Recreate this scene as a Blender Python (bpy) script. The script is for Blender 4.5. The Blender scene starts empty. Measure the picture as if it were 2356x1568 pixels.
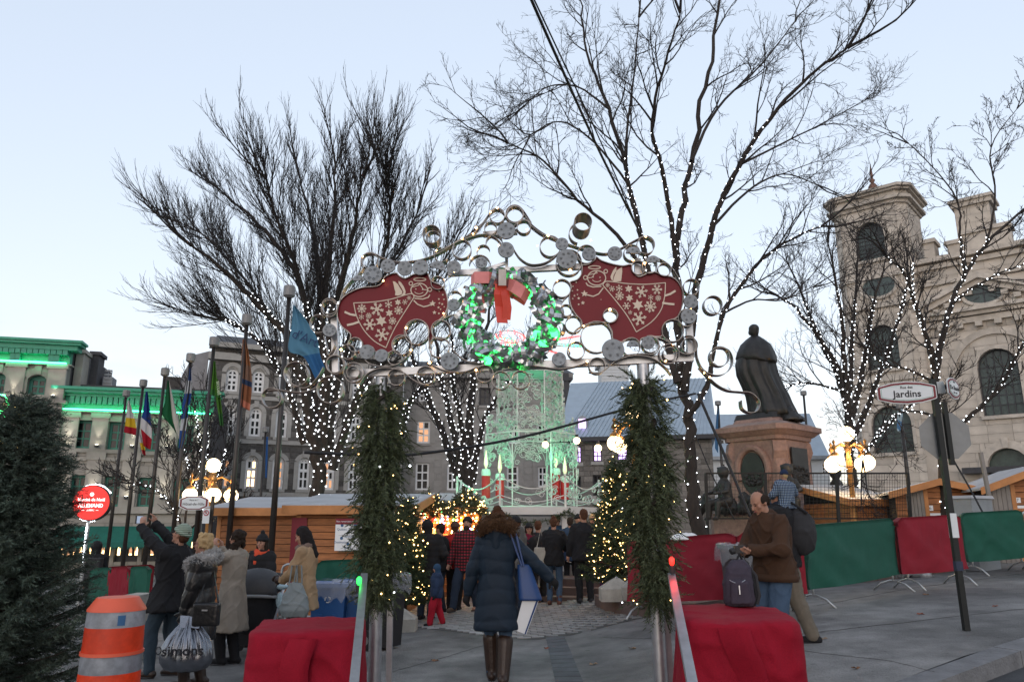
import bpy,bmesh,math,random
import numpy as np
from mathutils import Vector,Matrix,noise as mnoise
random.seed(7);np.random.seed(7)
sc = bpy.context.scene
COL = sc.collection
# ---------------------------------------------------------------- camera, sky, sun, exposure
CAMH = 1.6;PITCH = math.radians(13.49);F = 1767.0          # focal length in units of a 2356 px wide picture
cam = bpy.data.cameras.new('camera');cam.sensor_width = 36;cam.lens = 36*F/2356;cam.clip_end = 3000;cam.clip_start = .1
camo = bpy.data.objects.new('camera',cam);COL.objects.link(camo)
camo.location = (0,0,CAMH);camo.rotation_euler = (math.pi/2+PITCH,0,0);sc.camera = camo
w = bpy.data.worlds.new('World');sc.world = w;w.use_nodes = True
nt = w.node_tree;bg = nt.nodes['Background']
sky = nt.nodes.new('ShaderNodeTexSky');sky.sky_type = 'NISHITA';sky.sun_disc = False
SUN_EL = math.radians(8);SUN_ROT = math.radians(188)
sky.sun_elevation = SUN_EL;sky.sun_rotation = SUN_ROT;sky.altitude = 100;sky.air_density = 1.0;sky.dust_density = 1;sky.ozone_density = 2.2
hs = nt.nodes.new('ShaderNodeHueSaturation');hs.inputs['Saturation'].default_value = 1.22
tint = nt.nodes.new('ShaderNodeMix');tint.data_type = 'RGBA';tint.blend_type = 'MULTIPLY';tint.inputs[0].default_value = 1;tint.inputs[7].default_value = (1.07,.965,.955,1)
# thin dusk clouds low over the roofs, all round the horizon
tc = nt.nodes.new('ShaderNodeTexCoord');mp = nt.nodes.new('ShaderNodeMapping');mp.inputs['Scale'].default_value = (2.2,2.2,9)
nz = nt.nodes.new('ShaderNodeTexNoise');nz.inputs['Scale'].default_value = 2.6;nz.inputs['Detail'].default_value = 6;nz.inputs['Roughness'].default_value = .55
rp = nt.nodes.new('ShaderNodeValToRGB');rp.color_ramp.elements[0].position = .54;rp.color_ramp.elements[1].position = .74
rp.color_ramp.elements[0].color = (0,0,0,1);rp.color_ramp.elements[1].color = (.5,.5,.5,1)
mixc = nt.nodes.new('ShaderNodeMix');mixc.data_type = 'RGBA';mixc.blend_type = 'MIX';mixc.inputs[7].default_value = (.86,.88,.97,1)
gam = nt.nodes.new('ShaderNodeGamma');gam.inputs[1].default_value = .3
nt.links.new(sky.outputs[0],gam.inputs[0]);nt.links.new(gam.outputs[0],hs.inputs['Color']);nt.links.new(hs.outputs[0],tint.inputs[6])
nt.links.new(tc.outputs['Generated'],mp.inputs[0]);nt.links.new(mp.outputs[0],nz.inputs[0]);nt.links.new(nz.outputs[0],rp.inputs[0])
sx = nt.nodes.new('ShaderNodeSeparateXYZ');lowm = nt.nodes.new('ShaderNodeMapRange');lowm.interpolation_type = 'SMOOTHSTEP';mulc = nt.nodes.new('ShaderNodeMath');mulc.operation = 'MULTIPLY'
for i_,v_ in ((1,.10),(2,.30),(3,1),(4,0)): lowm.inputs[i_].default_value = v_
nt.links.new(tc.outputs['Generated'],sx.inputs[0]);nt.links.new(sx.outputs[2],lowm.inputs[0]);nt.links.new(rp.outputs[0],mulc.inputs[0]);nt.links.new(lowm.outputs[0],mulc.inputs[1])
nt.links.new(mulc.outputs[0],mixc.inputs[0]);nt.links.new(tint.outputs[2],mixc.inputs[6]);nt.links.new(mixc.outputs[2],bg.inputs[0])
bg.inputs[1].default_value = .15
sl = bpy.data.lights.new('sun','SUN');sl.energy = .12;sl.angle = math.radians(40);sl.color = (1,.93,.88)
so = bpy.data.objects.new('sun',sl);COL.objects.link(so)
_d = Vector((math.sin(SUN_ROT)*math.cos(SUN_EL),math.cos(SUN_ROT)*math.cos(SUN_EL),math.sin(SUN_EL)))
so.rotation_euler = (-_d).to_track_quat('-Z','Y').to_euler()
sc.view_settings.view_transform = 'Standard';sc.view_settings.look = 'None';sc.view_settings.gamma = 1
sc.view_settings.use_curve_mapping = False;sc.view_settings.exposure = 2.44
sc.cycles.use_denoising = True;sc.cycles.max_bounces = 6;sc.cycles.transparent_max_bounces = 12
sc.cycles.sample_clamp_indirect = 4;sc.render.filter_size = 1.2
# ---------------------------------------------------------------- picture -> place helpers
def ray(x,y):
    u,v = (x-1178)/F,(784-y)/F
    c,s = math.cos(PITCH),math.sin(PITCH)
    return Vector((u,c-v*s,s+v*c))
def P(x,y,Y):
    d = ray(x,y);k = Y/d.y
    return Vector((d.x*k,Y,CAMH+d.z*k))
GX = [-60,-25,-12,-5,-2,0,1,1.7,4,6.5,9.3,14,25,60]
GZ = [-.6,-.5,-.32,-.14,-.05,0,.07,.18,.42,.56,.7,.95,1.5,2.2]
def gz(X,Y):
    z = float(np.interp(X,GX,GZ))
    if z < 0: z = max(-.75,z*min(2.2,max(1,1+(Y-9)*.1)))
    return z
def G(x,y):
    d = ray(x,y);z = 0
    for _ in range(30):
        k = (z-CAMH)/d.z;z = .5*z+.5*gz(d.x*k,d.y*k)
    k = (z-CAMH)/d.z
    return Vector((d.x*k,d.y*k,z))
def on(x,Y):                                   # ground point under picture column x at distance Y
    X = (x-1178)/F*Y/1.03
    return Vector((X,Y,gz(X,Y)))
# ---------------------------------------------------------------- materials
MATS = {}
def mat(name,col,rough=.7,metal=0,var=.12,vs=3.0,bump=0,bs=40,emit=None,es=0,island=0,objr=0,alpha=1,trans=0,spec=.4,stretch=None,sss=0,nosample=False,dirt=0):
    if name in MATS: return MATS[name]
    m = bpy.data.materials.new(name);m.use_nodes = True;n = m.node_tree;b = n.nodes['Principled BSDF']
    b.inputs['Roughness'].default_value = rough;b.inputs['Metallic'].default_value = metal
    b.inputs['Specular IOR Level'].default_value = spec
    if trans: b.inputs['Transmission Weight'].default_value = trans
    if alpha < 1: b.inputs['Alpha'].default_value = alpha
    t = n.nodes.new('ShaderNodeTexCoord');mpn = n.nodes.new('ShaderNodeMapping')
    if stretch: mpn.inputs['Scale'].default_value = stretch
    n.links.new(t.outputs['Object'],mpn.inputs[0])
    c3 = tuple(col)+(1,)
    if var or island or objr:
        no = n.nodes.new('ShaderNodeTexNoise');no.inputs['Scale'].default_value = vs;no.inputs['Detail'].default_value = 5;no.inputs['Roughness'].default_value = .65
        n.links.new(mpn.outputs[0],no.inputs[0])
        acc = n.nodes.new('ShaderNodeMapRange');acc.inputs[1].default_value = .3;acc.inputs[2].default_value = .7
        acc.inputs[3].default_value = 1-var;acc.inputs[4].default_value = 1+var
        n.links.new(no.outputs[0],acc.inputs[0]);out = acc.outputs[0]
        for amt,src in ((island,'geo'),(objr,'obj')):
            if amt:
                g = n.nodes.new('ShaderNodeNewGeometry') if src == 'geo' else n.nodes.new('ShaderNodeObjectInfo')
                mr = n.nodes.new('ShaderNodeMapRange');mr.inputs[3].default_value = 1-amt;mr.inputs[4].default_value = 1+amt
                n.links.new(g.outputs['Random Per Island' if src == 'geo' else 'Random'],mr.inputs[0])
                mu = n.nodes.new('ShaderNodeMath');mu.operation = 'MULTIPLY';n.links.new(out,mu.inputs[0]);n.links.new(mr.outputs[0],mu.inputs[1]);out = mu.outputs[0]
        if dirt:
            n2 = n.nodes.new('ShaderNodeTexNoise');n2.inputs['Scale'].default_value = vs*.17;n2.inputs['Detail'].default_value = 6
            n.links.new(mpn.outputs[0],n2.inputs[0]);mr = n.nodes.new('ShaderNodeMapRange');mr.inputs[1].default_value = .38;mr.inputs[2].default_value = .62
            mr.inputs[3].default_value = 1-dirt;mr.inputs[4].default_value = 1+dirt*.4;n.links.new(n2.outputs[0],mr.inputs[0])
            mu = n.nodes.new('ShaderNodeMath');mu.operation = 'MULTIPLY';n.links.new(out,mu.inputs[0]);n.links.new(mr.outputs[0],mu.inputs[1]);out = mu.outputs[0]
        vm = n.nodes.new('ShaderNodeVectorMath');vm.operation = 'SCALE';vm.inputs[0].default_value = col
        n.links.new(out,vm.inputs['Scale']);n.links.new(vm.outputs[0],b.inputs['Base Color'])
    else:
        b.inputs['Base Color'].default_value = c3
    if bump:
        nb = n.nodes.new('ShaderNodeTexNoise');nb.inputs['Scale'].default_value = bs;nb.inputs['Detail'].default_value = 4
        n.links.new(mpn.outputs[0],nb.inputs[0])
        bu = n.nodes.new('ShaderNodeBump');bu.inputs['Strength'].default_value = bump;bu.inputs['Distance'].default_value = .02
        n.links.new(nb.outputs[0],bu.inputs['Height']);n.links.new(bu.outputs[0],b.inputs['Normal'])
    if emit:
        b.inputs['Emission Color'].default_value = tuple(emit)+(1,);b.inputs['Emission Strength'].default_value = es
        if nosample: m.cycles.emission_sampling = 'NONE'
    MATS[name] = m
    return m
# a small second scene in which text and soft shapes are evaluated, removed at the end
TMP = bpy.data.scenes.new('workbench')
def evaluated_mesh(o):
    TMP.collection.objects.link(o);vl = TMP.view_layers[0];vl.update();dg = vl.depsgraph
    r = bpy.data.meshes.new_from_object(o.evaluated_get(dg),preserve_all_data_layers=False,depsgraph=dg);TMP.collection.objects.unlink(o);return r
# ---------------------------------------------------------------- things and parts
ROOT = {}
def tag(o,label=None,cat=None,group=None,kind=None):
    if label: o['label'] = label
    if cat: o['category'] = cat
    if group: o['group'] = group
    if kind: o['kind'] = kind
    return o
def thing(name,label,cat,loc=(0,0,0),group=None,rz=0,kind=None):
    o = bpy.data.objects.new(name,None);COL.objects.link(o);o.location = loc;o.rotation_euler = (0,0,rz);o.empty_display_size = .1
    ROOT[o.name] = Vector(loc)
    return tag(o,label,cat,group,kind)
def woff(parent):
    return ROOT.get(parent.name,Vector((0,0,0))) if parent else Vector((0,0,0))
def linkobj(name,me,parent=None,off=True,m=None):
    o = bpy.data.objects.new(name,me);COL.objects.link(o)
    if parent:
        o.parent = parent;ROOT[o.name] = woff(parent).copy()
    if m is not None and me is not None and len(me.materials) == 0: me.materials.append(m)
    return o
def copy_tree(o,parent=None,loc=None,rz=None,label=None):
    c = o.copy();COL.objects.link(c);c.parent = parent
    if loc is not None: c.location = loc
    if rz is not None: c.rotation_euler = (0,0,rz)
    if label: c['label'] = label
    for ch in list(o.children): copy_tree(ch,c)
    return c
class MB:
    def __init__(s): s.v = [];s.f = [];s.mi = [];s.cur = 0
    def add(s,vs,fs):
        b = len(s.v);s.v += [tuple(p) for p in vs]
        for f in fs: s.f.append([i+b for i in f]);s.mi.append(s.cur)
        return s
    def box(s,lo,hi):
        x0,y0,z0 = lo;x1,y1,z1 = hi
        return s.add([(x0,y0,z0),(x1,y0,z0),(x1,y1,z0),(x0,y1,z0),(x0,y0,z1),(x1,y0,z1),(x1,y1,z1),(x0,y1,z1)],
            [(0,3,2,1),(4,5,6,7),(0,1,5,4),(1,2,6,5),(2,3,7,6),(3,0,4,7)])
    def hexa(s,p8):
        return s.add(p8,[(0,3,2,1),(4,5,6,7),(0,1,5,4),(1,2,6,5),(2,3,7,6),(3,0,4,7)])
    def bar(s,a,b,w,h=None,up=(0,0,1)):
        a,b = Vector(a),Vector(b);h = h or w;d = (b-a).normalized();u = Vector(up)
        if abs(d.dot(u)) > .98: u = Vector((0,1,0))
        r = d.cross(u).normalized();u = r.cross(d)
        return s.hexa([a-r*w/2-u*h/2,a+r*w/2-u*h/2,b+r*w/2-u*h/2,b-r*w/2-u*h/2,a-r*w/2+u*h/2,a+r*w/2+u*h/2,b+r*w/2+u*h/2,b-r*w/2+u*h/2])
    def tube(s,pts,rad,k=8,cap=True,closed=False):
        pts = [Vector(p) for p in pts];n = len(pts)
        if not hasattr(rad,'__len__'): rad = [rad]*n
        vs = [];prev = None
        for i in range(n):
            if closed: d = (pts[(i+1) % n]-pts[i-1])
            else: d = pts[min(i+1,n-1)]-pts[max(i-1,0)]
            d = d.normalized() if d.length > 1e-9 else Vector((0,0,1))
            if prev is None:
                r = d.cross(Vector((0,0,1)) if abs(d.z) < .9 else Vector((0,1,0))).normalized()
            else:
                r = (prev-d*prev.dot(d));r = r.normalized() if r.length > 1e-6 else d.orthogonal().normalized()
            prev = r;q = d.cross(r)
            for j in range(k):
                a = 2*math.pi*j/k;vs.append(pts[i]+(r*math.cos(a)+q*math.sin(a))*rad[i])
        fs = []
        for i in range(n if closed else n-1):
            for j in range(k):
                a,b2 = i*k+j,i*k+(j+1) % k;c,d2 = ((i+1) % n)*k+(j+1) % k,((i+1) % n)*k+j
                fs.append((a,b2,c,d2))
        if cap and not closed: fs.append(tuple(range(k))[::-1]);fs.append(tuple((n-1)*k+j for j in range(k)))
        return s.add(vs,fs)
    def lathe(s,c,prof,k=16,axis=None):          # prof: (radius, height)
        c = Vector(c);vs = [];fs = [];R = Matrix.Identity(3) if axis is None else Vector(axis).to_track_quat('Z','Y').to_matrix()
        for r,z in prof:
            for j in range(k):
                a = 2*math.pi*j/k;vs.append(c+R@Vector((r*math.cos(a),r*math.sin(a),z)))
        n = len(prof)
        for i in range(n-1):
            for j in range(k): fs.append((i*k+j,i*k+(j+1) % k,(i+1)*k+(j+1) % k,(i+1)*k+j))
        fs.append(tuple(range(k))[::-1]);fs.append(tuple((n-1)*k+j for j in range(k)))
        return s.add(vs,fs)
    def sphere(s,c,r,k=12,rings=8,sc3=(1,1,1),rot=None):
        c = Vector(c);vs = [];fs = []
        for i in range(1,rings):
            t = math.pi*i/rings
            for j in range(k):
                a = 2*math.pi*j/k;p = Vector((math.sin(t)*math.cos(a)*sc3[0],math.sin(t)*math.sin(a)*sc3[1],math.cos(t)*sc3[2]))*r
                vs.append(c+(rot@p if rot else p))
        top = Vector((0,0,r*sc3[2]));vs.append(c+(rot@top if rot else top));vs.append(c-(rot@top if rot else top))
        nt_,nb_ = len(vs)-2,len(vs)-1
        for i in range(rings-2):
            for j in range(k): fs.append((i*k+j,(i+1)*k+j,(i+1)*k+(j+1) % k,i*k+(j+1) % k))
        for j in range(k):
            fs.append((nt_,j,(j+1) % k));fs.append((nb_,(rings-2)*k+(j+1) % k,(rings-2)*k+j))
        return s.add(vs,fs)
    def prism(s,poly,ext):                        # poly: 3D points, ext: extrusion vector
        poly = [Vector(p) for p in poly];e = Vector(ext);n = len(poly)
        return s.add(poly+[p+e for p in poly],[tuple(range(n)),tuple(range(2*n-1,n-1,-1))]+[(i,i+n,(i+1) % n+n,(i+1) % n) for i in range(n)])
    def ribbon(s,pts,wvec,th=.006,closed=False):     # flat metal band with thickness
        pts = [Vector(p) for p in pts];w = Vector(wvec);n = len(pts);vs = []
        for i in range(n):
            d = pts[(i+1) % n]-pts[i-1] if closed else pts[min(i+1,n-1)]-pts[max(i-1,0)]
            nn = d.cross(w)
            nn = nn.normalized()*th/2 if nn.length > 1e-9 else Vector((0,0,th/2))
            vs += [pts[i]-w/2-nn,pts[i]+w/2-nn,pts[i]+w/2+nn,pts[i]-w/2+nn]
        fs = []
        for i in range(n if closed else n-1):
            a,b = i*4,((i+1) % n)*4
            for j in range(4): fs.append((a+j,a+(j+1) % 4,b+(j+1) % 4,b+j))
        if not closed: fs += [(0,1,2,3),(n*4-1,n*4-2,n*4-3,n*4-4)]
        return s.add(vs,fs)
    def build(s,name,m,parent=None,smooth=False,kind=None,label=None,local=False):
        me = bpy.data.meshes.new(name);off = Vector((0,0,0)) if local else woff(parent)
        me.from_pydata([(p[0]-off.x,p[1]-off.y,p[2]-off.z) for p in s.v],[],s.f);me.validate();me.update()
        for x in (m if isinstance(m,(list,tuple)) else [m]): me.materials.append(x)
        if isinstance(m,(list,tuple)): me.polygons.foreach_set('material_index',s.mi[:len(me.polygons)])
        if smooth: me.polygons.foreach_set('use_smooth',[True]*len(me.polygons))
        o = linkobj(name,me,parent)
        if kind: o['kind'] = kind
        if label: o['label'] = label
        return o
def smooth_by_angle(o,deg=40):
    me = o.data;me.polygons.foreach_set('use_smooth',[True]*len(me.polygons))
    me.set_sharp_from_angle(angle=math.radians(deg))
def npmesh(name,V,Fq,m,parent=None,kind=None,smooth=False,off=True):
    o3 = np.array(woff(parent)) if off else np.zeros(3)
    V = np.asarray(V,dtype=np.float32)-o3.astype(np.float32);Fq = np.asarray(Fq,dtype=np.int32);k = Fq.shape[1]
    me = bpy.data.meshes.new(name);me.vertices.add(len(V));me.vertices.foreach_set('co',V.ravel())
    me.loops.add(Fq.size);me.loops.foreach_set('vertex_index',Fq.ravel());me.polygons.add(len(Fq))
    me.polygons.foreach_set('loop_start',np.arange(0,Fq.size,k,dtype=np.int32))
    if smooth: me.polygons.foreach_set('use_smooth',np.ones(len(Fq),dtype=bool))
    me.materials.append(m);me.update(calc_edges=True);me.validate()
    o = linkobj(name,me,parent)
    if kind: o['kind'] = kind
    return o
def text_mesh(s,size,ext=.003,align='CENTER',bold=0):
    cu = bpy.data.curves.new('t','FONT');cu.body = s;cu.size = size;cu.extrude = ext;cu.align_x = align;cu.align_y = 'CENTER';cu.resolution_u = 2;cu.offset = bold
    o = bpy.data.objects.new('t',cu);me = evaluated_mesh(o);bpy.data.objects.remove(o);bpy.data.curves.remove(cu)
    me.name = 'lettering';return me
def lettering(s,size,pos,right,up,m,parent=None,ext=.003,align='CENTER',bold=0,sx=1):
    me = text_mesh(s,size,ext,align,bold);r = Vector(right).normalized();u = Vector(up);u = (u-r*u.dot(r)).normalized();nn = r.cross(u)
    M4 = Matrix(((r.x*sx,u.x,nn.x,pos[0]),(r.y*sx,u.y,nn.y,pos[1]),(r.z*sx,u.z,nn.z,pos[2]),(0,0,0,1)))
    me.transform(Matrix.Translation(-woff(parent))@M4);me.materials.clear();me.materials.append(m)
    return linkobj('lettering',me,parent)
UNIT = None
def unit_cube():
    global UNIT
    if UNIT is None:
        b = MB();b.box((0,0,0),(1,1,1));UNIT = bpy.data.meshes.new('block');UNIT.from_pydata(b.v,[],b.f);UNIT.update()
    return UNIT
CUBES = {}
def cube_of(m):
    if m.name not in CUBES:
        c = unit_cube().copy();c.materials.append(m);CUBES[m.name] = c
    return CUBES[m.name]
def arc(cx,cy,r,a0,a1,n=24,ry=None):
    ry = ry or r
    return [(cx+r*math.cos(math.radians(a0+(a1-a0)*i/(n-1))),cy-ry*math.sin(math.radians(a0+(a1-a0)*i/(n-1)))) for i in range(n)]
def spline(pts,n=8):                                # Catmull-Rom through 2D or 3D points
    pts = [Vector(p) for p in pts];out = []
    for i in range(len(pts)-1):
        p0,p1,p2,p3 = pts[max(i-1,0)],pts[i],pts[i+1],pts[min(i+2,len(pts)-1)]
        for j in range(n):
            t = j/n;out.append(.5*((2*p1)+(p2-p0)*t+(2*p0-5*p1+4*p2-p3)*t*t+(3*p1-p0-3*p2+p3)*t**3))
    return out+[pts[-1]]
# ---------------------------------------------------------------- ground, road, kerb, pavers
M_walk = mat('concrete_walk',(.168,.163,.157),.8,var=.32,vs=2.6,bump=.9,bs=40,dirt=.5)
def spots(m,scale,size,dark):            # old gum and oil spots with edges of their own
    n = m.node_tree;vm = next(q for q in n.nodes if q.type == 'VECT_MATH');l = vm.inputs['Scale'].links[0];src = l.from_socket;t = n.nodes.new('ShaderNodeTexCoord');v = n.nodes.new('ShaderNodeTexVoronoi');v.inputs['Scale'].default_value = scale;v.inputs['Randomness'].default_value = 1
    r = n.nodes.new('ShaderNodeMapRange');r.inputs[1].default_value = size*.7;r.inputs[2].default_value = size;r.inputs[3].default_value = dark;r.inputs[4].default_value = 1;mu = n.nodes.new('ShaderNodeMath');mu.operation = 'MULTIPLY'
    n.links.new(t.outputs['Object'],v.inputs['Vector']);n.links.new(v.outputs['Distance'],r.inputs[0]);n.links.new(src,mu.inputs[0]);n.links.new(r.outputs[0],mu.inputs[1]);n.links.new(mu.outputs[0],vm.inputs['Scale'])
spots(M_walk,2.2,.09,.62);spots(M_walk,5.5,.12,.8);spots(M_walk,.45,.16,.82)
M_road = mat('asphalt',(.05,.052,.056),.85,var=.25,vs=4,bump=.6,bs=90)
M_kerb = mat('kerb_stone',(.17,.17,.175),.8,var=.3,vs=3,bump=.6,bs=30,objr=.15)
M_joint = mat('joint_dark',(.06,.058,.055),.9,var=.2)
M_pave = mat('paver',(.21,.205,.2),.8,var=.2,vs=6,bump=.3,bs=60,island=.22,objr=.22)
M_slab = mat('dark_slab',(.075,.078,.085),.8,var=.3,vs=3,bump=.4,bs=50,objr=.12)
M_dirt = mat('planting_soil',(.06,.05,.04),.95,var=.4,vs=8,bump=.8,bs=30)
b = MB();S_ = 1500
b.add([(-S_,-S_,-1.2),(S_,-S_,-1.2),(S_,S_,-1.2),(-S_,S_,-1.2)],[(0,1,2,3)])
tag(b.build('ground',M_road),kind='structure')
KA,KB = G(2060,1568),G(2356,1466)
kd = Vector((KB.x-KA.x,KB.y-KA.y,0)).normalized();kn = Vector((-kd.y,kd.x,0))      # kn points to the walk side
def grid_sheet(name,m,org,du,dv,us,vs,dz,cut=None):
    V = [];Q = [];nu,nv = len(us),len(vs)
    for a in us:
        for c in vs:
            p = org+du*a+dv*c;V.append((p.x,p.y,gz(p.x,p.y)+dz))
    for i in range(nu-1):
        for j in range(nv-1): Q.append((i*nv+j,i*nv+j+1,(i+1)*nv+j+1,(i+1)*nv+j))
    return npmesh(name,V,Q,m)
us = np.concatenate([np.arange(-14,30,.8),np.arange(30,121,6)]);vs = np.concatenate([np.arange(0,22,.8),np.arange(22,121,6)])
o = grid_sheet('pavement',M_walk,Vector((KA.x,KA.y,0)),kd,kn,us,vs,0);tag(o,kind='structure')
o = grid_sheet('road',M_road,Vector((KA.x,KA.y,0)),kd,-kn,np.arange(-16,60,1.5),np.arange(-.05,30,1.5),-.15);tag(o,kind='structure')
kerb = thing('kerb',None,None,(KA.x,KA.y,gz(KA.x,KA.y)),kind='structure')
for i in range(-6,22):
    b = MB();a0,a1 = i*1.8+.008,i*1.8+1.79;pts = []
    for zz in (-.5,.004):
        for aa,cc in ((a0,-.26),(a1,-.26),(a1,0.0),(a0,0.0)):
            q = KA+kd*aa+kn*(cc+(.0 if zz < 0 else (.02 if cc < 0 else 0)));q.z = gz(q.x,q.y)+zz-(.015 if cc < -.1 and zz > 0 else 0);pts.append(q)
    b.hexa(pts);b.build('kerb_stone',M_kerb,kerb)
# cracks and joints in the concrete: thin recessed fillers
joints = thing('walk_joints',None,None,(0,0,0),kind='structure');jn = MB()
for line in ([(1560,1500),(1850,1497),(2050,1520),(2150,1545)],[(900,1545),(1020,1512),(1130,1478)],[(1880,1392),(2100,1352),(2356,1318)],[(1300,1455),(1400,1466),(1505,1468)],[(1740,1470),(2000,1440),(2356,1400)]):
    pts = []
    for i in range(len(line)-1):
        for t in np.linspace(0,1,14): pts.append(G(line[i][0]+(line[i+1][0]-line[i][0])*t,line[i][1]+(line[i+1][1]-line[i][1])*t+random.uniform(-.7,.7)))
    pts = [Vector((p.x,p.y,gz(p.x,p.y)+.003)) for p in pts]
    jn.ribbon(pts,(0,.016,0),.002)
jn.build('joint',M_joint,joints)
# strip of dark slabs running to the plaza
strip = thing('slab_strip',None,None,G(1270,1500),kind='structure')
q0,q1,q2,q3 = G(1256,1466),G(1298,1462),G(1342,1568),G(1278,1568)
ext = 1.35
for i in range(16):
    def lp(a,c,t): p = a.lerp(c,t);p.z = gz(p.x,p.y);return p
    t0,t1 = i/12+.003,(i+1)/12-.003
    A,B2,C,D = lp(q0,q3,t0),lp(q1,q2,t0),lp(q1,q2,t1),lp(q0,q3,t1)
    b = MB();b.hexa([p+Vector((0,0,-.06)) for p in (D,C,B2,A)]+[p+Vector((0,0,.006)) for p in (D,C,B2,A)]);b.build('slab',M_slab,strip)
# plaza pavers: herringbone-like running bond on a sheet of joint sand
plz = thing('plaza',None,None,(0,13,0),kind='structure')
edge_px = [(880,1438),(960,1443),(1050,1453),(1150,1466),(1230,1472),(1320,1460),(1400,1440),(1480,1420),(1560,1405)]
edge = [G(*p) for p in edge_px]
ex = [p.x for p in edge];ey = [p.y for p in edge]
def plaza_edge(X): return float(np.interp(X,ex,ey))
V = [];Q = []
xs = np.linspace(-3.6,3.4,40);ts = np.linspace(0,1,30)
for X in xs:
    for t in ts:
        y0 = plaza_edge(X);Y = y0+(30-y0)*t;V.append((X,Y,gz(X,Y)+.004))
for i in range(39):
    for j in range(29): Q.append((i*30+j,i*30+j+1,(i+1)*30+j+1,(i+1)*30+j))
npmesh('joint_sand',V,Q,M_joint,plz)
far = MB();cnt = 0
row = 0;Y = 9.6;pw,ph = .21,.155
while Y < 27:
    X = -3.5+(row % 2)*pw/2
    while X < 3.2:
        if Y-.02 > plaza_edge(X+pw/2)+.02:
            z = gz(X+pw/2,Y+ph/2);dz = random.uniform(-.002,.002);g = .006
            sk = .035*math.sin(X*9+row)
            lo = (X+g,Y+g,z-.03);hi = (X+pw-g,Y+ph-g,z+.011+dz)
            if cnt < 300 and -2.2 < X < 2.0 and Y > plaza_edge(X)+.05:
                o = linkobj('paver',cube_of(M_pave),plz);o.location = Vector(lo)-ROOT[plz.name];o.scale = Vector(hi)-Vector(lo);o.rotation_euler.z = random.uniform(-.03,.03);cnt += 1
            else:
                z0 = z-.02;z1 = hi[2];far.add([(lo[0],lo[1],z1),(hi[0],lo[1],z1),(hi[0],hi[1],z1),(lo[0],hi[1],z1),(lo[0],lo[1],z0),(hi[0],lo[1],z0),(hi[0],hi[1],z0),(lo[0],hi[1],z0)],[(0,1,2,3),(0,4,5,1),(1,5,6,2),(3,7,4,0)])
        X += pw
    Y += ph;row += 1
far.build('pavers',M_pave,plz,kind='stuff')
# ---------------------------------------------------------------- facades
M_glass = mat('window_glass',(.012,.014,.016),.15,var=.3,vs=2,objr=.5,spec=.22)
M_glow = mat('lit_window',(.2,.12,.06),.4,var=0,emit=(1,.62,.28),es=1.1)
M_dim = mat('dim_lit_window',(.12,.07,.05),.3,var=0,emit=(1,.5,.25),es=.16)
M_white = mat('white_frame',(.72,.73,.74),.55,var=.06)
M_grn = mat('green_frame',(.02,.16,.12),.5,var=.1)
class Facade:
    def __init__(s,x,Y,slope):
        s.O = Vector(((x-1178)/F*Y/1.0284,Y,0));s.d = Vector((1,slope,0)).normalized();s.n = Vector((slope,-1,0)).normalized();s.ang = math.atan2(s.d.y,s.d.x)
    def at(s,x,y,dep=0):
        r = ray(x,y);o = Vector((0,0,CAMH));k = ((s.O+s.n*dep)-o).dot(s.n)/r.dot(s.n);p = o+r*k
        return ((p-s.O).dot(s.d),p.z)
    def pt(s,u,z,dep=0): q = s.O+s.d*u+s.n*dep;return Vector((q.x,q.y,z))
    def box(s,mb,u0,u1,z0,z1,d0,d1):
        p = s.pt
        return mb.hexa([p(u0,z0,d1),p(u1,z0,d1),p(u1,z0,d0),p(u0,z0,d0),p(u0,z1,d1),p(u1,z1,d1),p(u1,z1,d0),p(u0,z1,d0)])
    def rect(s,x0,y0,x1,y1):            # picture rectangle -> (u0,u1,z0,z1)
        ua,za = s.at(x0,(y0+y1)/2)[0],s.at((x0+x1)/2,y1)[1];ub,zb = s.at(x1,(y0+y1)/2)[0],s.at((x0+x1)/2,y0)[1]
        return (ua,ub,za,zb)
def wall_cells(Fc,mb,u0,u1,z0,z1,ops,d0=-.6,d1=-.03):
    cu = sorted({u0,u1}|{max(u0,min(u1,v)) for o in ops for v in o[:2]});cz = sorted({z0,z1}|{max(z0,min(z1,v)) for o in ops for v in o[2:4]})
    for i in range(len(cu)-1):
        for j in range(len(cz)-1):
            a,c = (cu[i]+cu[i+1])/2,(cz[j]+cz[j+1])/2
            if cu[i+1]-cu[i] < 1e-4 or cz[j+1]-cz[j] < 1e-4: continue
            if not any(o[0] < a < o[1] and o[2] < c < o[3] for o in ops): Fc.box(mb,cu[i],cu[i+1],cz[j],cz[j+1],d0,d1)
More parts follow.
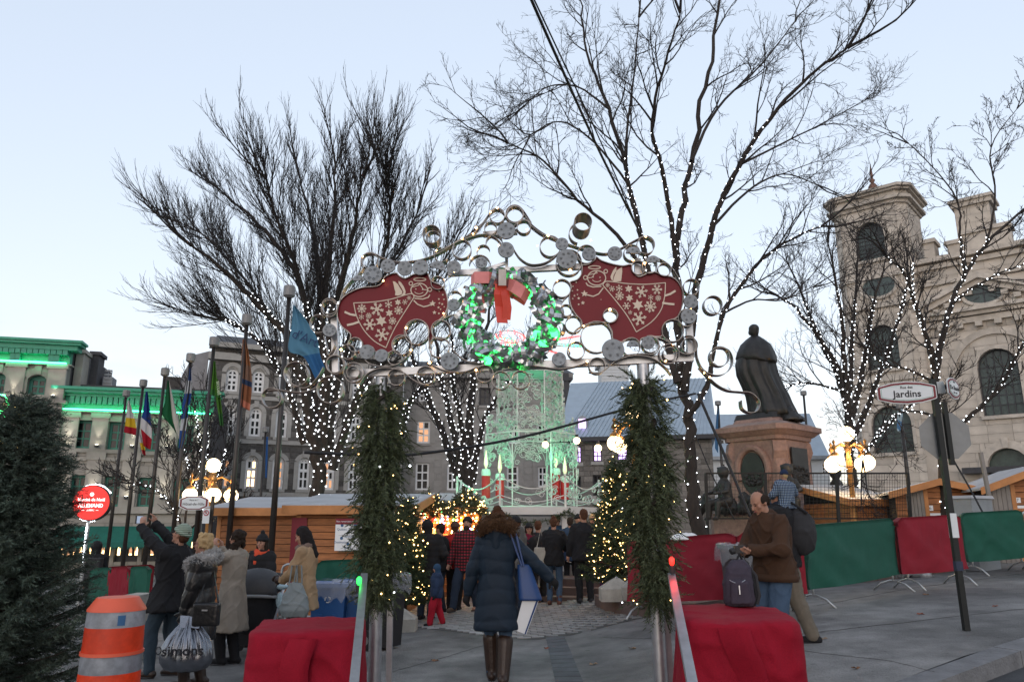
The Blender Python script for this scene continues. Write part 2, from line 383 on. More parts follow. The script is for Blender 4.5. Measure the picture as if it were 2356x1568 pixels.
def masonry(Fc,u0,u1,z0,z1,rh,bw,ops,m,parent,jit=.012,gap=.012,zmin=-9,nobj=300,name='stone',depth=.05):
    out = [];z = z0;r = 0
    while z < z1-.02:
        zt = min(z1,z+rh*random.uniform(.92,1.08) if zmin > -9 else z+rh);u = u0-random.uniform(0,bw) if r else u0-(bw/2 if r % 2 else 0)
        while u < u1:
            wv = bw*random.uniform(.65,1.35);a,c = max(u,u0),min(u+wv,u1);u += wv
            if c-a < .05: continue
            pieces = [(a,c,z,zt)]
            for o in ops:
                nx = []
                for (p0,p1,s0,s1) in pieces:
                    if o[0] >= p1 or o[1] <= p0 or o[2] >= s1 or o[3] <= s0: nx.append((p0,p1,s0,s1));continue
                    if o[0] > p0: nx.append((p0,o[0],s0,s1))
                    if o[1] < p1: nx.append((o[1],p1,s0,s1))
                    m0,m1 = max(p0,o[0]),min(p1,o[1])
                    if o[2] > s0: nx.append((m0,m1,s0,o[2]))
                    if o[3] < s1: nx.append((m0,m1,o[3],s1))
                pieces = nx
            out += [p for p in pieces if p[1]-p[0] > .04 and p[3]-p[2] > .04]
        z = zt;r += 1
    out.sort(key=lambda p: -(p[1]-p[0])*(p[3]-p[2])*(1 if p[2] > 2.2 else .01))
    me = cube_of(m);rest = MB();off = woff(parent)
    for i,(a,c,s0,s1) in enumerate(out):
        pr = random.uniform(0,jit)
        if i < nobj:
            o = linkobj(name,me,parent);o.location = Fc.pt(a+gap/2,s0+gap/2,-depth)-off;o.rotation_euler.z = Fc.ang
            o.scale = (c-a-gap,-(depth+pr),s1-s0-gap)
        else:
            p = Fc.pt;A = (a+gap/2,c-gap/2,s0+gap/2,s1-gap/2)
            rest.add([p(A[0],A[2],pr),p(A[1],A[2],pr),p(A[1],A[3],pr),p(A[0],A[3],pr),p(A[0],A[2],-depth),p(A[1],A[2],-depth),p(A[1],A[3],-depth),p(A[0],A[3],-depth)],
                [(0,1,2,3),(0,4,5,1),(1,5,6,2),(2,6,7,3),(3,7,4,0)])
    if rest.f: rest.build(name+'s',m,parent,kind='stuff')
def window(Fc,r,parent,fm,nx=2,nz=3,fw=.09,mw=.05,dep=-.22,glow=None,archh=0,gm=None,cross=None,sill=None,sillm=None):
    u0,u1,z0,z1 = r;mb = MB()
    Fc.box(mb,u0,u0+fw,z0,z1-archh,dep-.06,dep+.05);Fc.box(mb,u1-fw,u1,z0,z1-archh,dep-.06,dep+.05)
    Fc.box(mb,u0+fw,u1-fw,z0,z0+fw,dep-.06,dep+.05)
    if not archh: Fc.box(mb,u0+fw,u1-fw,z1-fw,z1,dep-.06,dep+.05)
    iu0,iu1,iz0,iz1 = u0+fw,u1-fw,z0+fw,(z1-archh if archh else z1-fw)
    bu = np.linspace(iu0,iu1,nx+1);bz = np.linspace(iz0,iz1,nz+1)
    for i in range(1,nx): Fc.box(mb,bu[i]-mw/2,bu[i]+mw/2,iz0,iz1,dep-.04,dep+.03)
    for j in range(1,nz):
        k = mw*(1.7 if cross == j else 1)
        Fc.box(mb,iu0,iu1,bz[j]-k/2,bz[j]+k/2,dep-.041,dep+.032)
    if archh:                              # segmental or round head with fan bars
        n = 10;c = (u0+u1)/2;hw = (u1-u0)/2;R = (hw*hw+archh*archh)/(2*archh);cz = z1-R;a0 = math.asin(min(1,hw/R));po = []
        if archh > hw*.98: a0 = math.pi/2;cz = z1-archh
        for i in range(n+1):
            a = -a0+2*a0*i/n;po.append((c+R*math.sin(a),cz+R*math.cos(a)))
        for i in range(n):
            (a1,b1),(a2,b2) = po[i],po[i+1];k = 1-fw/R
            q = lambda a,bb: (c+(a-c)*k,cz+(bb-cz)*k)
            c1,c2 = q(a1,b1),q(a2,b2);p = Fc.pt
            mb.hexa([p(*c1,dep+.05),p(*c2,dep+.05),p(*c2,dep-.06),p(*c1,dep-.06),p(a1,b1,dep+.05),p(a2,b2,dep+.05),p(a2,b2,dep-.06),p(a1,b1,dep-.06)])
        for i in range(1,nx): Fc.box(mb,bu[i]-mw/2,bu[i]+mw/2,iz1,iz1+max(.02,math.sqrt(max(0,R*R-(bu[i]-c)**2))+cz-iz1-fw*.5),dep-.04,dep+.03)
        Fc.box(mb,iu0,iu1,iz1-mw/2,iz1+mw/2,dep-.041,dep+.031)
    wo = mb.build('window',fm,parent);off = woff(wo)
    for i in range(nx):
        for j in range(nz):
            g = (glow if (glow is not None and (j == 0 or random.random() < .6)) else gm or M_glass)
            po_ = linkobj('pane',cube_of(g),wo);po_.location = Fc.pt(bu[i],bz[j],dep-.015+random.uniform(-.004,.004))-off;po_.rotation_euler.z = Fc.ang;po_.scale = (bu[i+1]-bu[i],-.01,bz[j+1]-bz[j])
    if archh:
        g = MB();g.prism([Fc.pt(a,bb,dep-.02) for a,bb in po],Fc.n*-.01);g.build('pane',gm or M_glass,wo)
        # stone filling of the two corners above the arch
        sp = MB();mid = n//2;p = Fc.pt
        for half in (range(0,mid),range(mid,n)):
            for i in half:
                (a1,b1),(a2,b2) = po[i],po[i+1]
                if z1+.002-min(b1,b2) < .003: continue
                sp.hexa([p(a1,b1,-.012),p(a2,b2,-.012),p(a2,b2,-.5),p(a1,b1,-.5),p(a1,z1+.002,-.012),p(a2,z1+.002,-.012),p(a2,z1+.002,-.5),p(a1,z1+.002,-.5)])
        sp.build('spandrel',sillm or fm,parent)
    back = MB();Fc.box(back,u0-.01,u1+.01,z0-.01,z1+.01,-.62,-.6);back.build('blind',M_dark,wo)
    if sill is not None:
        sb = MB();Fc.box(sb,u0-.12,u1+.12,z0-.2,z0-.002,-.1,sill);sb.build('sill',sillm,wo)
    return wo
M_dark = mat('dark_void',(.012,.012,.013),.9,var=0)
def surround(Fc,r,parent,m,wdt=.28,archh=.0,proud=.07,key=True):
    u0,u1,z0,z1 = r;mb = MB()
    Fc.box(mb,u0-wdt,u0-.002,z0,z1-archh,-.05,proud);Fc.box(mb,u1+.002,u1+wdt,z0,z1-archh,-.05,proud)
    if archh:
        c = (u0+u1)/2;hw = (u1-u0)/2;R = (hw*hw+archh*archh)/(2*archh);cz = z1-R;a0 = math.asin(min(1,hw/R));n = 10;Ro = R+wdt
        if archh > hw*.98: a0 = math.pi/2
        ko = Ro
        for i in range(n):
            a,a2 = -a0+2*a0*i/n,-a0+2*a0*(i+1)/n;p = Fc.pt
            S = lambda an,rr: (c+rr*math.sin(an),cz+rr*math.cos(an))
            i1,i2,o1,o2 = S(a,R+.003),S(a2,R+.003),S(a,Ro),S(a2,Ro)
            mb.hexa([p(*i1,proud),p(*i2,proud),p(*i2,-.05),p(*i1,-.05),p(*o1,proud),p(*o2,proud),p(*o2,-.05),p(*o1,-.05)])
        if key: Fc.box(mb,c-.16,c+.16,z1+.02,z1+wdt+.16,.0,proud+.05)
    else:
        Fc.box(mb,u0-wdt,u1+wdt,z1+.002,z1+wdt,-.05,proud)
    return mb.build('surround',m,parent)
# ---- stone town building with the green cornice (left)
M_lime = mat('limestone',(.33,.31,.275),.85,var=.16,vs=1.2,bump=.3,bs=30,island=.12,objr=.12,dirt=.25)
M_limj = mat('limestone_joint',(.2,.19,.17),.9)
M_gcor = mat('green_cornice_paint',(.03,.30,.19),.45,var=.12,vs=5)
M_led = mat('green_led',(.1,.8,.4),.5,var=0,emit=(.05,1,.42),es=2.6)
M_ledw = mat('uplight_lens',(.9,.9,.8),.5,var=0,emit=(1,.93,.74),es=5)
M_slate = mat('dark_slate',(.05,.05,.055),.7,var=.2,vs=6,bump=.3)
M_metal = mat('grey_sheet_metal',(.25,.27,.29),.5,.4,var=.12)
M_awn = mat('green_awning',(.012,.11,.085),.8,var=.12,vs=4)
F1 = Facade(145,40,.26)
def spot(loc,aim,e,col,size=70,parent=None,blend=.6,name='uplight_lamp'):
    l = bpy.data.lights.new(name,'SPOT');l.energy = e;l.color = col;l.spot_size = math.radians(size);l.spot_blend = blend;l.shadow_soft_size = .06
    o = bpy.data.objects.new(name,l);COL.objects.link(o);o.location = Vector(loc)-woff(parent);o.rotation_euler = (Vector(aim)-Vector(loc)).to_track_quat('-Z','Y').to_euler()
    if parent: o.parent = parent
    return o
def uplight(Fc,u,z,parent,e=11,d=.34):
    mb = MB();mb.lathe(Fc.pt(u,z-.14,d),[(.05,0),(.1,.02),(.11,.14),(.08,.15)],10);fx = mb.build('uplight',M_slate,parent)
    g = MB();g.lathe(Fc.pt(u,z+.005,d),[(.075,0),(.07,.012)],10);g.build('lens',M_ledw,fx)
    spot(Fc.pt(u,z+.1,d),Fc.pt(u,z+2.4,d-.22),e,(1,.93,.78),46,parent)
def cornice_profile(Fc,mb,u0,u1,prof):       # prof: (z0,z1,depth)
    for z0,z1,d in prof: Fc.box(mb,u0-d*.9,u1+d*.9,z0,z1-.004,-.3,d)
zg = -.8
ua,ub = F1.at(143,1000)[0],F1.at(481,1000)[0]
zc0,zc1 = F1.at(300,949)[1],F1.at(300,897)[1]
tb = thing('town_building','pale stone two-storey town building with a green-lit cornice and green awnings','building',F1.pt((ua+ub)/2,zg))
row1 = [(168,966,210,1031),(248,970,288,1034),(330,975,368,1038),(409,979,444,1041)]
row2 = [(158,1092,197,1163),(237,1095,277,1165),(317,1098,357,1166),(398,1100,435,1167)]
R1 = [F1.rect(*q) for q in row1];R2 = [F1.rect(*q) for q in row2]
shopz = F1.at(300,1212)[1]
shops = [(ua+.5+i*(ub-ua-.6)/5,ua+.3+(i+1)*(ub-ua-.6)/5,zg+.6,shopz-.55) for i in range(5)]
ops = R1+R2+shops
b = MB();wall_cells(F1,b,ua,ub,zg,zc0,ops);b.build('wall',M_limj,tb)
masonry(F1,ua,ub,zg,zc0,.42,1.0,ops,M_lime,tb,jit=.01,gap=.014)
for r in R1+R2: window(F1,r,tb,M_grn,2,3,fw=.13,mw=.07,sill=.14,sillm=M_lime,dep=-.3,cross=None)
for i,r in enumerate(R1): surround(F1,r,tb,M_lime,.3,0,.06)
pil = []
for i,r in enumerate(R1):
    nxt = R1[i+1][0] if i+1 < 4 else ub+.5
    if i < 3: pil.append((r[1]+nxt)/2)
pil = [ua+.35]+pil+[ub-.3]
zmid = F1.at(300,1050)[1];zsh = F1.at(300,1176)[1]
for u in pil:
    b = MB();F1.box(b,u-.38,u+.38,zsh+.25,zc0-.35,.0,.16);F1.box(b,u-.46,u+.46,zc0-.35,zc0-.05,.0,.24);F1.box(b,u-.46,u+.46,zmid-.2,zmid+.2,.0,.2);b.build('pilaster',M_lime,tb)
    uplight(F1,u,zmid+.55,tb);uplight(F1,u,zsh+.75,tb)
b = MB();cornice_profile(F1,b,ua,ub,[(zmid-.25,zmid-.05,.1)]);cornice_profile(F1,b,ua,ub,[(zsh-.1,zsh+.25,.2),(zc0-.05,zc0,.3)]);b.build('string_course',M_lime,tb)
hc = zc1-zc0
b = MB();cornice_profile(F1,b,ua,ub,[(zc0+.08,zc0+hc*.62,.12),(zc0+hc*.62,zc0+hc*.75,.3),(zc0+hc*.75,zc0+hc*.88,.55),(zc0+hc*.88,zc0+hc,.7)])
cor = b.build('cornice',M_gcor,tb)
for i in range(26):
    u = ua+.3+(ub-ua-.6)*i/25;b = MB();F1.box(b,u-.1,u+.1,zc0+hc*.3,zc0+hc*.62,.12,.26);b.build('bracket',M_gcor,cor)
b = MB();F1.box(b,ua,ub,zc0+.02,zc0+.07,.38,.44);b.build('led_strip',M_led,cor)
b = MB();F1.box(b,ua,ub,zg,zc1+.3,-9,-.62);b.build('roof_block',M_slate,tb)
for i in range(5):
    u0,u1,z0,z1 = shops[i]
    g = MB();F1.box(g,u0,u1,z0,z1,-.5,-.45);sw = g.build('shop_window',M_glow,tb)
    f = MB()
    for k in range(5): uu = u0+(u1-u0)*k/4;F1.box(f,uu-.06,uu+.06,z0,z1,-.44,-.3)
    F1.box(f,u0,u1,z1-.12,z1,-.44,-.28);F1.box(f,u0,u1,z0,z0+.3,-.44,-.28);f.build('frame',M_slate,sw)
    for k in range(7):
        d = MB();uu = random.uniform(u0+.2,u1-.2);zz = random.uniform(z0+.3,z1-.5);F1.box(d,uu-.12,uu+.12,zz,zz+random.uniform(.15,.45),-.43,-.4);d.build('display',M_dim,sw)
    aw = MB();p = F1.pt;za,zb = shopz+.05,shopz-.95
    prof = [(za,.1),(zb+.22,1.25),(zb,1.26)]
    for (z_a,d_a),(z_b,d_b) in zip(prof,prof[1:]):
        aw.hexa([p(u0-.1,z_b,d_b),p(u1+.1,z_b,d_b),p(u1+.1,z_b-.01,d_b-.03),p(u0-.1,z_b-.01,d_b-.03),p(u0-.1,z_a,d_a),p(u1+.1,z_a,d_a),p(u1+.1,z_a-.01,d_a-.03),p(u0-.1,z_a-.01,d_a-.03)])
    for uu in (u0-.1,u1+.08): aw.prism([p(uu,za,.1),p(uu,zb+.22,1.25),p(uu,zb+.2,.1)],F1.d*.02)
    a_ = aw.build('awning',M_awn,tb)
    vl = MB()
    for k in range(14): uu = u0-.1+(u1-u0+.2)*k/14;vl.prism([p(uu,zb,1.262),p(uu+(u1-u0)/14*.97,zb,1.262),p(uu+(u1-u0)/28,zb-.14,1.262)],F1.n*.01)
    vl.build('valance',M_awn,a_)
# ---- taller stone house at the left edge with a bracketed green cornice
F1b = Facade(145,39.6,.26)
t0,t1 = F1b.at(-60,900)[0],F1b.at(151,880)[0]
za,zb = F1b.at(80,838)[1],F1b.at(80,785)[1]
th = thing('town_house','taller pale stone house with bracketed green cornice behind the dark fir','building',F1b.pt((t0+t1)/2,zg))
TW = [F1b.rect(63,862,106,908),F1b.rect(-22,858,13,906),F1b.rect(63,945,106,1030),F1b.rect(-22,945,13,1030)]
b = MB();wall_cells(F1b,b,t0,t1,zg,za,TW);b.build('wall',M_limj,th)
masonry(F1b,t0,t1,zg,za,.42,1.0,TW,M_lime,th,jit=.01,gap=.014,nobj=200)
for i,r in enumerate(TW):
    window(F1b,r,th,M_grn,2,2,fw=.16,mw=.09,archh=.22 if i < 2 else 0,sill=.15,sillm=M_lime,dep=-.3);surround(F1b,r,th,M_lime,.36,.22 if i < 2 else 0,.09)
for x in (36,131):
    u = F1b.at(x,880)[0];b = MB();z0,z1 = F1b.at(x,925)[1],za-.2;F1b.box(b,u-.42,u+.42,z0,z1,0,.18);F1b.box(b,u-.5,u+.5,z1,z1+.25,0,.26);b.build('pilaster',M_lime,th)
    uplight(F1b,u,z0+.3,th)
b = MB();cornice_profile(F1b,b,t0,t1,[(F1b.at(80,926)[1],F1b.at(80,919)[1],.2),(za-.02,za+.04,.25)]);b.build('string_course',M_lime,th)
hc = zb-za
b = MB();cornice_profile(F1b,b,t0,t1,[(za+.08,za+hc*.6,.1),(za+hc*.6,za+hc*.8,.55),(za+hc*.8,za+hc*.9,.75),(za+hc*.9,za+hc,.85)]);cor = b.build('cornice',M_gcor,th)
for x in (36,46,124,136,-40):
    u = F1b.at(x,820)[0];b = MB();F1b.box(b,u-.13,u+.13,za+.1,za+hc*.6,.1,.4);b.build('bracket',M_gcor,cor)
for i in range(15):
    u = t0+.2+(t1-t0)*i/15;b = MB();F1b.box(b,u-.12,u+.12,za+hc*.4,za+hc*.6,.1,.5);b.build('dentil',M_gcor,cor)
b = MB();F1b.box(b,t0,t1,za+.05,za+.1,.3,.36);b.build('led_strip',M_led,cor)
b = MB();F1b.box(b,t0,t1,zg,zb+.1,-9,-.62);b.build('side_wall',M_slate,th)
for k,(x0,x1,y0,dm) in enumerate(((160,178,803,-.9),(180,199,796,-2.2))):
    u0,u1 = F1b.at(x0,840)[0],F1b.at(x1,840)[0];b = MB();F1b.box(b,u0,u1,zc0,F1b.at(x0,y0)[1],dm-1.2,dm);F1b.box(b,u0-.1,u1+.1,F1b.at(x0,y0)[1]+.003,F1b.at(x0,y0)[1]+.2,dm-1.3,dm+.1);b.build('chimney',M_lime if k == 0 else M_slate,th)
u0,u1 = F1b.at(203,860)[0],F1b.at(226,860)[0];b = MB();F1b.box(b,u0,u1,zc0,F1b.at(210,842)[1],-4,-3)
for k in range(6): F1b.box(b,u0+.05,u1-.05,zc1+.3+k*.22,zc1+.4+k*.22,-3,-2.95)
F1b.box(b,u0+.1,u0+.14,zc1+1,F1b.at(210,820)[1],-3.5,-3.46);F1b.box(b,u1-.2,u1-.16,zc1+1,F1b.at(210,822)[1],-3.5,-3.46);b.build('roof_vent_unit',M_metal,th)
# ---- dark stone building with white windows
M_ston = mat('dark_rubble_stone',(.085,.08,.075),.9,var=.25,vs=5,bump=.6,bs=18,island=.4,objr=.4)
M_stoj = mat('stone_mortar',(.15,.145,.135),.9,var=.15)
M_trim = mat('pale_stone_trim',(.33,.32,.3),.85,var=.1,vs=4)
F2 = Facade(470,52,.42)
u0,u1 = F2.at(470,1000)[0],F2.at(925,1000)[0];zt = F2.at(560,800)[1];zg = -1
ds = thing('dark_stone_building','dark grey rubble-stone four-storey building with white arched windows behind the flagpoles','building',F2.pt((u0+u1)/2,zg))
def r4(a,c,d,e): return (402.6+a/3.206,661.5+c/3.206,402.6+d/3.206,661.5+e/3.206)
c2 = [F2.rect(*r4(350,872,440,1088)),F2.rect(*r4(548,888,640,1098))]
du = c2[1][0]-c2[0][0]
DW = []
c3 = F2.rect(*r4(375,582,470,765));c1 = F2.rect(*r4(330,1235,420,1478))
for k in range(7):
    for row,(q,ah) in enumerate(((c3,.55),(c2[0],.35),(c1,.3))):
        DW.append(((c2[0][0]+k*du),(c2[0][1]+k*du),q[2],q[3],ah,row,k))
DW = [q for q in DW if q[1] < u1-.5]
b = MB();wall_cells(F2,b,u0,u1,zg,zt,DW);b.build('wall',M_stoj,ds)
masonry(F2,u0,u1,zg,zt,.36,.75,[q[:4] for q in DW],M_ston,ds,jit=.05,gap=.03,zmin=0,depth=.05)
for q in DW:
    gl = (M_glow if q[6] == 1 else M_dim) if (q[5] == 2 and q[6] in (0,1,2,4)) else None
    wo = window(F2,q[:4],ds,M_white,2,3,fw=.16,mw=.12,archh=q[4],dep=-.2,glow=gl,cross=2,sill=.14,sillm=M_trim)
    surround(F2,q[:4],ds,M_trim,.3,q[4],.07,key=q[5] > 0)
b = MB()
for yy,hh,dd in ((790,.35,.5),(812,.5,.25)):
    z = F2.at(520,yy)[1];F2.box(b,u0-.2,u1,z-hh,z,-.4,dd)
b.build('cornice',M_trim,ds)
b = MB()
for row in (c2[0],c1,c3): F2.box(b,u0,u1,row[2]-.5,row[2]-.22,-.03,.09)
z = (c1[3]+c1[2])/2+.9
b.build('string_course',M_trim,ds)
zr = F2.at(520,789)[1]
b = MB();p = F2.pt;b.hexa([p(u0,zr,.2),p(u1,zr,.2),p(u1,zr,-14),p(u0,zr,-14),p(u0+.3,zr+1.2,-3),p(u1,zr+1.2,-3),p(u1,zr+1.2,-12),p(u0+.3,zr+1.2,-12)]);b.build('roof',M_slate,ds)
M_patch = mat('grey_plaster_side',(.27,.27,.28),.9,var=.15,vs=1.5)
b = MB();b.hexa([p(u0-.02,zg,0),p(u0,zg,0),p(u0,zg,-13),p(u0-.02,zg,-13),p(u0-.02,zr-.4,-.02),p(u0,zr-.4,-.02),p(u0,zr-.4,-13),p(u0-.02,zr-.4,-13)]);b.build('side_wall',M_patch,ds)
b = MB();b.prism([p(u0-2.8,zg,-6),p(u0-.1,zg,-6),p(u0-.1,zr+.6,-6),p(u0-1.2,zr+.2,-6),p(u0-2.2,zr-2.4,-6)],F2.n*-6);b.build('gable_wing',M_patch,ds)
b = MB();F2.box(b,u0-3.0,u0-1.9,zg,zr-1.6,-7,-5.8);b.build('chimney',M_ston,ds)
# ---- grey ashlar building in the centre
M_ash = mat('grey_ashlar',(.27,.26,.245),.85,var=.18,vs=1.2,bump=.25,bs=25,island=.07,objr=.07,dirt=.12)
M_ashj = mat('grey_ashlar_joint',(.19,.185,.18),.9)
F3 = Facade(925,60,.08)
def r7(a,c,d,e): return (776.5+a/4.195,834+c/4.195,776.5+d/4.195,834+e/4.195)
u0,u1 = F3.at(925,1000)[0],F3.at(1313,1000)[0];zt = F3.at(1050,871)[1]
gb = thing('grey_ashlar_building','smooth grey ashlar building with white windows behind the lit fan-shaped tree','building',F3.pt((u0+u1)/2,zg))
GW = [F3.rect(*r7(768,558,892,776)),F3.rect(*r7(1092,585,1195,778)),F3.rect(*r7(752,963,882,1228)),F3.rect(*r7(1058,975,1160,1228)),F3.rect(*r7(1368,242,1478,412)),F3.rect(*r7(785,255,880,375)),F3.rect(*r7(1100,250,1195,390)),
      F3.rect(1166,1070,1193,1122),F3.rect(1238,1072,1260,1120),F3.rect(1170,975,1196,1020),F3.rect(1236,975,1260,1020)]
b = MB();wall_cells(F3,b,u0,u1,zg,zt,GW);b.build('wall',M_ashj,gb)
masonry(F3,u0,u1,zg,zt,.5,1.3,GW,M_ash,gb,jit=.004,gap=.01)
for i,r in enumerate(GW):
    window(F3,r,gb,M_slate if i == 4 else M_white,2,2 if i in (4,5,6) else 3,fw=.14,mw=.11,dep=-.18,sill=.1,sillm=M_ash,glow=M_dim if i == 0 else None);surround(F3,r,gb,M_ash,.4,0,.06)
b = MB();z = F3.at(1000,1028)[1];F3.box(b,u0,u1,z-.3,z,-.03,.12);F3.box(b,u0-.1,u1+.2,zt,zt+.5,-.5,.5);b.build('string_course',M_ash,gb)
b = MB();p = F3.pt;b.hexa([p(u0,zt+.5,.4),p(u1+.3,zt+.5,.4),p(u1+.3,zt+.5,-12),p(u0,zt+.5,-12),p(u0,zt+2.2,-4),p(u1-.6,zt+2.2,-4),p(u1-.6,zt+2.2,-9),p(u0,zt+2.2,-9)]);b.build('roof',M_slate,gb)
b = MB();F3.box(b,F3.at(1280,880)[0],F3.at(1305,880)[0],zt-3,F3.at(1290,862)[1],-.4,.9);F3.box(b,F3.at(1276,880)[0],F3.at(1312,880)[0],F3.at(1290,880)[1],F3.at(1290,872)[1],-.5,1.0);b.build('chimney',M_slate,gb)
# ---- stone seminary with the pale metal roof
M_roofb = mat('pale_blue_metal_roof',(.36,.42,.47),.45,.5,var=.08,vs=2)
M_sem = mat('brown_grey_stone',(.17,.155,.14),.9,var=.2,vs=5,bump=.5,bs=18,island=.3,objr=.3)
M_vio = mat('violet_lit_window',(.2,.15,.25),.3,var=0,emit=(.62,.42,.9),es=.55)
F4 = Facade(1316,46,-.22)
u0,u1 = F4.at(1300,1050)[0],F4.at(1640,1050)[0];ze = F4.at(1360,1006)[1]
sm = thing('stone_seminary','brown-grey stone wing with violet windows under a pale blue metal roof','building',F4.pt((u0+u1)/2,zg))
SW = [F4.rect(1322,1026,1337,1064),F4.rect(1364,1025,1384,1061),F4.rect(1420,1030,1444,1058),F4.rect(1500,1024,1520,1058),F4.rect(1364,1092,1384,1140),F4.rect(1322,1096,1337,1150)]
b = MB();wall_cells(F4,b,u0,u1,zg,ze,SW);b.build('wall',M_stoj,sm)
masonry(F4,u0,u1,zg,ze,.3,.55,SW,M_sem,sm,jit=.03,gap=.028,zmin=0)
for i,r in enumerate(SW): window(F4,r,sm,M_slate,2,3,fw=.07,mw=.05,dep=-.2,gm=M_vio if i < 4 else M_dark,sill=.08,sillm=M_trim)
zrt = F4.at(1400,878)[1];dep = 5.0
b = MB();p = F4.pt;zrt = ze+ (F4.at(1400,878,-dep)[1]-ze)
b.hexa([p(u0-.3,ze,.45),p(u1+.3,ze,.45),p(u1+.3,ze,-10),p(u0-.3,ze,-10),p(u0-.3,zrt,-dep),p(u1+.3,zrt,-dep),p(u1+.3,zrt,-dep-.3),p(u0-.3,zrt,-dep-.3)]);rf = b.build('roof',M_roofb,sm)
for i in range(34):                                  # standing seams, laid diagonally
    ua_ = u0+(u1-u0)*i/33;b = MB();b.bar(p(ua_,ze+.03,.44),p(min(u1+.2,ua_+1.7),zrt+.03,-dep),.035,.05);b.build('roof_seam',M_roofb,rf)
b = MB();F4.box(b,u0-.3,u1+.3,ze-.25,ze-.004,-.1,.5);b.build('eave',M_slate,sm)
ud = F4.at(1338,975)[0];zd = F4.at(1338,990)[1];b = MB();F4.box(b,ud-.32,ud+.32,zd,zd+.62,-2.5,-.35)
b.lathe(F4.pt(ud,zd+.62,-2.4),[(.32,0),(.32,2.04)],14,axis=F4.n);dm_ = b.build('dormer',M_metal,rf);g = MB();F4.box(g,ud-.22,ud+.22,zd+.05,zd+.75,-.34,-.33);g.build('dormer_pane',M_vio,rf)
# ---- white house with dormers, far behind the monument
F5 = Facade(1560,66,-.08)
u0,u1 = F5.at(1560,1050)[0],F5.at(1905,1050)[0];ze = F5.at(1640,1050)[1]
M_wh = mat('white_render',(.55,.57,.58),.8,var=.06)
wh = thing('white_house','long white house with dormers under a pale slate-blue roof behind the monument','building',F5.pt((u0+u1)/2,zg))
WW = [F5.rect(1609+k*47,1064,1624+k*47,1092) for k in range(7)]
b = MB();wall_cells(F5,b,u0,u1,zg,ze,WW,d1=0);b.build('wall',M_wh,wh)
for r in WW: window(F5,r,wh,M_white,2,3,fw=.1,mw=.07,dep=-.12)
zrt = F5.at(1640,953,-4)[1];p = F5.pt
b = MB();b.hexa([p(u0,ze,.4),p(u1,ze,.4),p(u1,ze,-9),p(u0,ze,-9),p(u0,zrt,-4),p(u1,zrt,-4),p(u1,zrt,-4.4),p(u0,zrt,-4.4)]);rf = b.build('roof',M_roofb,wh)
b = MB();F5.box(b,u0,u1,ze-.3,ze-.005,-.1,.45);b.build('eave',M_metal,wh)
for k in range(5):
    r = F5.rect(1607+k*49,1008,1624+k*49,1036);b = MB();F5.box(b,r[0],r[1],r[2]-.2,r[3],-3,-.9);b.prism([p(r[0]-.1,r[3],-.85),p(r[1]+.1,r[3],-.85),p((r[0]+r[1])/2,r[3]+.5,-.85)],F5.n*-2.5);d_ = b.build('dormer',M_wh,rf)
    g = MB();F5.box(g,r[0]+.12,r[1]-.12,r[2]+.1,r[3]-.05,-.9,-.88);g.build('dormer_pane',M_glass,rf)
# white cupola over the roofs
F5b = Facade(1410,75,0)
cu_ = thing('cupola_building','white clapboard roof turret showing under the gate over the blue roof','building',F5b.pt(0,zg))
r = F5b.rect(1384,838,1446,905);b = MB();F5b.box(b,r[0],r[1],zg,r[3],-3,0);b.build('wall',M_wh,cu_)
for k in range(9): b = MB();F5b.box(b,r[0]-.02,r[1]+.02,r[2]+k*.3,r[2]+k*.3+.24,-.01,.05);b.build('clapboard',M_wh,cu_)
b = MB();F5b.box(b,r[0]-.3,r[1]+.3,r[3],r[3]+.35,-3.3,.3);b.build('roof_edge',M_wh,cu_)
# ---------------------------------------------------------------- church on the right
M_ch = mat('church_limestone',(.55,.49,.42),.85,var=.18,vs=1.0,bump=.3,bs=20,island=.12,objr=.12,dirt=.22)
M_chj = mat('church_joint',(.24,.215,.19),.9)
M_cht = mat('church_trim',(.52,.465,.40),.85,var=.22,vs=2,bump=.2,dirt=.15)
M_lead = mat('leaded_glass',(.045,.065,.06),.25,var=.3,vs=3,objr=.3,spec=.5)
FC = Facade(2356,44,-.86);zg = 0
def q6(a,c): return (1840.7+a/3.407,345.1+c/3.407)
def q7(a,c): return (1898.2+a/3.634,776.5+c/3.634)
ch = thing('stone_church','large pale limestone church with a chamfered bell tower and pediment','church',FC.pt(0,zg))
uL,uR = FC.at(2080,900)[0],FC.at(2560,900)[0]
def rr(x0,y0,x1,y1): return FC.rect(x0,y0,x1,y1)
BW = rr(2253,800,2349,955);SL = (FC.at(2215,900)[0],FC.at(2400,900)[0])
DOOR = rr(2274,1030,2372,1130);SMALL = rr(2128,1070,2150,1110)
pz = FC.at(2200,700)[1]
zattic = FC.at(2200,585)[1]
FT_dep = 1.2
ops = [BW,(DOOR[0],DOOR[1],0,DOOR[3])]
b = MB();wall_cells(FC,b,uL,uR,zg,zattic,ops);b.build('wall',M_chj,ch)
masonry(FC,uL,uR,zg,zattic,.52,1.15,ops,M_ch,ch,jit=.012,gap=.016,nobj=300)
hwB = (BW[1]-BW[0])/2
window(FC,BW,ch,M_slate,5,5,fw=.08,mw=.05,dep=-.35,archh=hwB*.99,gm=M_lead,sill=.2,sillm=M_cht);surround(FC,BW,ch,M_cht,.22,hwB*.99,.08,key=False)
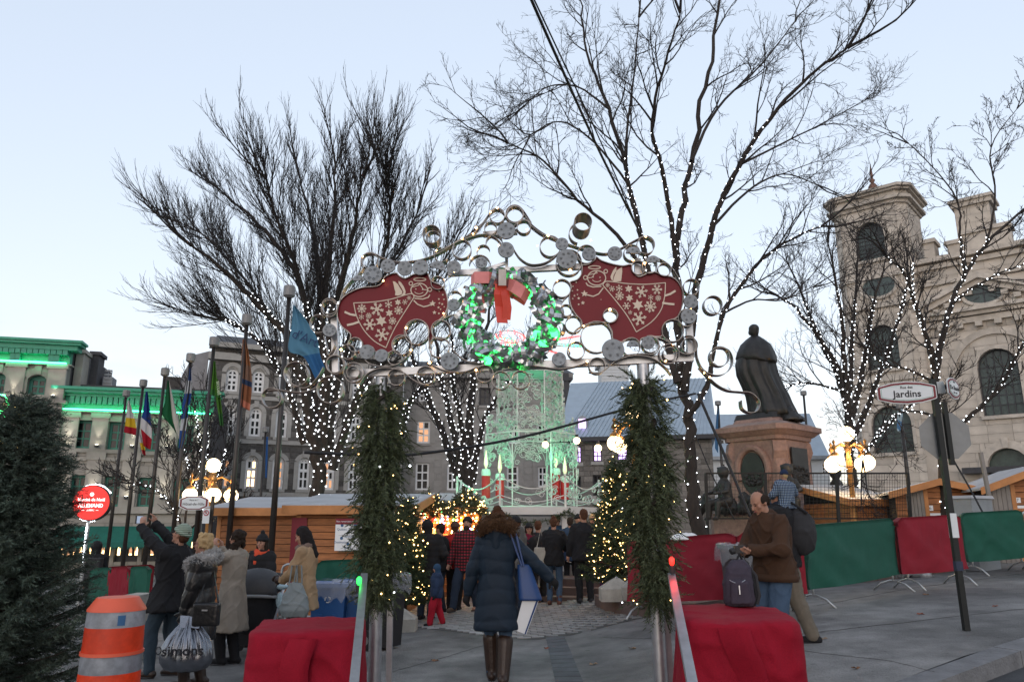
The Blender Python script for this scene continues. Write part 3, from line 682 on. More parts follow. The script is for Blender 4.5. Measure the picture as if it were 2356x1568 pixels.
# big blind arch round the window
c = (BW[0]+BW[1])/2;zc = BW[3]-hwB;p = FC.pt;b = MB();R = hwB*2.05
for i in range(24):
    a,a2 = math.pi*i/24,math.pi*(i+1)/24;S = lambda an,q: (c+q*math.cos(an),zc-.2+q*math.sin(an))
    b.hexa([p(*S(a,R),.14),p(*S(a2,R),.14),p(*S(a2,R),-.02),p(*S(a,R),-.02),p(*S(a,R+.4),.14),p(*S(a2,R+.4),.14),p(*S(a2,R+.4),-.02),p(*S(a,R+.4),-.02)])
b.build('blind_arch',M_cht,ch)
# doorway
hw = (DOOR[1]-DOOR[0])/2;b = MB();FC.box(b,DOOR[0],DOOR[1],0,DOOR[3]-hw,-.5,-.4);M_door = mat('dark_church_door',(.05,.04,.035),.6,var=.2);dr = b.build('door',M_door,ch)
c = (DOOR[0]+DOOR[1])/2;b = MB();b.prism([p(c+hw*math.cos(math.pi*i/16),DOOR[3]-hw+hw*math.sin(math.pi*i/16),-.4) for i in range(17)],FC.n*-.1);b.build('fanlight',M_lead,ch)
b = MB();FC.box(b,DOOR[0]-1.2,DOOR[1]+1.2,DOOR[3]-hw-.35,DOOR[3]-hw-.02,-.1,.8);b.build('porch_canopy',M_slate,ch)
surround(FC,(DOOR[0],DOOR[1],0,DOOR[3]),ch,M_cht,.45,hw*.99,.12)
cz = MB();FC.box(cz,DOOR[0],DOOR[0]+.02,0,3,-.02,0)
for a_,b_ in ((DOOR[0],1),(DOOR[1],-1)):
    sp = MB()
    for i in range(8):
        t0_,t1_ = math.pi/2*i/8,math.pi/2*(i+1)/8
        x0,z0 = c-b_*hw*math.cos(t0_),DOOR[3]-hw+hw*math.sin(t0_);x1,z1 = c-b_*hw*math.cos(t1_),DOOR[3]-hw+hw*math.sin(t1_)
        sp.hexa([p(x0,z0,-.01),p(x1,z1,-.01),p(x1,z1,-.5),p(x0,z0,-.5),p(x0,DOOR[3],-.01),p(x1,DOOR[3],-.01),p(x1,DOOR[3],-.5),p(x0,DOOR[3],-.5)])
    sp.build('spandrel',M_ch,ch)
# entablature lines, pilasters, pediment
zEnt = FC.at(2200,722)[1]
b = MB()
for (yy,hh,dd) in ((735,.35,.25),(722,.3,.45),(716,.22,.7)):
    z = FC.at(2200,yy)[1];FC.box(b,uL,uR,z-hh,z-.004,-.03,dd)
b.build('entablature',M_cht,ch)
for k in range(14): u = uL+.4+k*1.0;b = MB();z = FC.at(2200,735)[1];FC.box(b,u,u+.36,z-.65,z-.36,.0,.45);b.build('modillion',M_cht,ch)
ap = FC.at(*q6(1405,985));lb = FC.at(*q6(960,1300));ctr = ap[0];hwp = ctr-lb[0];zb = FC.at(2200,715)[1]+.05
b = MB();b.prism([p(ctr-hwp,zb,.35),p(ctr+hwp,zb,.35),p(ctr,ap[1]-.5,.35)],FC.n*-.6);b.build('pediment',M_ch,ch)
for s_ in (-1,1):
    b = MB()
    for (o1,o2,dd) in ((0,.35,.9),(-.35,-.01,.65)):
        b.hexa([p(ctr+s_*(hwp+.5),zb+o1,dd),p(ctr,ap[1]-.3+o1,dd),p(ctr,ap[1]-.3+o1,-.2),p(ctr+s_*(hwp+.5),zb+o1,-.2),p(ctr+s_*(hwp+.5),zb+o2,dd),p(ctr,ap[1]-.3+o2,dd),p(ctr,ap[1]-.3+o2,-.2),p(ctr+s_*(hwp+.5),zb+o2,-.2)])
    b.build('raking_cornice',M_cht,ch)
    for k in range(5):
        t = (k+.5)/5.5;b = MB();uu = ctr+s_*hwp*(1-t);zz = zb+(ap[1]-.3-zb)*t-.62;FC.box(b,uu-.18,uu+.18,zz,zz+.28,.36,.62);b.build('modillion',M_cht,ch)
oc = FC.at(*q6(1450,1130));b = MB();pts = [p(oc[0]+1.15*math.cos(t),oc[1]+.72*math.sin(t),.38) for t in np.linspace(0,2*math.pi,24,endpoint=False)];b.tube(pts,.13,6,closed=True);ow = b.build('oval_window',M_cht,ch)
b = MB();b.prism([p(oc[0]+1.1*math.cos(t),oc[1]+.68*math.sin(t),.36) for t in np.linspace(0,2*math.pi,24,endpoint=False)],FC.n*.02);b.build('pane',M_lead,ow)
b = MB();FC.box(b,oc[0]-.03,oc[0]+.03,oc[1]-.68,oc[1]+.68,.38,.41);FC.box(b,oc[0]-1.1,oc[0]+1.1,oc[1]-.03,oc[1]+.03,.38,.412)
for s_ in (-1,1):
    for t_ in (-1,1): b.bar(p(oc[0]+.25*s_,oc[1]+.2*t_,.39),p(oc[0]+.85*s_,oc[1]+.5*t_,.39),.03)
b.build('glazing_bar',M_slate,ow)
# attic parapet with blocks
b = MB()
for (yy,hh,dd) in ((600,.3,.2),(585,.3,.45),(640,.25,.2)):
    z = FC.at(2200,yy)[1];FC.box(b,uL,uR,z-hh,z-.004,-.5,dd)
b.build('attic_cornice',M_cht,ch)
zA = FC.at(2200,584)[1]
for x0,x1,y1 in ((2126,2150,560),(2180,2215,562),(2215,2330,530)):
    ua,ub = FC.at(x0,570)[0],FC.at(x1,570)[0];z1 = FC.at((x0+x1)/2,y1)[1];b = MB();FC.box(b,ua,ub,zA,z1,-1.2,.1);FC.box(b,ua-.12,ub+.12,z1+.002,z1+.25,-1.3,.25);b.build('parapet_block',M_ch,ch)
x0,y0 = q6(1250,560);x1,_ = q6(1515,400)
ua,ub = FC.at(x0-6,530,-2)[0],FC.at(x1,530,-2)[0];z1 = FC.at(2250,468,-2)[1];zb_ = FC.at(2250,560,-2)[1]
b = MB();FC.box(b,ua,ub,zA-1,z1,-2-(ub-ua),-2);pb = b.build('second_tower_stump',M_chj,ch)
F6s = Facade(2356,44,-.86);F6s.O = FC.O-FC.n*2
masonry(F6s,ua,ub,zA,z1,.5,.9,[],M_ch,ch,nobj=40)
b = MB();FC.box(b,ua-.15,ub+.15,z1,z1+.3,-2.15-(ub-ua),-1.83);FC.box(b,ua-.28,ub+.28,z1+.303,z1+.5,-2.28-(ub-ua),-1.7);b.build('stump_cornice',M_cht,ch)
# bell tower: front face on the facade line, chamfered corners
TD = 1.0
FTw = Facade(2356,44,-.86);FTw.O = FC.O+FC.n*TD
uA,uB = FTw.at(1946,620)[0],FTw.at(2076,620)[0];wT = uB-uA;cham = wT*.16
zT = FTw.at(2000,480)[1];zTc = FTw.at(2000,448)[1]
W1 = FTw.rect(1982,510,2025,598);W3 = FTw.rect(2004,748,2040,850);W4 = FTw.rect(1984,936,2040,1043)
# the tower is tall, so windows are stacked on one axis
ax = (uA+uB)/2
def centre(r,wd): return (ax-wd/2,ax+wd/2,r[2],r[3])
W1,W3,W4 = centre(W1,1.75),centre(W3,1.9),centre(W4,2.3)
b = MB();wall_cells(FTw,b,uA,uB,zg,zT,[W1,W3,W4]);b.build('tower_wall',M_chj,ch)
masonry(FTw,uA,uB,zg,zT,.52,1.1,[W1,W3,W4],M_ch,ch,jit=.012,gap=.016,nobj=260)
for r in (W1,W3,W4):
    hw = (r[1]-r[0])/2;window(FTw,r,ch,M_slate,4,6,fw=.07,mw=.045,dep=-.35,archh=hw*.99,gm=M_lead,sill=.15,sillm=M_cht);surround(FTw,r,ch,M_cht,.2,hw*.99,.06,key=False)
def poly_tower(z0,z1,out,inner=None):
    q = [(uA,0),(uB,0),(uB+cham,-cham),(uB+cham,-cham-wT),(uB,-2*cham-wT),(uA,-2*cham-wT),(uA-cham,-cham-wT),(uA-cham,-cham)]
    cx,cy = (uA+uB)/2,-cham-wT/2;k = 1+out/(wT/2)
    return [(cx+(a-cx)*k,cy+(c_-cy)*k) for a,c_ in q]
def ring(b,z0,z1,out,cut=0):
    q = poly_tower(z0,z1,out);b.prism([FTw.pt(a,z0,c_) for a,c_ in q],(0,0,z1-z0))
Fch = Facade(2356,44,-.86);q = poly_tower(0,0,0)
b = MB();qq = [(a,c_-(.05 if i < 2 else 0)) for i,(a,c_) in enumerate(q)]
b.add([FTw.pt(a,zg,c_) for a,c_ in q]+[FTw.pt(a,zT,c_) for a,c_ in q],[(i,(i+1) % 8,(i+1) % 8+8,i+8) for i in range(1,8)]);b.build('tower_side',M_ch,ch)
# masonry on the right chamfer and side
for (i0,nb) in ((1,60),(2,90)):
    fa = Facade(2356,44,0);a = FTw.pt(q[i0][0],0,q[i0][1]);c_ = FTw.pt(q[i0+1][0],0,q[i0+1][1]);fa.O = a;fa.d = (c_-a).normalized();fa.n = Vector((fa.d.y,-fa.d.x,0));fa.ang = math.atan2(fa.d.y,fa.d.x)
    fa.O = fa.O+fa.n*.05;masonry(fa,0,(c_-a).length,zT-14,zT,.52,1.0,[],M_ch,ch,nobj=nb)
fa = Facade(2356,44,0);a = FTw.pt(q[7][0],0,q[7][1]);c_ = FTw.pt(q[0][0],0,q[0][1]);fa.O = a;fa.d = (c_-a).normalized();fa.n = Vector((fa.d.y,-fa.d.x,0));fa.ang = math.atan2(fa.d.y,fa.d.x)
fa.O = fa.O+fa.n*.05;masonry(fa,0,(c_-a).length,zg,zT,.52,1.0,[],M_ch,ch,nobj=60)
b = MB();h = zTc-zT
ring(b,zT,zT+h*.25,.12);ring(b,zT+h*.253,zT+h*.45,.3);ring(b,zT+h*.453,zT+h*.85,.12);ring(b,zT+h*.853,zT+h*1.0,.3);ring(b,zT+h*1.003,zT+h*1.2,.42)
b.build('tower_cornice',M_cht,ch)
q = poly_tower(0,0,.36);zr = zT+h*1.205;cx,cy = (uA+uB)/2,-cham-wT/2
b = MB();b.add([FTw.pt(a,zr,c_) for a,c_ in q]+[FTw.pt(cx,zr+wT*.24,cy)],[(i,(i+1) % 8,8) for i in range(8)]);trf = b.build('tower_roof',M_roofb,ch)
b = MB();b.lathe(FTw.pt(cx,zr+wT*.22,cy),[(.3,0),(.3,.5),(.18,.7),(.09,.75),(.2,.95),(.08,1.1),(.1,1.3),(.02,2.2)],12);b.build('finial',mat('brown_copper',(.16,.085,.06),.5,.3),trf,smooth=True)
for yy,hh,dd in ((636,.25,.12),(700,.35,.16),(868,.4,.2),(880,.3,.12),(905,.25,.1)):
    z = FTw.at(2000,yy)[1];b = MB();ring(b,z-hh,z,dd);b.build('string_course',M_cht,ch)
oc = (ax+.2,FTw.at(2010,661)[1]);p = FTw.pt
b = MB();pts = [p(oc[0]+1.1*math.cos(t),oc[1]+.78*math.sin(t),.04) for t in np.linspace(0,2*math.pi,24,endpoint=False)];b.tube(pts,.14,6,closed=True);ow = b.build('oval_window',M_cht,ch)
b = MB();b.prism([p(oc[0]+1.05*math.cos(t),oc[1]+.74*math.sin(t),.025) for t in np.linspace(0,2*math.pi,24,endpoint=False)],FTw.n*.02);b.build('pane',M_lead,ow)
b = MB();FTw.box(b,oc[0]-.03,oc[0]+.03,oc[1]-.7,oc[1]+.7,.05,.07);FTw.box(b,oc[0]-1,oc[0]+1,oc[1]-.03,oc[1]+.03,.05,.072);b.build('glazing_bar',M_slate,ow)
# ---------------------------------------------------------------- bare trees
M_bark = mat('bark',(.035,.028,.024),.95,var=.35,vs=9,bump=.9,bs=22,stretch=(1,1,.25))
M_twig = mat('twig',(.03,.026,.026),.95,var=.2,vs=5)
M_bulbw = mat('cool_white_bulb',(.9,.9,1),.5,var=0,emit=(.86,.93,1),es=2.6,nosample=True)
M_bulby = mat('warm_bulb',(1,.8,.4),.5,var=0,emit=(1,.60,.2),es=2.6,nosample=True)
M_wire = mat('dark_green_wire',(.01,.016,.012),.6,var=0)
def sweep(polys):
    groups = {}
    for pts,rad,k in polys: groups.setdefault((len(pts),k),[]).append((pts,rad))
    VV = [];FF = [];base = 0
    for (n,k),lst in groups.items():
        A = np.array([p for p,_ in lst],dtype=float);R = np.array([r for _,r in lst],dtype=float);m = len(lst)
        T = np.zeros_like(A);T[:,1:-1] = A[:,2:]-A[:,:-2];T[:,0] = A[:,1]-A[:,0];T[:,-1] = A[:,-1]-A[:,-2]
        T /= np.linalg.norm(T,axis=2,keepdims=True)+1e-9
        ref = np.tile(np.array([.31,.87,.38]),(m,n,1));U = np.cross(T,ref);U /= np.linalg.norm(U,axis=2,keepdims=True)+1e-9;W = np.cross(T,U)
        an = np.arange(k)*2*np.pi/k
        V = A[:,:,None,:]+R[:,:,None,None]*(U[:,:,None,:]*np.cos(an)[None,None,:,None]+W[:,:,None,:]*np.sin(an)[None,None,:,None])
        idx = base+np.arange(m*n*k).reshape(m,n,k);a = idx[:,:-1];b_ = idx[:,1:]
        FF.append(np.stack([a,np.roll(a,-1,2),np.roll(b_,-1,2),b_],-1).reshape(-1,4));VV.append(V.reshape(-1,3));base += m*n*k
    return np.concatenate(VV),np.concatenate(FF)
class Rng(random.Random): pass
def grow(rg,out,p,d,L,r,lev,cfg):
    n = (7,6,5,4)[min(lev,3)];pts = [np.array(p,float)];dd = np.array(d,float);step = L/(n-1)
    for i in range(n-1):
        dd = dd+np.array([rg.gauss(0,1),rg.gauss(0,1),rg.gauss(0,1)])*cfg['wob']*(1+.25*lev)+np.array([0,0,cfg['up']])*(.16+.05*lev);dd /= np.linalg.norm(dd)+1e-9
        pts.append(pts[-1]+dd*step)
    tip = cfg['tip'];rad = [max(tip,r*(1-i/(n-1))+tip) for i in range(n)]
    out.append((np.array(pts),rad,4 if lev < 1 else 3))
    if lev >= cfg['lev']: return
    nc = cfg['kids'][lev]
    for c in range(nc):
        t = .18+.8*(c+rg.random())/nc;i = min(n-2,int(t*(n-1)));f = t*(n-1)-i;q = pts[i]*(1-f)+pts[i+1]*f
        ax = pts[i+1]-pts[i];ax /= np.linalg.norm(ax)
        per = np.cross(ax,[rg.gauss(0,1),rg.gauss(0,1),rg.gauss(0,1)]);per /= np.linalg.norm(per)+1e-9
        a = cfg['ang']*rg.uniform(.6,1.25);nd = ax*math.cos(a)+per*math.sin(a);nd = nd+np.array([0,0,cfg['up']*.22])
        nd /= np.linalg.norm(nd);grow(rg,out,q,nd,L*cfg['ratio']*rg.uniform(.6,1.15)*(1.15-.5*t),max(tip,rad[i]*.62),lev+1,cfg)
def bare_tree(name,label,Y,limbs,cfg,seed,light=None,base=None,trunk=None):
    """limbs: (pixels, r0, r1, depth offset at the tip); side branches grow along the outer part"""
    rg = Rng(seed);bx = limbs[0][0][0];q = base or P(bx[0],bx[1],Y);q = Vector((q.x,Y,gz(q.x,Y)))
    t = thing(name,label,'tree',q);main = [];fine = [];lines = []
    for li,(px,r0,r1,dz) in enumerate(limbs):
        pts = [P(x,y,Y+dz*(i/(len(px)-1))**1.3) for i,(x,y) in enumerate(px)]
        if li == 0 and trunk is not False: pts = [Vector((q.x,q.y,q.z-.1))]+pts
        sp = spline(pts,5);n = len(sp);A = np.array([tuple(v) for v in sp])
        A[1:-1] += np.array([[rg.gauss(0,1),rg.gauss(0,1),0] for _ in range(n-2)])*r0*.12
        tt = np.linspace(0,1,n);rad = r0+(r1-r0)*tt**.8
        if li == 0 and trunk is not False: rad = rad*(1+.5*np.exp(-tt*14))
        rad = rad*cfg.get('slim',1);main.append((A,list(rad),10));lines.append((A,rad))
        nk = cfg['side'];ll = np.linalg.norm(A[1:]-A[:-1],axis=1).sum()
        for c in range(nk):
            s = cfg.get('s0',.3)+(1-cfg.get('s0',.3))*(c+rg.random())/nk;i = min(n-2,int(s*(n-1)));ax = A[i+1]-A[i];ax /= np.linalg.norm(ax)
            per = np.cross(ax,[rg.gauss(0,1),rg.gauss(0,1),rg.gauss(0,1)]);per /= np.linalg.norm(per)+1e-9
            a = cfg['ang']*rg.uniform(.7,1.3);nd = ax*math.cos(a)+per*math.sin(a);nd[2] += cfg['up']*.25;nd /= np.linalg.norm(nd)
            grow(rg,fine,A[i],nd,cfg['len']*rg.uniform(.6,1.2)*(1.15-.45*s),min(rad[i]*.6,cfg['r']),0,cfg)
        ax = A[-1]-A[-2];ax /= np.linalg.norm(ax)
        for c in range(2):
            nd = ax+np.array([rg.gauss(0,.2),rg.gauss(0,.2),rg.gauss(0,.15)]);grow(rg,fine,A[-1],nd/np.linalg.norm(nd),cfg['len']*.9,r1,0,cfg)
    V,Fq = sweep(main);npmesh('trunk',V,Fq,M_bark,t,smooth=True)
    V,Fq = sweep(fine);npmesh('crown',V,Fq,M_twig,t,kind='stuff')
    if light:
        n_l,rb,zmin,zmax,lab,which = light
        ls = thing('tree_light_string',lab,'string lights',q);PB = [];wires = MB()
        for li,(A,rad) in enumerate(lines):
            if which is not None and li not in which: continue
            seg = np.linalg.norm(A[1:]-A[:-1],axis=1);cum = np.concatenate([[0],np.cumsum(seg)]);ll = cum[-1]
            m = int(n_l*ll);a = rg.random()*6;wl = []
            for j in range(m):
                s = ll*(j+rg.random()*.7)/m;i = min(len(seg)-1,int(np.searchsorted(cum,s)-1));f = (s-cum[i])/seg[i];c = A[i]*(1-f)+A[i+1]*f;r = rad[i]+rb*.5
                if not zmin < c[2] < zmax or r < .012: continue
                ax = A[i+1]-A[i];ax /= np.linalg.norm(ax);u = np.cross(ax,[.3,.8,.5]);u /= np.linalg.norm(u);v = np.cross(ax,u)
                a += 2.4+rg.uniform(-.5,.5);pt = c+(u*math.cos(a)+v*math.sin(a))*r;PB.append(pt)
            for j in range(int(ll/.12)):
                s = ll*j/int(ll/.12+1);i = min(len(seg)-1,max(0,int(np.searchsorted(cum,s)-1)));f = (s-cum[i])/seg[i];c = A[i]*(1-f)+A[i+1]*f
                if not zmin < c[2] < zmax: continue
                ax = A[i+1]-A[i];ax /= np.linalg.norm(ax);u = np.cross(ax,[.3,.8,.5]);u /= np.linalg.norm(u);v = np.cross(ax,u);an = j*1.1;wl.append(Vector(c+(u*math.cos(an)+v*math.sin(an))*(rad[i]+.01)))
            if len(wl) > 3: wires.tube(wl,.008,3,cap=False)
        bulbs(PB,rb,M_bulbw,ls)
        if wires.f: wires.build('wire',M_wire,ls)
    return t
OCT = np.array([(1,0,0),(-1,0,0),(0,1,0),(0,-1,0),(0,0,1),(0,0,-1)],float);OCF = np.array([(0,2,4),(2,1,4),(1,3,4),(3,0,4),(2,0,5),(1,2,5),(3,1,5),(0,3,5)])
def bulbs(PB,rb,m,parent,name='bulb'):
    if not PB: return
    PB = np.array([tuple(p) for p in PB]);n = len(PB);V = (PB[:,None,:]+OCT[None]*rb*np.random.uniform(.55,1.3,(n,1,1))).reshape(-1,3)
    Fq = (np.arange(n)[:,None,None]*6+OCF[None]).reshape(-1,3);return npmesh(name,V,Fq,m,parent,kind='stuff')
C_ELM = dict(wob=.055,up=.34,tip=.0027,lev=2,kids=(9,5),ang=.38,ratio=.52,side=34,len=2.7,r=.017,s0=.16,slim=.62)
bare_tree('bare_elm_tree','big bare elm with upswept dense twigs, left of the silver gate',24,[
    ([(733,1140),(718,1000),(690,850),(640,750),(570,680),(505,615),(440,565)],.42,.05,-2),
    ([(735,1050),(720,850),(700,680),(650,580),(580,500),(500,430)],.3,.04,2),
    ([(740,1060),(735,800),(735,640),(715,520),(690,410)],.32,.04,3),
    ([(745,1050),(760,760),(790,640),(815,520),(835,410)],.28,.04,-3),
    ([(750,1060),(790,820),(850,690),(910,590),(960,490)],.26,.04,2),
    ([(740,950),(745,700),(760,580),(768,470),(772,380)],.22,.04,0),
    ([(700,1020),(660,890),(600,790),(540,745),(505,735)],.17,.03,-1),
    ([(765,1080),(830,900),(920,780),(990,660),(1040,570)],.24,.04,1),
    ([(725,850),(690,640),(640,510),(610,410)],.16,.035,-2),
    ([(640,750),(560,640),(480,550),(410,510)],.1,.03,2),
    ([(850,680),(890,560),(895,460),(885,390)],.1,.03,-2)],C_ELM,11,
    (17,.021,1.9,8.6,'dense cool white bulbs wrapped round the big left elm',None))
C_ASH = dict(wob=.12,up=.22,tip=.002,lev=3,kids=(5,4,3),ang=.66,ratio=.54,side=10,len=2.0,r=.02,s0=.35,slim=.58)
bare_tree('bare_maple_tree','tall bare tree on the right, leaving the top of the picture',15,[
    ([(1606,1235),(1592,1100),(1582,960),(1566,820),(1555,650),(1562,520),(1590,370),(1620,200),(1650,60),(1660,-60)],.26,.04,1),
    ([(1575,900),(1600,690),(1640,520),(1700,380),(1790,250),(1880,160),(1950,110)],.15,.03,-2),
    ([(1560,880),(1500,650),(1450,430),(1400,250),(1350,120),(1335,0)],.14,.03,2),
    ([(1498,650),(1420,540),(1330,460),(1250,370),(1170,330)],.09,.02,-1),
    ([(1560,620),(1530,420),(1500,280),(1530,150),(1565,30)],.1,.025,-2),
    ([(1578,960),(1625,890),(1665,720),(1750,600),(1830,545),(1890,520)],.11,.02,-1),
    ([(1505,670),(1470,520),(1440,380),(1455,200),(1470,40)],.09,.025,1),
    ([(1640,520),(1720,440),(1800,400),(1880,425)],.06,.015,1),
    ([(1590,370),(1650,250),(1750,150),(1830,50)],.07,.02,2),
    ([(1400,250),(1330,200),(1260,200),(1210,240)],.045,.015,1),
    ([(1450,430),(1370,330),(1290,280),(1220,310)],.05,.015,-2),
    ([(1700,380),(1800,330),(1900,280),(1990,230)],.05,.012,2),
    ([(1665,720),(1730,690),(1800,690),(1870,660)],.045,.012,0)],C_ASH,5,
    (11,.012,1.2,9.5,'cool white bulbs wound up the tall right-hand tree',{0,1,2,4,5,6}))
C_SM = dict(wob=.12,up=.3,tip=.0045,lev=2,kids=(6,4),ang=.6,ratio=.55,side=11,len=2.3,r=.022,s0=.3,slim=.8)
bare_tree('bare_fan_tree','many-stemmed bare tree fanning out before the grey ashlar building',34,[
    ([(1064,1142),(1018,1000),(978,900),(950,830),(930,740)],.3,.06,0),([(1062,1100),(1045,1000),(1020,890),(1005,800),(990,720)],.25,.05,2),
    ([(1070,1080),(1062,980),(1042,880),(1040,780)],.22,.05,-2),([(1076,1120),(1082,950),(1092,860),(1120,760),(1130,690)],.3,.05,1),
    ([(1086,1110),(1110,980),(1155,900),(1200,840)],.2,.05,-1),([(922,1000),(940,930),(985,880),(1040,850)],.2,.06,1)],C_SM,21,
    (12,.025,2.2,9.4,'cool white bulbs along the stems of the fan-shaped tree',None))
bare_tree('bare_vase_tree','vase-shaped bare tree in front of the church tower',29,[
    ([(1962,1120),(1958,1000),(1945,900),(1900,800),(1840,720),(1790,680)],.28,.04,0),([(1955,960),(1925,860),(1870,740),(1830,640)],.17,.03,1),
    ([(1952,950),(1945,830),(1930,690),(1905,560)],.18,.03,-1),([(1958,960),(1985,850),(2010,700),(2040,590)],.18,.03,1),
    ([(1965,1000),(2010,900),(2060,760),(2090,640)],.17,.03,-1),([(1955,900),(1960,780),(1970,660),(1975,560)],.14,.03,2),
    ([(1940,900),(1860,880),(1800,890)],.08,.02,-1),([(1978,1060),(2030,990),(2100,930),(2150,905)],.1,.03,-2)],
    dict(C_SM,side=10,len=2.3,kids=(5,4),tip=.004),31,(12,.022,2.6,10.5,'cool white bulbs covering the tree before the church tower',None))
bare_tree('bare_street_tree','bare tree with lit forked limbs at the right edge beside the street sign',19,[
    ([(2172,1200),(2166,1040),(2156,930),(2148,830),(2120,730),(2085,640),(2040,590)],.22,.03,-1),([(2152,870),(2175,750),(2215,640),(2270,560),(2356,480),(2420,430)],.15,.035,1),
    ([(2220,630),(2208,540),(2205,470),(2160,400),(2090,330)],.07,.018,1),([(2166,1010),(2240,950),(2300,890),(2356,790),(2400,730)],.12,.03,-1),
    ([(2150,880),(2090,850),(2030,835),(1990,800)],.07,.02,0),([(2160,960),(2100,945),(2050,960),(2010,1010),(1985,1060)],.06,.02,-1),([(2190,700),(2240,660),(2320,620),(2390,600)],.06,.02,-1),
    ([(2270,560),(2290,450),(2280,340),(2340,250)],.06,.015,0),([(2150,860),(2130,780),(2105,700),(2100,600)],.08,.02,2)],
    dict(C_ASH,len=1.7,side=9,tip=.003),41,(12,.0145,1.9,9,'cool white bulbs on the forked limbs beside the street sign',None))
bare_tree('bare_sapling','thin bare sapling wound with bulbs before the green-awning building',27,[
    ([(462,1160),(462,1090),(458,1010),(450,945)],.07,.02,0),([(462,1120),(475,1060),(478,1000),(474,950)],.05,.015,1),([(460,1130),(435,1080),(425,1030)],.04,.012,-1),([(470,1150),(500,1100),(520,1030)],.03,.01,0)],
    dict(C_SM,side=9,len=1.6,r=.02,tip=.006),51,(15,.021,2.0,6.5,'cool white bulbs winding up the thin sapling',None))
bare_tree('bare_shrub','low bare twiggy shrub behind the flagpoles',22,[
    ([(420,1240),(400,1170),(350,1120),(300,1110)],.05,.012,0),([(420,1230),(430,1150),(410,1080),(390,1040)],.05,.012,1),([(422,1230),(470,1190),(520,1170)],.04,.012,-1)],
    dict(C_SM,side=10,len=1.3,r=.02,tip=.006),52,(9,.018,1.4,3,'few cool white bulbs on the low shrub behind the raised arms',{0,2}))
# ---------------------------------------------------------------- evergreens
M_fir = mat('fir_needles',(.042,.062,.046),.7,var=.65,vs=6,island=.35)
M_cedar = mat('cedar_spray',(.052,.068,.032),.7,var=.5,vs=8,island=.4)
M_xmas = mat('christmas_tree_needles',(.03,.05,.02),.7,var=.4,vs=6,island=.35)
def needles(Pt,D,L,nn,nl,nw,spread=.9,flat=0,seed=1):
    """twigs (n,3) with direction D and length L -> needle triangles"""
    rs = np.random.RandomState(seed);n = len(Pt);D = D/np.linalg.norm(D,axis=1,keepdims=True)
    U = np.cross(D,rs.normal(size=(n,3)));U /= np.linalg.norm(U,axis=1,keepdims=True)+1e-9
    if flat: U = np.cross(D,np.array([0,0,1.0])+rs.normal(size=(n,3))*.25);U /= np.linalg.norm(U,axis=1,keepdims=True)+1e-9
    W = np.cross(D,U);t = (np.arange(nn)+.5)/nn
    C = Pt[:,None,:]+D[:,None,:]*(L[:,None]*t[None,:])[:,:,None]
    C[:,:,2] -= (t**2)[None,:]*L[:,None]*.18
    if flat: an = np.where(np.arange(nn) % 2 == 0,0,np.pi)[None,:]+rs.normal(size=(n,nn))*.35
    else: an = rs.uniform(0,2*np.pi,(n,nn))
    Rd = U[:,None,:]*np.cos(an)[:,:,None]+W[:,None,:]*np.sin(an)[:,:,None]
    Nd = D[:,None,:]*(1.05-spread*.5*(1-t*.5))[None,:,None]+Rd*spread;Nd /= np.linalg.norm(Nd,axis=2,keepdims=True)
    ln = (nl*rs.uniform(.7,1.25,(n,nn))*(1.1-.45*t)[None,:])[:,:,None]
    side = np.cross(Nd,D[:,None,:]);side /= np.linalg.norm(side,axis=2,keepdims=True)+1e-9
    side = side*.5+rs.normal(size=(n,nn,3))*.4;side /= np.linalg.norm(side,axis=2,keepdims=True)+1e-9
    A = C-side*nw;B_ = C+side*nw;T = C+Nd*ln
    V = np.stack([A,B_,T],2).reshape(-1,3);Fq = np.arange(n*nn*3).reshape(-1,3)
    S1 = Pt;S2 = Pt+D*L[:,None];S2 = S2-np.array([0,0,1])*(L*.18)[:,None];k = len(V);V = np.concatenate([V,S1-U*.004,S1+U*.004,S2]);i = np.arange(n)
    return V,np.concatenate([Fq,np.stack([k+i,k+n+i,k+2*n+i],1)])
def cone_tree(base,H,R,nb,twigs,seed,tl=.16,low=.05,droop=.25,prof=.85):
    rs = np.random.RandomState(seed);PP = [];DD = [];LL = [];limbs = []
    for i in range(nb):
        h = low+(1-low)*((i+rs.rand())/nb)**.85;a = i*2.399+rs.rand()*.5;r = R*(1-h)**prof*rs.uniform(.75,1.15)+.03
        d = np.array([math.cos(a),math.sin(a),.35-droop*(1-h)]);o = np.array(base)+np.array([0,0,H*h]);pts = [o+d*r*s-np.array([0,0,droop*.3*r*s*s])+np.array([0,0,.18*r*s**3]) for s in np.linspace(0,1,5)]
        limbs.append((np.array(pts),[.012+.012*(1-h),.01,.008,.006,.003],3))
        m = max(3,int(twigs*r/R))
        for j in range(m):
            s = .12+.88*(j+rs.rand())/m;q = o+d*r*s-np.array([0,0,droop*.3*r*s*s])+np.array([0,0,.18*r*s**3]);sd = rs.choice([-1,1]);lat = np.array([-math.sin(a),math.cos(a),0])*sd
            dir_ = d*.75+lat*rs.uniform(.3,1.0)*(1.1-s*.7)+rs.normal(size=3)*.15;PP.append(q);DD.append(dir_);LL.append(tl*rs.uniform(.7,1.3)*(1.25-.45*s))
    limbs.append((np.array([np.array(base),np.array(base)+[0,0,H*.5],np.array(base)+[0,0,H*1.0]]),[R*.05+.015,R*.035+.01,.006],6))
    return np.array(PP),np.array(DD),np.array(LL),limbs
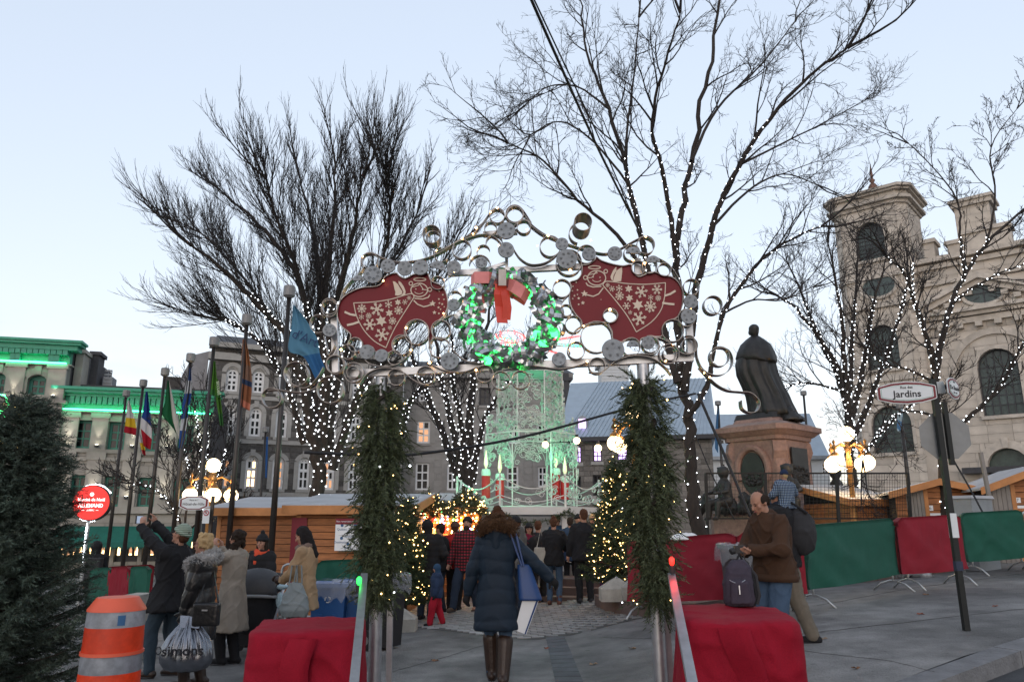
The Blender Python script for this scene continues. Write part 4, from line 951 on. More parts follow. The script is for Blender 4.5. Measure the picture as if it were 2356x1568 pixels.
def fir(name,label,base,H,R,nb,twigs,seed,m,nn=14,nl=.03,nw=.0016,tl=.16,lights=0,llabel=None,rb=.012,low=.05,droop=.25,prof=.85):
    t = thing(name,label,'tree',base);PP,DD,LL,limbs = cone_tree(base,H,R,nb,twigs,seed,tl,low,droop,prof)
    V,Fq = needles(PP,DD,LL,nn,nl,nw,seed=seed);npmesh('needles',V,Fq,m,t,kind='stuff')
    V,Fq = sweep(limbs[:-1]);npmesh('branches',V,Fq,M_bark,t,kind='stuff');V,Fq = sweep(limbs[-1:]);npmesh('trunk',V,Fq,M_bark,t)
    if lights:
        ls = thing('christmas_light_string',llabel,'string lights',base);rs = np.random.RandomState(seed+1);PB = []
        for i in range(lights):
            k = rs.randint(len(PP));e = PP[k]+DD[k]/np.linalg.norm(DD[k])*LL[k]*rs.uniform(.3,1.0);PB.append(e+np.array([0,0,.01]))
        bulbs(PB,rb,M_bulby,ls);wr = MB();cy = []
        for i in range(160):
            h = i/160;a = h*60;cy.append(Vector(base)+Vector((math.cos(a)*R*(1-h)*.9,math.sin(a)*R*(1-h)*.9,H*(low+h*(1-low)*.95))))
        wr.tube(cy,.004,3);wr.build('wire',M_wire,ls)
    return t
fb = on(18,6.6);fir('fir_tree','large dark unlit fir filling the lower left corner',Vector((fb.x,fb.y,fb.z)),2.78,.78,300,56,3,M_fir,nn=18,nl=.045,nw=.0045,tl=.17,low=.0,droop=.22,prof=.62)
fb = on(938,14.2);fir('christmas_tree','slim Christmas tree with warm bulbs leaning behind the left garland post',fb+Vector((0,0,.2)),1.95,.42,130,30,4,M_xmas,nn=12,nl=.06,nw=.008,tl=.15,lights=150,llabel='warm bulbs on the slim Christmas tree behind the left garland post',rb=.013)
fb = on(1420,14.0);fir('christmas_tree','full Christmas tree with warm bulbs beside the right garland post',fb+Vector((0,0,.28)),2.25,.62,170,40,6,M_xmas,nn=12,nl=.06,nw=.008,tl=.16,lights=330,llabel='warm bulbs all over the full Christmas tree by the right post',rb=.013)
# ---------------------------------------------------------------- silver entrance gate
M_alu = mat('brushed_aluminium',(.42,.43,.45),.4,.8,var=.15,vs=9)
M_band = mat('curled_metal_band',(.17,.16,.155),.36,.95,var=.25,vs=5)
M_disc = mat('frosted_disc',(.22,.24,.26),.55,.3,var=.25,vs=14)
M_etch = mat('etched_line',(.12,.13,.14),.6,.3,var=0)
M_panel = mat('burgundy_panel',(.15,.004,.012),.42,0,var=.05,vs=2,spec=.22)
M_print = mat('cream_print',(.62,.52,.42),.6,0,var=0)
AY = 7.0
def yplane(x): X = (x-1178)/F*AY;return AY-.1*X
def A2(x,y,dy=0):                                    # picture point on the plane of the gate
    Y = yplane(x)
    return P(x,y,Y)+Vector((0,dy,0))
def z5(a,c): return (719+a/3.6345,460.2+c/3.6345)
def z6(a,c): return (1179.2+a/3.6354,460.2+c/3.6354)
def z4(a,c): return (402.6+a/3.206,661.5+c/3.206)
gate = thing('silver_gate','silver scrollwork entrance gate with two burgundy angel panels','gate',Vector((0,7,0)))
BW_ = Vector((0,.13,0))
M_spark = mat('gold_glint_bulb',(1,.7,.35),.5,var=0,emit=(1,.5,.18),es=5)
def band(pts,name='scroll',w_=.085,closed=False,dy=0):
    b = MB();b.ribbon([A2(x,y,dy) for x,y in pts],(0,w_,0),.005,closed);return b.build(name,M_band,gate,smooth=False)
def ring2(cx,cy,r,zf,a0=0,a1=360,w_=.085,dy=0):
    x,y = zf(cx,cy);k = r/3.6345 if zf is not z4 else r/3.206
    full = a1-a0 >= 360
    pts = arc(x,y,k,a0,a1,26)[:-1 if full else None];band(pts,'ring',w_,full,dy)
for q in [(1545,140,62),(1690,128,75),(1490,245,52),(485,515,68),(1250,420,78),(150,895,66),(875,1108,104),(1075,1090,80),(750,1215,82),(1060,1235,84),(362,1215,60),(303,1272,60),(195,1375,72),(350,1445,82),(345,1445,52),(950,1470,75),(705,1482,70),(690,1322,60),(1440,1455,72),(1575,1510,75),(1740,1505,75),(1050,700,56)]: ring2(*q,z5)
for q in [(1080,465,60,90,330),(60,1040,75,60,330),(1430,440,55,20,200),(1400,560,90,10,170),(1195,830,60,300,480),(1520,370,70,10,190)]: ring2(*q[:3],z5,q[3],q[4])
ring2(1005,320,74,z5,w_=.14,dy=-.05);ring2(1005,300,60,z5,w_=.1,dy=.1)
for q in [(1048,575,58),(1142,560,62),(1265,590,55),(1110,385,74),(995,450,66),(615,462,76),(315,395,86),(470,530,106),(412,745,75),(445,930,50),(510,1045,70),(815,972,60),(700,1150,130),(990,1232,75),(1150,1210,70),(530,1262,72),(705,1390,68),(1305,1290,82),(1310,1290,55),(1475,1222,66),(1335,1097,92),(1490,735,66),(1670,885,76),(1725,1312,82),(20,128,68),(95,232,58),(1450,990,72)]: ring2(*q,z6)
ring2(575,245,72,z6,w_=.24,dy=-.08);ring2(560,270,85,z6,120,260,dy=.05)
for q in [(900,640,90),(720,815,73),(1150,755,98),(1190,570,70),(1145,160,60)]: ring2(*q,z4)
for z,line in ((z5,[(415,560),(412,500),(445,462),(520,455),(600,495),(720,525),(900,508),(1060,450),(1200,362),(1350,280),(1420,205),(1490,112),(1550,85),(1600,118),(1612,160)]),(z5,[(1040,440),(1130,400),(1250,345),(1400,298),(1500,308),(1560,350),(1610,420)]),
    (z5,[(1610,160),(1640,90),(1690,62),(1740,75),(1780,120),(1830,200)]),(z6,[(0,62),(60,78),(110,150),(180,232),(300,312),(480,382),(640,430),(780,455),(900,412),(1020,345),(1100,318),(1165,345),(1183,400)]),(z6,[(0,240),(60,190),(120,185),(160,230),(260,300),(370,330)]),
    (z6,[(0,400),(60,490),(150,545),(260,535),(340,490),(380,450)]),(z5,[(235,850),(260,770),(320,690),(400,620),(440,560)]),(z6,[(1180,480),(1290,540),(1370,640),(1410,740),(1425,840),(1400,930)]),
    (z5,[(420,1310),(480,1370),(590,1395),(700,1380),(790,1320),(830,1240)]),(z5,[(400,1540),(470,1450),(600,1405),(740,1430),(840,1500),(930,1545),(1010,1520)]),(z5,[(1000,1380),(1120,1430),(1260,1440),(1380,1400),(1440,1385)]),
    (z6,[(150,1385),(260,1400),(400,1415),(540,1390),(640,1350)]),(z6,[(640,1440),(740,1440),(860,1350),(1000,1305),(1150,1320),(1260,1390),(1325,1465)]),(z6,[(930,1300),(1060,1290),(1180,1290),(1225,1230),(1180,1150),(1120,1145),(1240,1165),(1340,1220),(1400,1280),(1480,1290),(1530,1240),(1500,1150),(1440,1140)]),
    (z6,[(1535,1240),(1540,1320),(1580,1410),(1650,1460),(1740,1465),(1810,1420),(1835,1340),(1800,1260),(1720,1240),(1660,1290),(1660,1350),(1710,1395)]),(z6,[(480,1290),(470,1200),(520,1100),(600,1050),(700,1030)]),
    (z6,[(475,790),(420,850),(400,920),(440,975),(490,960)]),(z5,[(1240,960),(1160,970),(1080,1010),(1020,1050)]),(z5,[(100,1140),(120,1220),(140,1300),(190,1220),(160,1150)]),(z5,[(990,1250),(1000,1340),(960,1380)]),(z5,[(1000,1160),(1120,1170),(1190,1270),(1290,1350),(1430,1370),(1500,1400)])):
    band([z(*t) for t in spline([Vector((*a,0)) for a in line],6) for t in [(t.x,t.y)]])
band([(p.x,p.y) for p in spline([Vector((x,y,0)) for x,y in [z6(1560,1400),(1640,880),(1670,898),(1700,902),(1725,905),(1745,925),(1740,945),(1722,950),(1706,940),(1703,922)]],6)],w_=.1)
band([(p.x,p.y) for p in spline([Vector((x,y,0)) for x,y in [z4(1100,590),z4(1060,660),z4(980,740),z4(900,725),z4(840,690)]],6)])
band([(p.x,p.y) for p in spline([Vector((x,y,0)) for x,y in [z4(1050,740),z4(960,770),z4(860,770),z4(770,755),z4(690,760)]],6)])
# frosted discs with etched stars and scrolls
def disc(cx,cy,r,zf,half=False,k=0):
    x,y = zf(cx,cy);c = A2(x,y,-.07);rr_ = (A2(x+r/3.6345,y)-A2(x,y)).length;b = MB()
    tilt = Vector((random.uniform(-.12,.12),1,random.uniform(-.12,.12))).normalized()
    if half:
        u = tilt.cross(Vector((0,0,1))).normalized();v = u.cross(tilt);ph = random.uniform(-.5,.5)
        b.prism([c+(u*math.cos(t+ph)+v*math.sin(t+ph))*rr_ for t in np.linspace(0,math.pi,14)],tilt*.02)
    else: b.lathe(c,[(rr_*.98,0),(rr_,.008),(rr_,.02),(rr_*.98,.026)],26,axis=tilt)
    d = b.build('disc',M_disc,gate);e = MB();n = random.choice((4,5,7));u = tilt.cross(Vector((0,0,1))).normalized();v = u.cross(tilt)
    for i in range(n):
        a = i*2*math.pi/n+.4;q = c+(u*math.cos(a)+v*math.sin(a))*rr_*.56-tilt*.006;s = rr_*.17
        if k == 0:
            po = []
            for j in range(10): an = j*math.pi/5+i;po.append(q+(u*math.cos(an)+v*math.sin(an))*s*(1 if j % 2 == 0 else .42))
            e.prism(po,tilt*.004)
        else: e.tube([q+(u*math.cos(t)+v*math.sin(t))*s*(1-t*.1) for t in np.linspace(0,7,14)],rr_*.022,4)
    e.build('etching',M_etch,d,kind='stuff')
for i,q in enumerate([(1620,275,75),(1620,435,68),(1415,540,50),(1185,580,58),(910,580,66),(780,587,62),(640,567,60),(515,640,76),(1185,890,52),(155,1100,54),(465,1280,60),(585,1310,54),(1150,1355,76)]): disc(*q,z5,k=i % 2)
for i,q in enumerate([(410,385,54),(450,510,86),(635,470,58),(850,465,62),(1480,865,60),(1460,985,66),(385,1340,60),(835,1265,95),(1125,1205,56)]): disc(*q,z6,k=(i+1) % 2)
disc(1050,590,66,z5,True);disc(395,690,48,z5,True);disc(1000,465,62,z6,True);disc(1165,540,58,z6,True);disc(1000,1235,52,z6,True)
# frame bars and posts
def gbar(p,q,w_,name='frame_bar',dy=.09): b = MB();b.bar(A2(*p,dy),A2(*q,dy),w_,w_);b.build(name,M_alu,gate)
gbar(z5(1130,590),z6(600,530),.055);gbar(z5(280,1440),z6(1530,1300),.07);gbar(z5(165,960),z5(177,1432),.06);gbar(z6(1485,900),z6(1510,1300),.06);gbar(z6(1055,470),z6(1063,620),.06);gbar(z5(1425,262),z6(40,238),.05);gbar(z5(1620,350),z5(1625,580),.03);gbar(z5(1620,500),z5(1300,600),.03)
for (x0,y0,x1,y1) in ((862,1500,878,868),(1518,1500,1480,838)):
    top,low = A2(x1,y1,.02),A2(x0,y0,.02);k = (low.z-gz(low.x,low.y))/(top.z-low.z);foot = low+(low-top)*k
    b = MB();b.tube([foot,top],.058,18);po = b.build('post',M_alu,gate,smooth=True);smooth_by_angle(po)
    b = MB();b.lathe(foot,[(.16,0),(.16,.02)],16);b.build('base_plate',M_alu,po)
    b = MB();b.bar(foot+Vector((.11 if x0 < 1000 else .1,.12,0)),top.lerp(foot,.35)+Vector((.1,.12,0)),.05);b.build('rear_stay',M_alu,gate)
for (x0,y0,Y0,x1,y1,Y1) in ((838,1325,6.6,812,1600,4.7),(1545,1325,6.2,1598,1600,4.3)):
    b = MB();b.bar(P(x0,y0,Y0),P(x1,y1,Y1),.055);b.build('front_brace',M_alu,gate)
# the two burgundy angel panels
PL = [(970,625),(985,665),(1010,690),(1070,715),(1110,760),(1130,830),(1130,900),(1105,960),(1070,1000),(1020,1035),(1000,1070),(1000,1110),(1010,1150),(988,1195),(982,1230),(975,1200),(971,1090),(950,1040),(920,1015),(880,1005),(830,1020),(790,1060),(780,1100),(785,1135),(740,1145),(690,1170),(670,1215),(680,1250),(650,1280),(600,1265),(560,1262),(530,1270),(510,1235),(470,1220),(430,1225),(420,1190),(390,1160),(350,1155),(320,1165),(325,1130),(300,1100),(250,1060),(215,990),(215,920),(235,850),(280,800),(350,760),(430,735),(540,725),(590,690),(610,645),(700,615),(730,640),(780,660),(850,625),(900,630),(960,620)]
PR = [(580,548),(640,540),(690,500),(700,480),(740,510),(830,540),(920,555),(990,545),(1000,600),(1050,645),(1110,625),(1150,610),(1200,610),(1230,630),(1280,640),(1330,650),(1380,690),(1415,760),(1420,840),(1405,920),(1370,985),(1320,1005),(1270,1030),(1245,1080),(1245,1140),(1190,1145),(1120,1150),(1070,1165),(1060,1210),(1040,1175),(990,1160),(930,1175),(910,1190),(840,1170),(830,1100),(800,1040),(840,1020),(875,985),(870,945),(815,915),(765,940),(755,985),(780,1020),(700,1030),(640,1040),(580,1060),(570,1010),(520,950),(485,880),(475,800),(490,730),(480,690),(540,670),(575,620)]
def panel(poly,zf,lab):
    sm_ = [(p.x,p.y) for p in spline([Vector((*a,0)) for a in poly+poly[:1]],3)[:-1]]
    pts3 = [A2(*zf(*q),0) for q in sm_];bm = bmesh.new();vs_ = [bm.verts.new(v) for v in pts3];f = bm.faces.new(vs_)
    bmesh.ops.triangulate(bm,faces=[f]);r_ = bmesh.ops.extrude_face_region(bm,geom=bm.faces[:]);bmesh.ops.translate(bm,vec=(0,.035,0),verts=[e for e in r_['geom'] if isinstance(e,bmesh.types.BMVert)])
    bmesh.ops.recalc_face_normals(bm,faces=bm.faces);me = bpy.data.meshes.new('angel_panel');bmesh.ops.translate(bm,vec=-woff(gate),verts=bm.verts);bm.to_mesh(me);bm.free()
    o = linkobj('angel_panel',me,gate,m=M_panel);o['label'] = lab
    e = MB();e.ribbon([v+Vector((0,.017,0)) for v in pts3],(0,.09,0),.008,True);e.build('rim',M_band,o)
    return o
def prn(o,name,polys=(),strokes=(),zf=z5):
    b = MB()
    for k,po in enumerate(polys):
        pts = [A2(*zf(*q),-.006) for q in po];b.prism(pts,(0,.003,0))
    for pts,wd in strokes:
        n = len(pts)
        for i in range(n-1):
            (ax,ay),(bx,by) = pts[i],pts[i+1];dx,dy = bx-ax,by-ay;l = math.hypot(dx,dy) or 1;nx,ny = -dy/l*wd/2,dx/l*wd/2;ex,ey_ = dx/l*wd*.18,dy/l*wd*.18
            b.prism([A2(*zf(*q),-.0062-.0001*(i % 3)) for q in ((ax+nx-ex,ay+ny-ey_),(bx+nx+ex,by+ny+ey_),(bx-nx+ex,by-ny+ey_),(ax-nx-ex,ay-ny-ey_))],(0,.003,0))
    return b.build(name,M_print,o)
def starp(cx,cy,r,n=5,inner=.42,ph=-90): return [(cx+(r if i % 2 == 0 else r*inner)*math.cos(math.radians(ph+i*180/n)),cy+(r if i % 2 == 0 else r*inner)*math.sin(math.radians(ph+i*180/n))) for i in range(2*n)]
def flake(o,cx,cy,r,zf,kind):
    st = [];po = [];ph = kind*.21
    if kind % 4 == 3: po = [starp(cx,cy,r,6,.5,20)];po += [starp(cx,cy,r*.25,6,.6)]
    else:
        for i in range(6 if kind % 3 else 8):
            a = ph+i*2*math.pi/(6 if kind % 3 else 8);c_,s_ = math.cos(a),math.sin(a);st.append(([(cx,cy),(cx+r*c_,cy+r*s_)],r*.17))
            for f_ in ((.55,.8) if kind % 2 else (.62,)):
                for sg in (-.75,.75): st.append(([(cx+r*f_*c_,cy+r*f_*s_),(cx+r*f_*c_+r*.27*math.cos(a+sg),cy+r*f_*s_+r*.27*math.sin(a+sg))],r*.15))
        po = [starp(cx,cy,r*.38,6,.7)]
    prn(o,'snowflake',po,st,zf)
def circ(cx,cy,rx,ry=None,a0=0,a1=360,n=26): return arc(cx,cy,rx,a0,a1,n,ry)
def angel(o,zf,m,flakes,dress,feet,arm,star,dots,wing):
    hx,hy,hr = m
    prn(o,'halo',(),[(circ(hx+(5 if zf is z5 else -18),hy-88,50,13),8)],zf)
    sg = 1 if zf is z5 else -1
    prn(o,'head',(),[(circ(hx,hy,hr,hr*.8),8),([(hx-hr*.8,hy-hr*.35),(hx-sg*5,hy-hr*.55),(hx+sg*2,hy-hr*.72)],6),([(hx+sg*5,hy-hr*.7),(hx+sg*hr*.5,hy-hr*.05),(hx+sg*hr*.95,hy)],6),(circ(hx-sg*hr,hy-55,15,15),7),(circ(hx+sg*(hr+18),hy-3,16,16),7),(circ(hx-sg*2,hy+8,38,24,200,335),5)],zf)
    prn(o,'face',[starp(hx-28,hy-8,6,4,.8),starp(hx+28,hy-5,6,4,.8)],(),zf)
    prn(o,'shoulders',(),[([(hx-sg*38,hy+70),(hx+sg*30,hy+76),(hx+sg*75,hy+62),(hx+sg*88,hy+42)],9)],zf)
    prn(o,'dress',(),[([(p.x,p.y) for p in spline([Vector((*a,0)) for a in seg],5)],7) for seg in dress],zf)
    prn(o,'feet',(),[(f,17) for f in feet],zf);prn(o,'arm',(),[(arm,9)],zf)
    prn(o,'wand_star',[starp(*star)],(),zf)
    for d in dots: s_ = prn(o,'star',[starp(d[0],d[1],d[2],5,.45)],(),zf)
    for wv in wing: prn(o,'wing',[wv],(),zf)
    for i,q in enumerate(flakes): flake(o,*q,zf,i)
pl = panel(PL,z5,'burgundy panel with an angel flying right');pr = panel(PR,z6,'burgundy panel with an angel flying left')
angel(pl,z5,(893,752,70),[(413,908,38),(540,912,52),(637,872,32),(715,855,29),(773,853,23),(808,818,18),(720,922,36),(643,945,34),(410,977,23),(470,967,23),(480,1040,52),(575,1010,50),(670,1010,32),(648,1067,17),(582,1125,58)],
    [[(345,860),(500,853),(660,828),(820,783),(850,812)],[(850,812),(775,930),(700,1050),(650,1150),(615,1233)],[(345,860),(370,970),(430,1085),(520,1180),(615,1233)]],[[(272,936),(315,955),(360,963)],[(292,1045),(340,1035),(384,1020)]],
    [(848,840),(880,872),(930,892),(965,885),(1000,868)],(1005,865,28),[(1060,763,8),(1090,792,10),(1057,828,9),(1100,830,9),(1062,862,9),(1085,870,11),(1102,893,8),(1054,898,12),(1072,913,8),(1020,940,18),(1057,948,10),(1085,940,5)],
    [[(672,680),(690,682),(715,705),(735,740),(752,765),(745,790),(715,800),(690,795),(695,770),(685,740),(680,710)],[(720,675),(742,690),(765,725),(780,765),(775,790),(740,803),(762,770),(745,735),(722,700)]])
angel(pr,z6,(703,652,76),[(795,712,18),(832,742,23),(892,738,29),(972,742,34),(1077,768,52),(1208,748,40),(895,802,36),(978,820,34),(1155,815,23),(1218,820,23),(953,885,32),(1048,877,50),(1152,890,50),(983,940,17),(1058,990,60)],
    [[(755,712),(790,680),(950,698),(1110,705),(1278,692)],[(1278,692),(1272,800),(1240,920),(1160,1020),(1035,1102)],[(755,712),(870,850),(960,970),(1035,1102)]],[[(1275,800),(1320,785),(1360,760)],[(1255,860),(1305,868),(1350,872)]],
    [(758,735),(720,785),(675,806),(610,790)],(600,783,30),[(533,688,9),(505,722,9),(543,752,9),(500,760,8),(518,800,10),(543,790,8),(503,825,8),(553,822,13),(588,860,18),(553,873,10),(740,832,5)],
    [[(915,560),(917,600),(910,660),(908,678),(870,682),(840,680),(850,640),(870,590)],[(868,555),(840,590),(818,640),(825,665),(838,675),(845,630),(868,590)]])
# small warm bulbs tucked into the scrolls
gl = thing('gate_light_string','tiny gold bulbs glinting along the scrolls of the gate','string lights',Vector((0,7,3)));PB = []
for a,c in [(1545,85),(1490,120),(1370,250),(1345,300),(430,490),(1255,340),(1190,620),(1110,680),(1240,770),(1160,830),(1380,430),(1560,400),(985,1370),(830,1265),(600,690),(790,1080),(250,1260),(1370,1430),(1100,960),(1330,500),(1040,440)]: PB.append(A2(*z5(a,c),-.06))
for a,c in [(120,265),(295,315),(205,400),(480,605),(370,690),(650,355),(1105,325),(1095,545),(810,930),(1330,1220),(1590,1455),(1635,1490),(590,1065),(500,1190),(620,1360),(1270,1355),(1480,930),(1000,520),(480,1260)]: PB.append(A2(*z6(a,c),-.06))
bulbs(PB,.011,M_spark,gl)
# ---------------------------------------------------------------- ribbon wreath with the red bow
M_silver = mat('silver_ribbon',(.42,.44,.46),.28,.8,var=.2,vs=6)
M_gbulb = mat('green_glow',(.1,.9,.2),.4,var=0,emit=(.05,1,.16),es=.8)
M_bow = mat('red_lit_bow',(.42,.17,.16),.45,.3,var=.2,vs=6,emit=(1,.12,.08),es=.02)
M_bowd = mat('red_bow_tail',(.32,.04,.03),.35,.3,var=.2,vs=6,emit=(1,.10,.05),es=.035)
wr = thing('ribbon_wreath','round wreath of curled silver ribbon with a red bow hanging in the gate','wreath',A2(1172,738));rg = random.Random(3)
wc = A2(1172,738,-.02);RW = (A2(1262,738)-A2(1172,738)).length
b = MB();b.tube([wc+Vector((math.cos(t)*RW,0,math.sin(t)*RW)) for t in np.linspace(0,2*math.pi,40,endpoint=False)],.02,6,closed=True);b.build('hoop',M_alu,wr)
for i in range(190):
    t = i/190*2*math.pi+rg.uniform(-.03,.03);c = wc+Vector((math.cos(t)*RW,rg.uniform(-.06,.06),math.sin(t)*RW))+Vector((rg.gauss(0,.03),0,rg.gauss(0,.03)))
    r_ = rg.uniform(.045,.085);ax = Vector((rg.gauss(0,1),rg.gauss(0,.6),rg.gauss(0,1))).normalized();u = ax.orthogonal().normalized();v = ax.cross(u);n = 24;a0 = rg.uniform(0,6)
    b = MB();b.ribbon([c+(u*math.cos(a0+k*.3)+v*math.sin(a0+k*.3))*r_*(1+k*.01)+ax*k*.004 for k in range(n)],ax*.042,.002);b.build('curl',M_silver,wr)
for i in range(64):
    t = i/64*2*math.pi+rg.uniform(-.08,.08);c = wc+Vector((math.cos(t)*RW,-.03,math.sin(t)*RW))+Vector((rg.gauss(0,.035),rg.uniform(-.03,.03),rg.gauss(0,.035)))
    b = MB();u = Vector((rg.gauss(0,1),rg.gauss(0,.4),rg.gauss(0,1))).normalized();v = u.orthogonal().normalized();s_ = rg.uniform(.022,.04)
    b.ribbon([c+u*s_*math.cos(k)+v*s_*.8*math.sin(k) for k in np.linspace(0,4.2,7)],u.cross(v)*.05,.003);b.build('green_curl',M_gbulb,wr)
def bowpart(name,pts,wd,m,dy): b = MB();b.ribbon([A2(*z5(*q),dy+o_) for q,o_ in pts],wd,.004);return b.build(name,m,wr)
bowpart('bow_loop',[((1580,700),-.1),((1480,690),-.16),((1360,685),-.14),((1330,700),-.08),((1340,712),.0),((1480,715),.0),((1580,715),-.05)],Vector((0,.02,.12)),M_bow,0)
bowpart('bow_loop',[((1600,710),-.1),((1680,760),-.16),((1760,815),-.16),((1800,840),-.1),((1790,835),.0),((1690,770),.0),((1600,720),-.05)],Vector((.05,.02,.115)),M_bow,0)
bowpart('bow_knot',[((1540,700),-.12),((1560,700),-.2),((1620,700),-.2),((1640,700),-.12)],Vector((0,0,.16)),M_band,0)
bowpart('bow_tail',[((1575,740),-.14),((1565,830),-.16),((1572,920),-.13),((1590,1060),-.15)],Vector((.1,.02,0)),M_bowd,0)
bowpart('bow_tail',[((1600,740),-.14),((1615,840),-.16),((1630,930),-.14),((1620,1030),-.13)],Vector((.08,.03,0)),M_bowd,0)
bowpart('bow_tail',[((1400,800),-.1),((1410,840),-.12),((1418,900),-.1),((1415,970),-.12)],Vector((.06,.02,0)),M_bow,0)
# ---------------------------------------------------------------- cedar garlands round the two posts
def garland(label,llabel,prof,seed,n,axis_px):
    rs = np.random.RandomState(seed);ys = [q[0] for q in prof];lf = [q[1] for q in prof];rt = [q[2] for q in prof]
    c0 = A2(*axis_px[0]);t = thing('cedar_garland',label,'garland',A2((lf[-1]+rt[-1])/2,ys[-1]));PP = [];DD = [];LL = []
    for i in range(n):
        y = ys[0]+(ys[-1]-ys[0])*rs.rand();l,r = np.interp(y,ys,lf),np.interp(y,ys,rt);ax_ = axis_px[0][0]+(axis_px[1][0]-axis_px[0][0])*(y-axis_px[0][1])/(axis_px[1][1]-axis_px[0][1])
        th_ = rs.uniform(0,2*math.pi);hw = (r-l)/2;m = (l+r)/2;k = (rs.uniform(.1,.66) if rs.rand() < .86 else rs.uniform(.6,.95))*(1+.35*math.sin(y*.05+seed)*math.sin(th_*2+y*.02))
        c = A2(m*.6+ax_*.4+math.cos(th_)*hw*k*.85,y);c.y += math.sin(th_)*hw*k/F*7
        PP.append(c);DD.append((math.cos(th_)*rs.uniform(.2,.9),math.sin(th_)*rs.uniform(.3,.9),rs.uniform(-1.3,-.1) if rs.rand() < .85 else rs.uniform(0,.8)));LL.append(rs.uniform(.1,.3))
    PP,DD,LL = np.array(PP),np.array(DD),np.array(LL);V,Fq = needles(PP,DD,LL,26,.055,.0055,spread=.75,flat=1,seed=seed);npmesh('sprays',V,Fq,M_cedar,t,kind='stuff')
    b = MB();b.tube([A2(axis_px[0][0]+(axis_px[1][0]-axis_px[0][0])*s+18*math.sin(s*40),axis_px[0][1]+(axis_px[1][1]-axis_px[0][1])*s,.09*math.cos(s*40)) for s in np.linspace(0,1,60)],.02,6);b.build('rope_core',M_bark,t)
    ls = thing('garland_light_string',llabel,'string lights',A2((lf[-1]+rt[-1])/2,ys[-1]));PB = [];PB2 = []
    for i in range(34):
        k = rs.randint(n);e = Vector(PP[k]+DD[k]/np.linalg.norm(DD[k])*LL[k]*.9);e.y -= .03
        (PB if rs.rand() < .8 else PB2).append(e)
    bulbs(PB,.0075,M_bulby,ls);bulbs(PB2,.009,M_bulbw,ls,'white_bulb')
garland('cedar garland wrapped thickly round the left post of the gate','sparse tiny bulbs in the left cedar garland',[(885,850,905),(930,835,935),(1000,805,950),(1060,815,935),(1130,825,915),(1200,815,935),(1270,818,918),(1320,838,900),(1372,856,884)],8,1350,((878,880),(866,1400)))
garland('cedar garland wrapped thickly round the right post of the gate','sparse tiny bulbs in the right cedar garland',[(868,1440,1510),(930,1430,1525),(1000,1425,1535),(1080,1440,1560),(1150,1425,1545),(1230,1440,1540),(1300,1468,1540),(1345,1484,1534),(1378,1498,1528)],9,1350,((1482,862),(1514,1400)))
# ---------------------------------------------------------------- market stalls
M_cedarw = mat('honey_cedar_board',(.30,.115,.038),.65,var=.34,vs=3,bump=.2,bs=30,objr=.18,stretch=(1,1,7))
M_cedart = mat('honey_cedar_trim',(.42,.18,.06),.6,var=.2,vs=3,objr=.1)
M_rooft = mat('grey_white_roofing',(.36,.37,.39),.7,var=.12,vs=2,bump=.2)
M_redp = mat('dark_red_panel',(.16,.008,.02),.6,var=.1)
M_grdoor = mat('taupe_board_door',(.2,.185,.17),.7,var=.12,objr=.08)
M_plate = mat('white_plate',(.7,.72,.74),.5,var=.04)
M_ink = mat('black_print',(.02,.02,.025),.6,var=0)
M_redink = mat('red_print',(.4,.02,.04),.6,var=0)
def planks(Fc,u0,u1,z0,z1,ph,parent,m=None,top=None,d=0,skip=()):
    z = z0
    while z < z1-.02:
        zt = min(z1,z+ph-.012);segs = [(u0,u1)]
        if top: a,c_ = top(zt);segs = [(max(u0,a),min(u1,c_))]
        for s in skip:
            if s[2] < zt and s[3] > z: segs = [q for a,c_ in segs for q in ((a,min(c_,s[0])),(max(a,s[1]),c_)) if q[1]-q[0] > .02]
        for a,c_ in segs:
            if c_-a < .03: continue
            b = MB();p = Fc.pt;k = random.uniform(0,.003)
            b.hexa([p(a,z,d+.032+k),p(c_,z,d+.032+k),p(c_,z,d),p(a,z,d),p(a,zt,d+.008+k),p(c_,zt,d+.008+k),p(c_,zt,d),p(a,zt,d)]);b.build('plank',m or M_cedarw,parent)
        z += ph
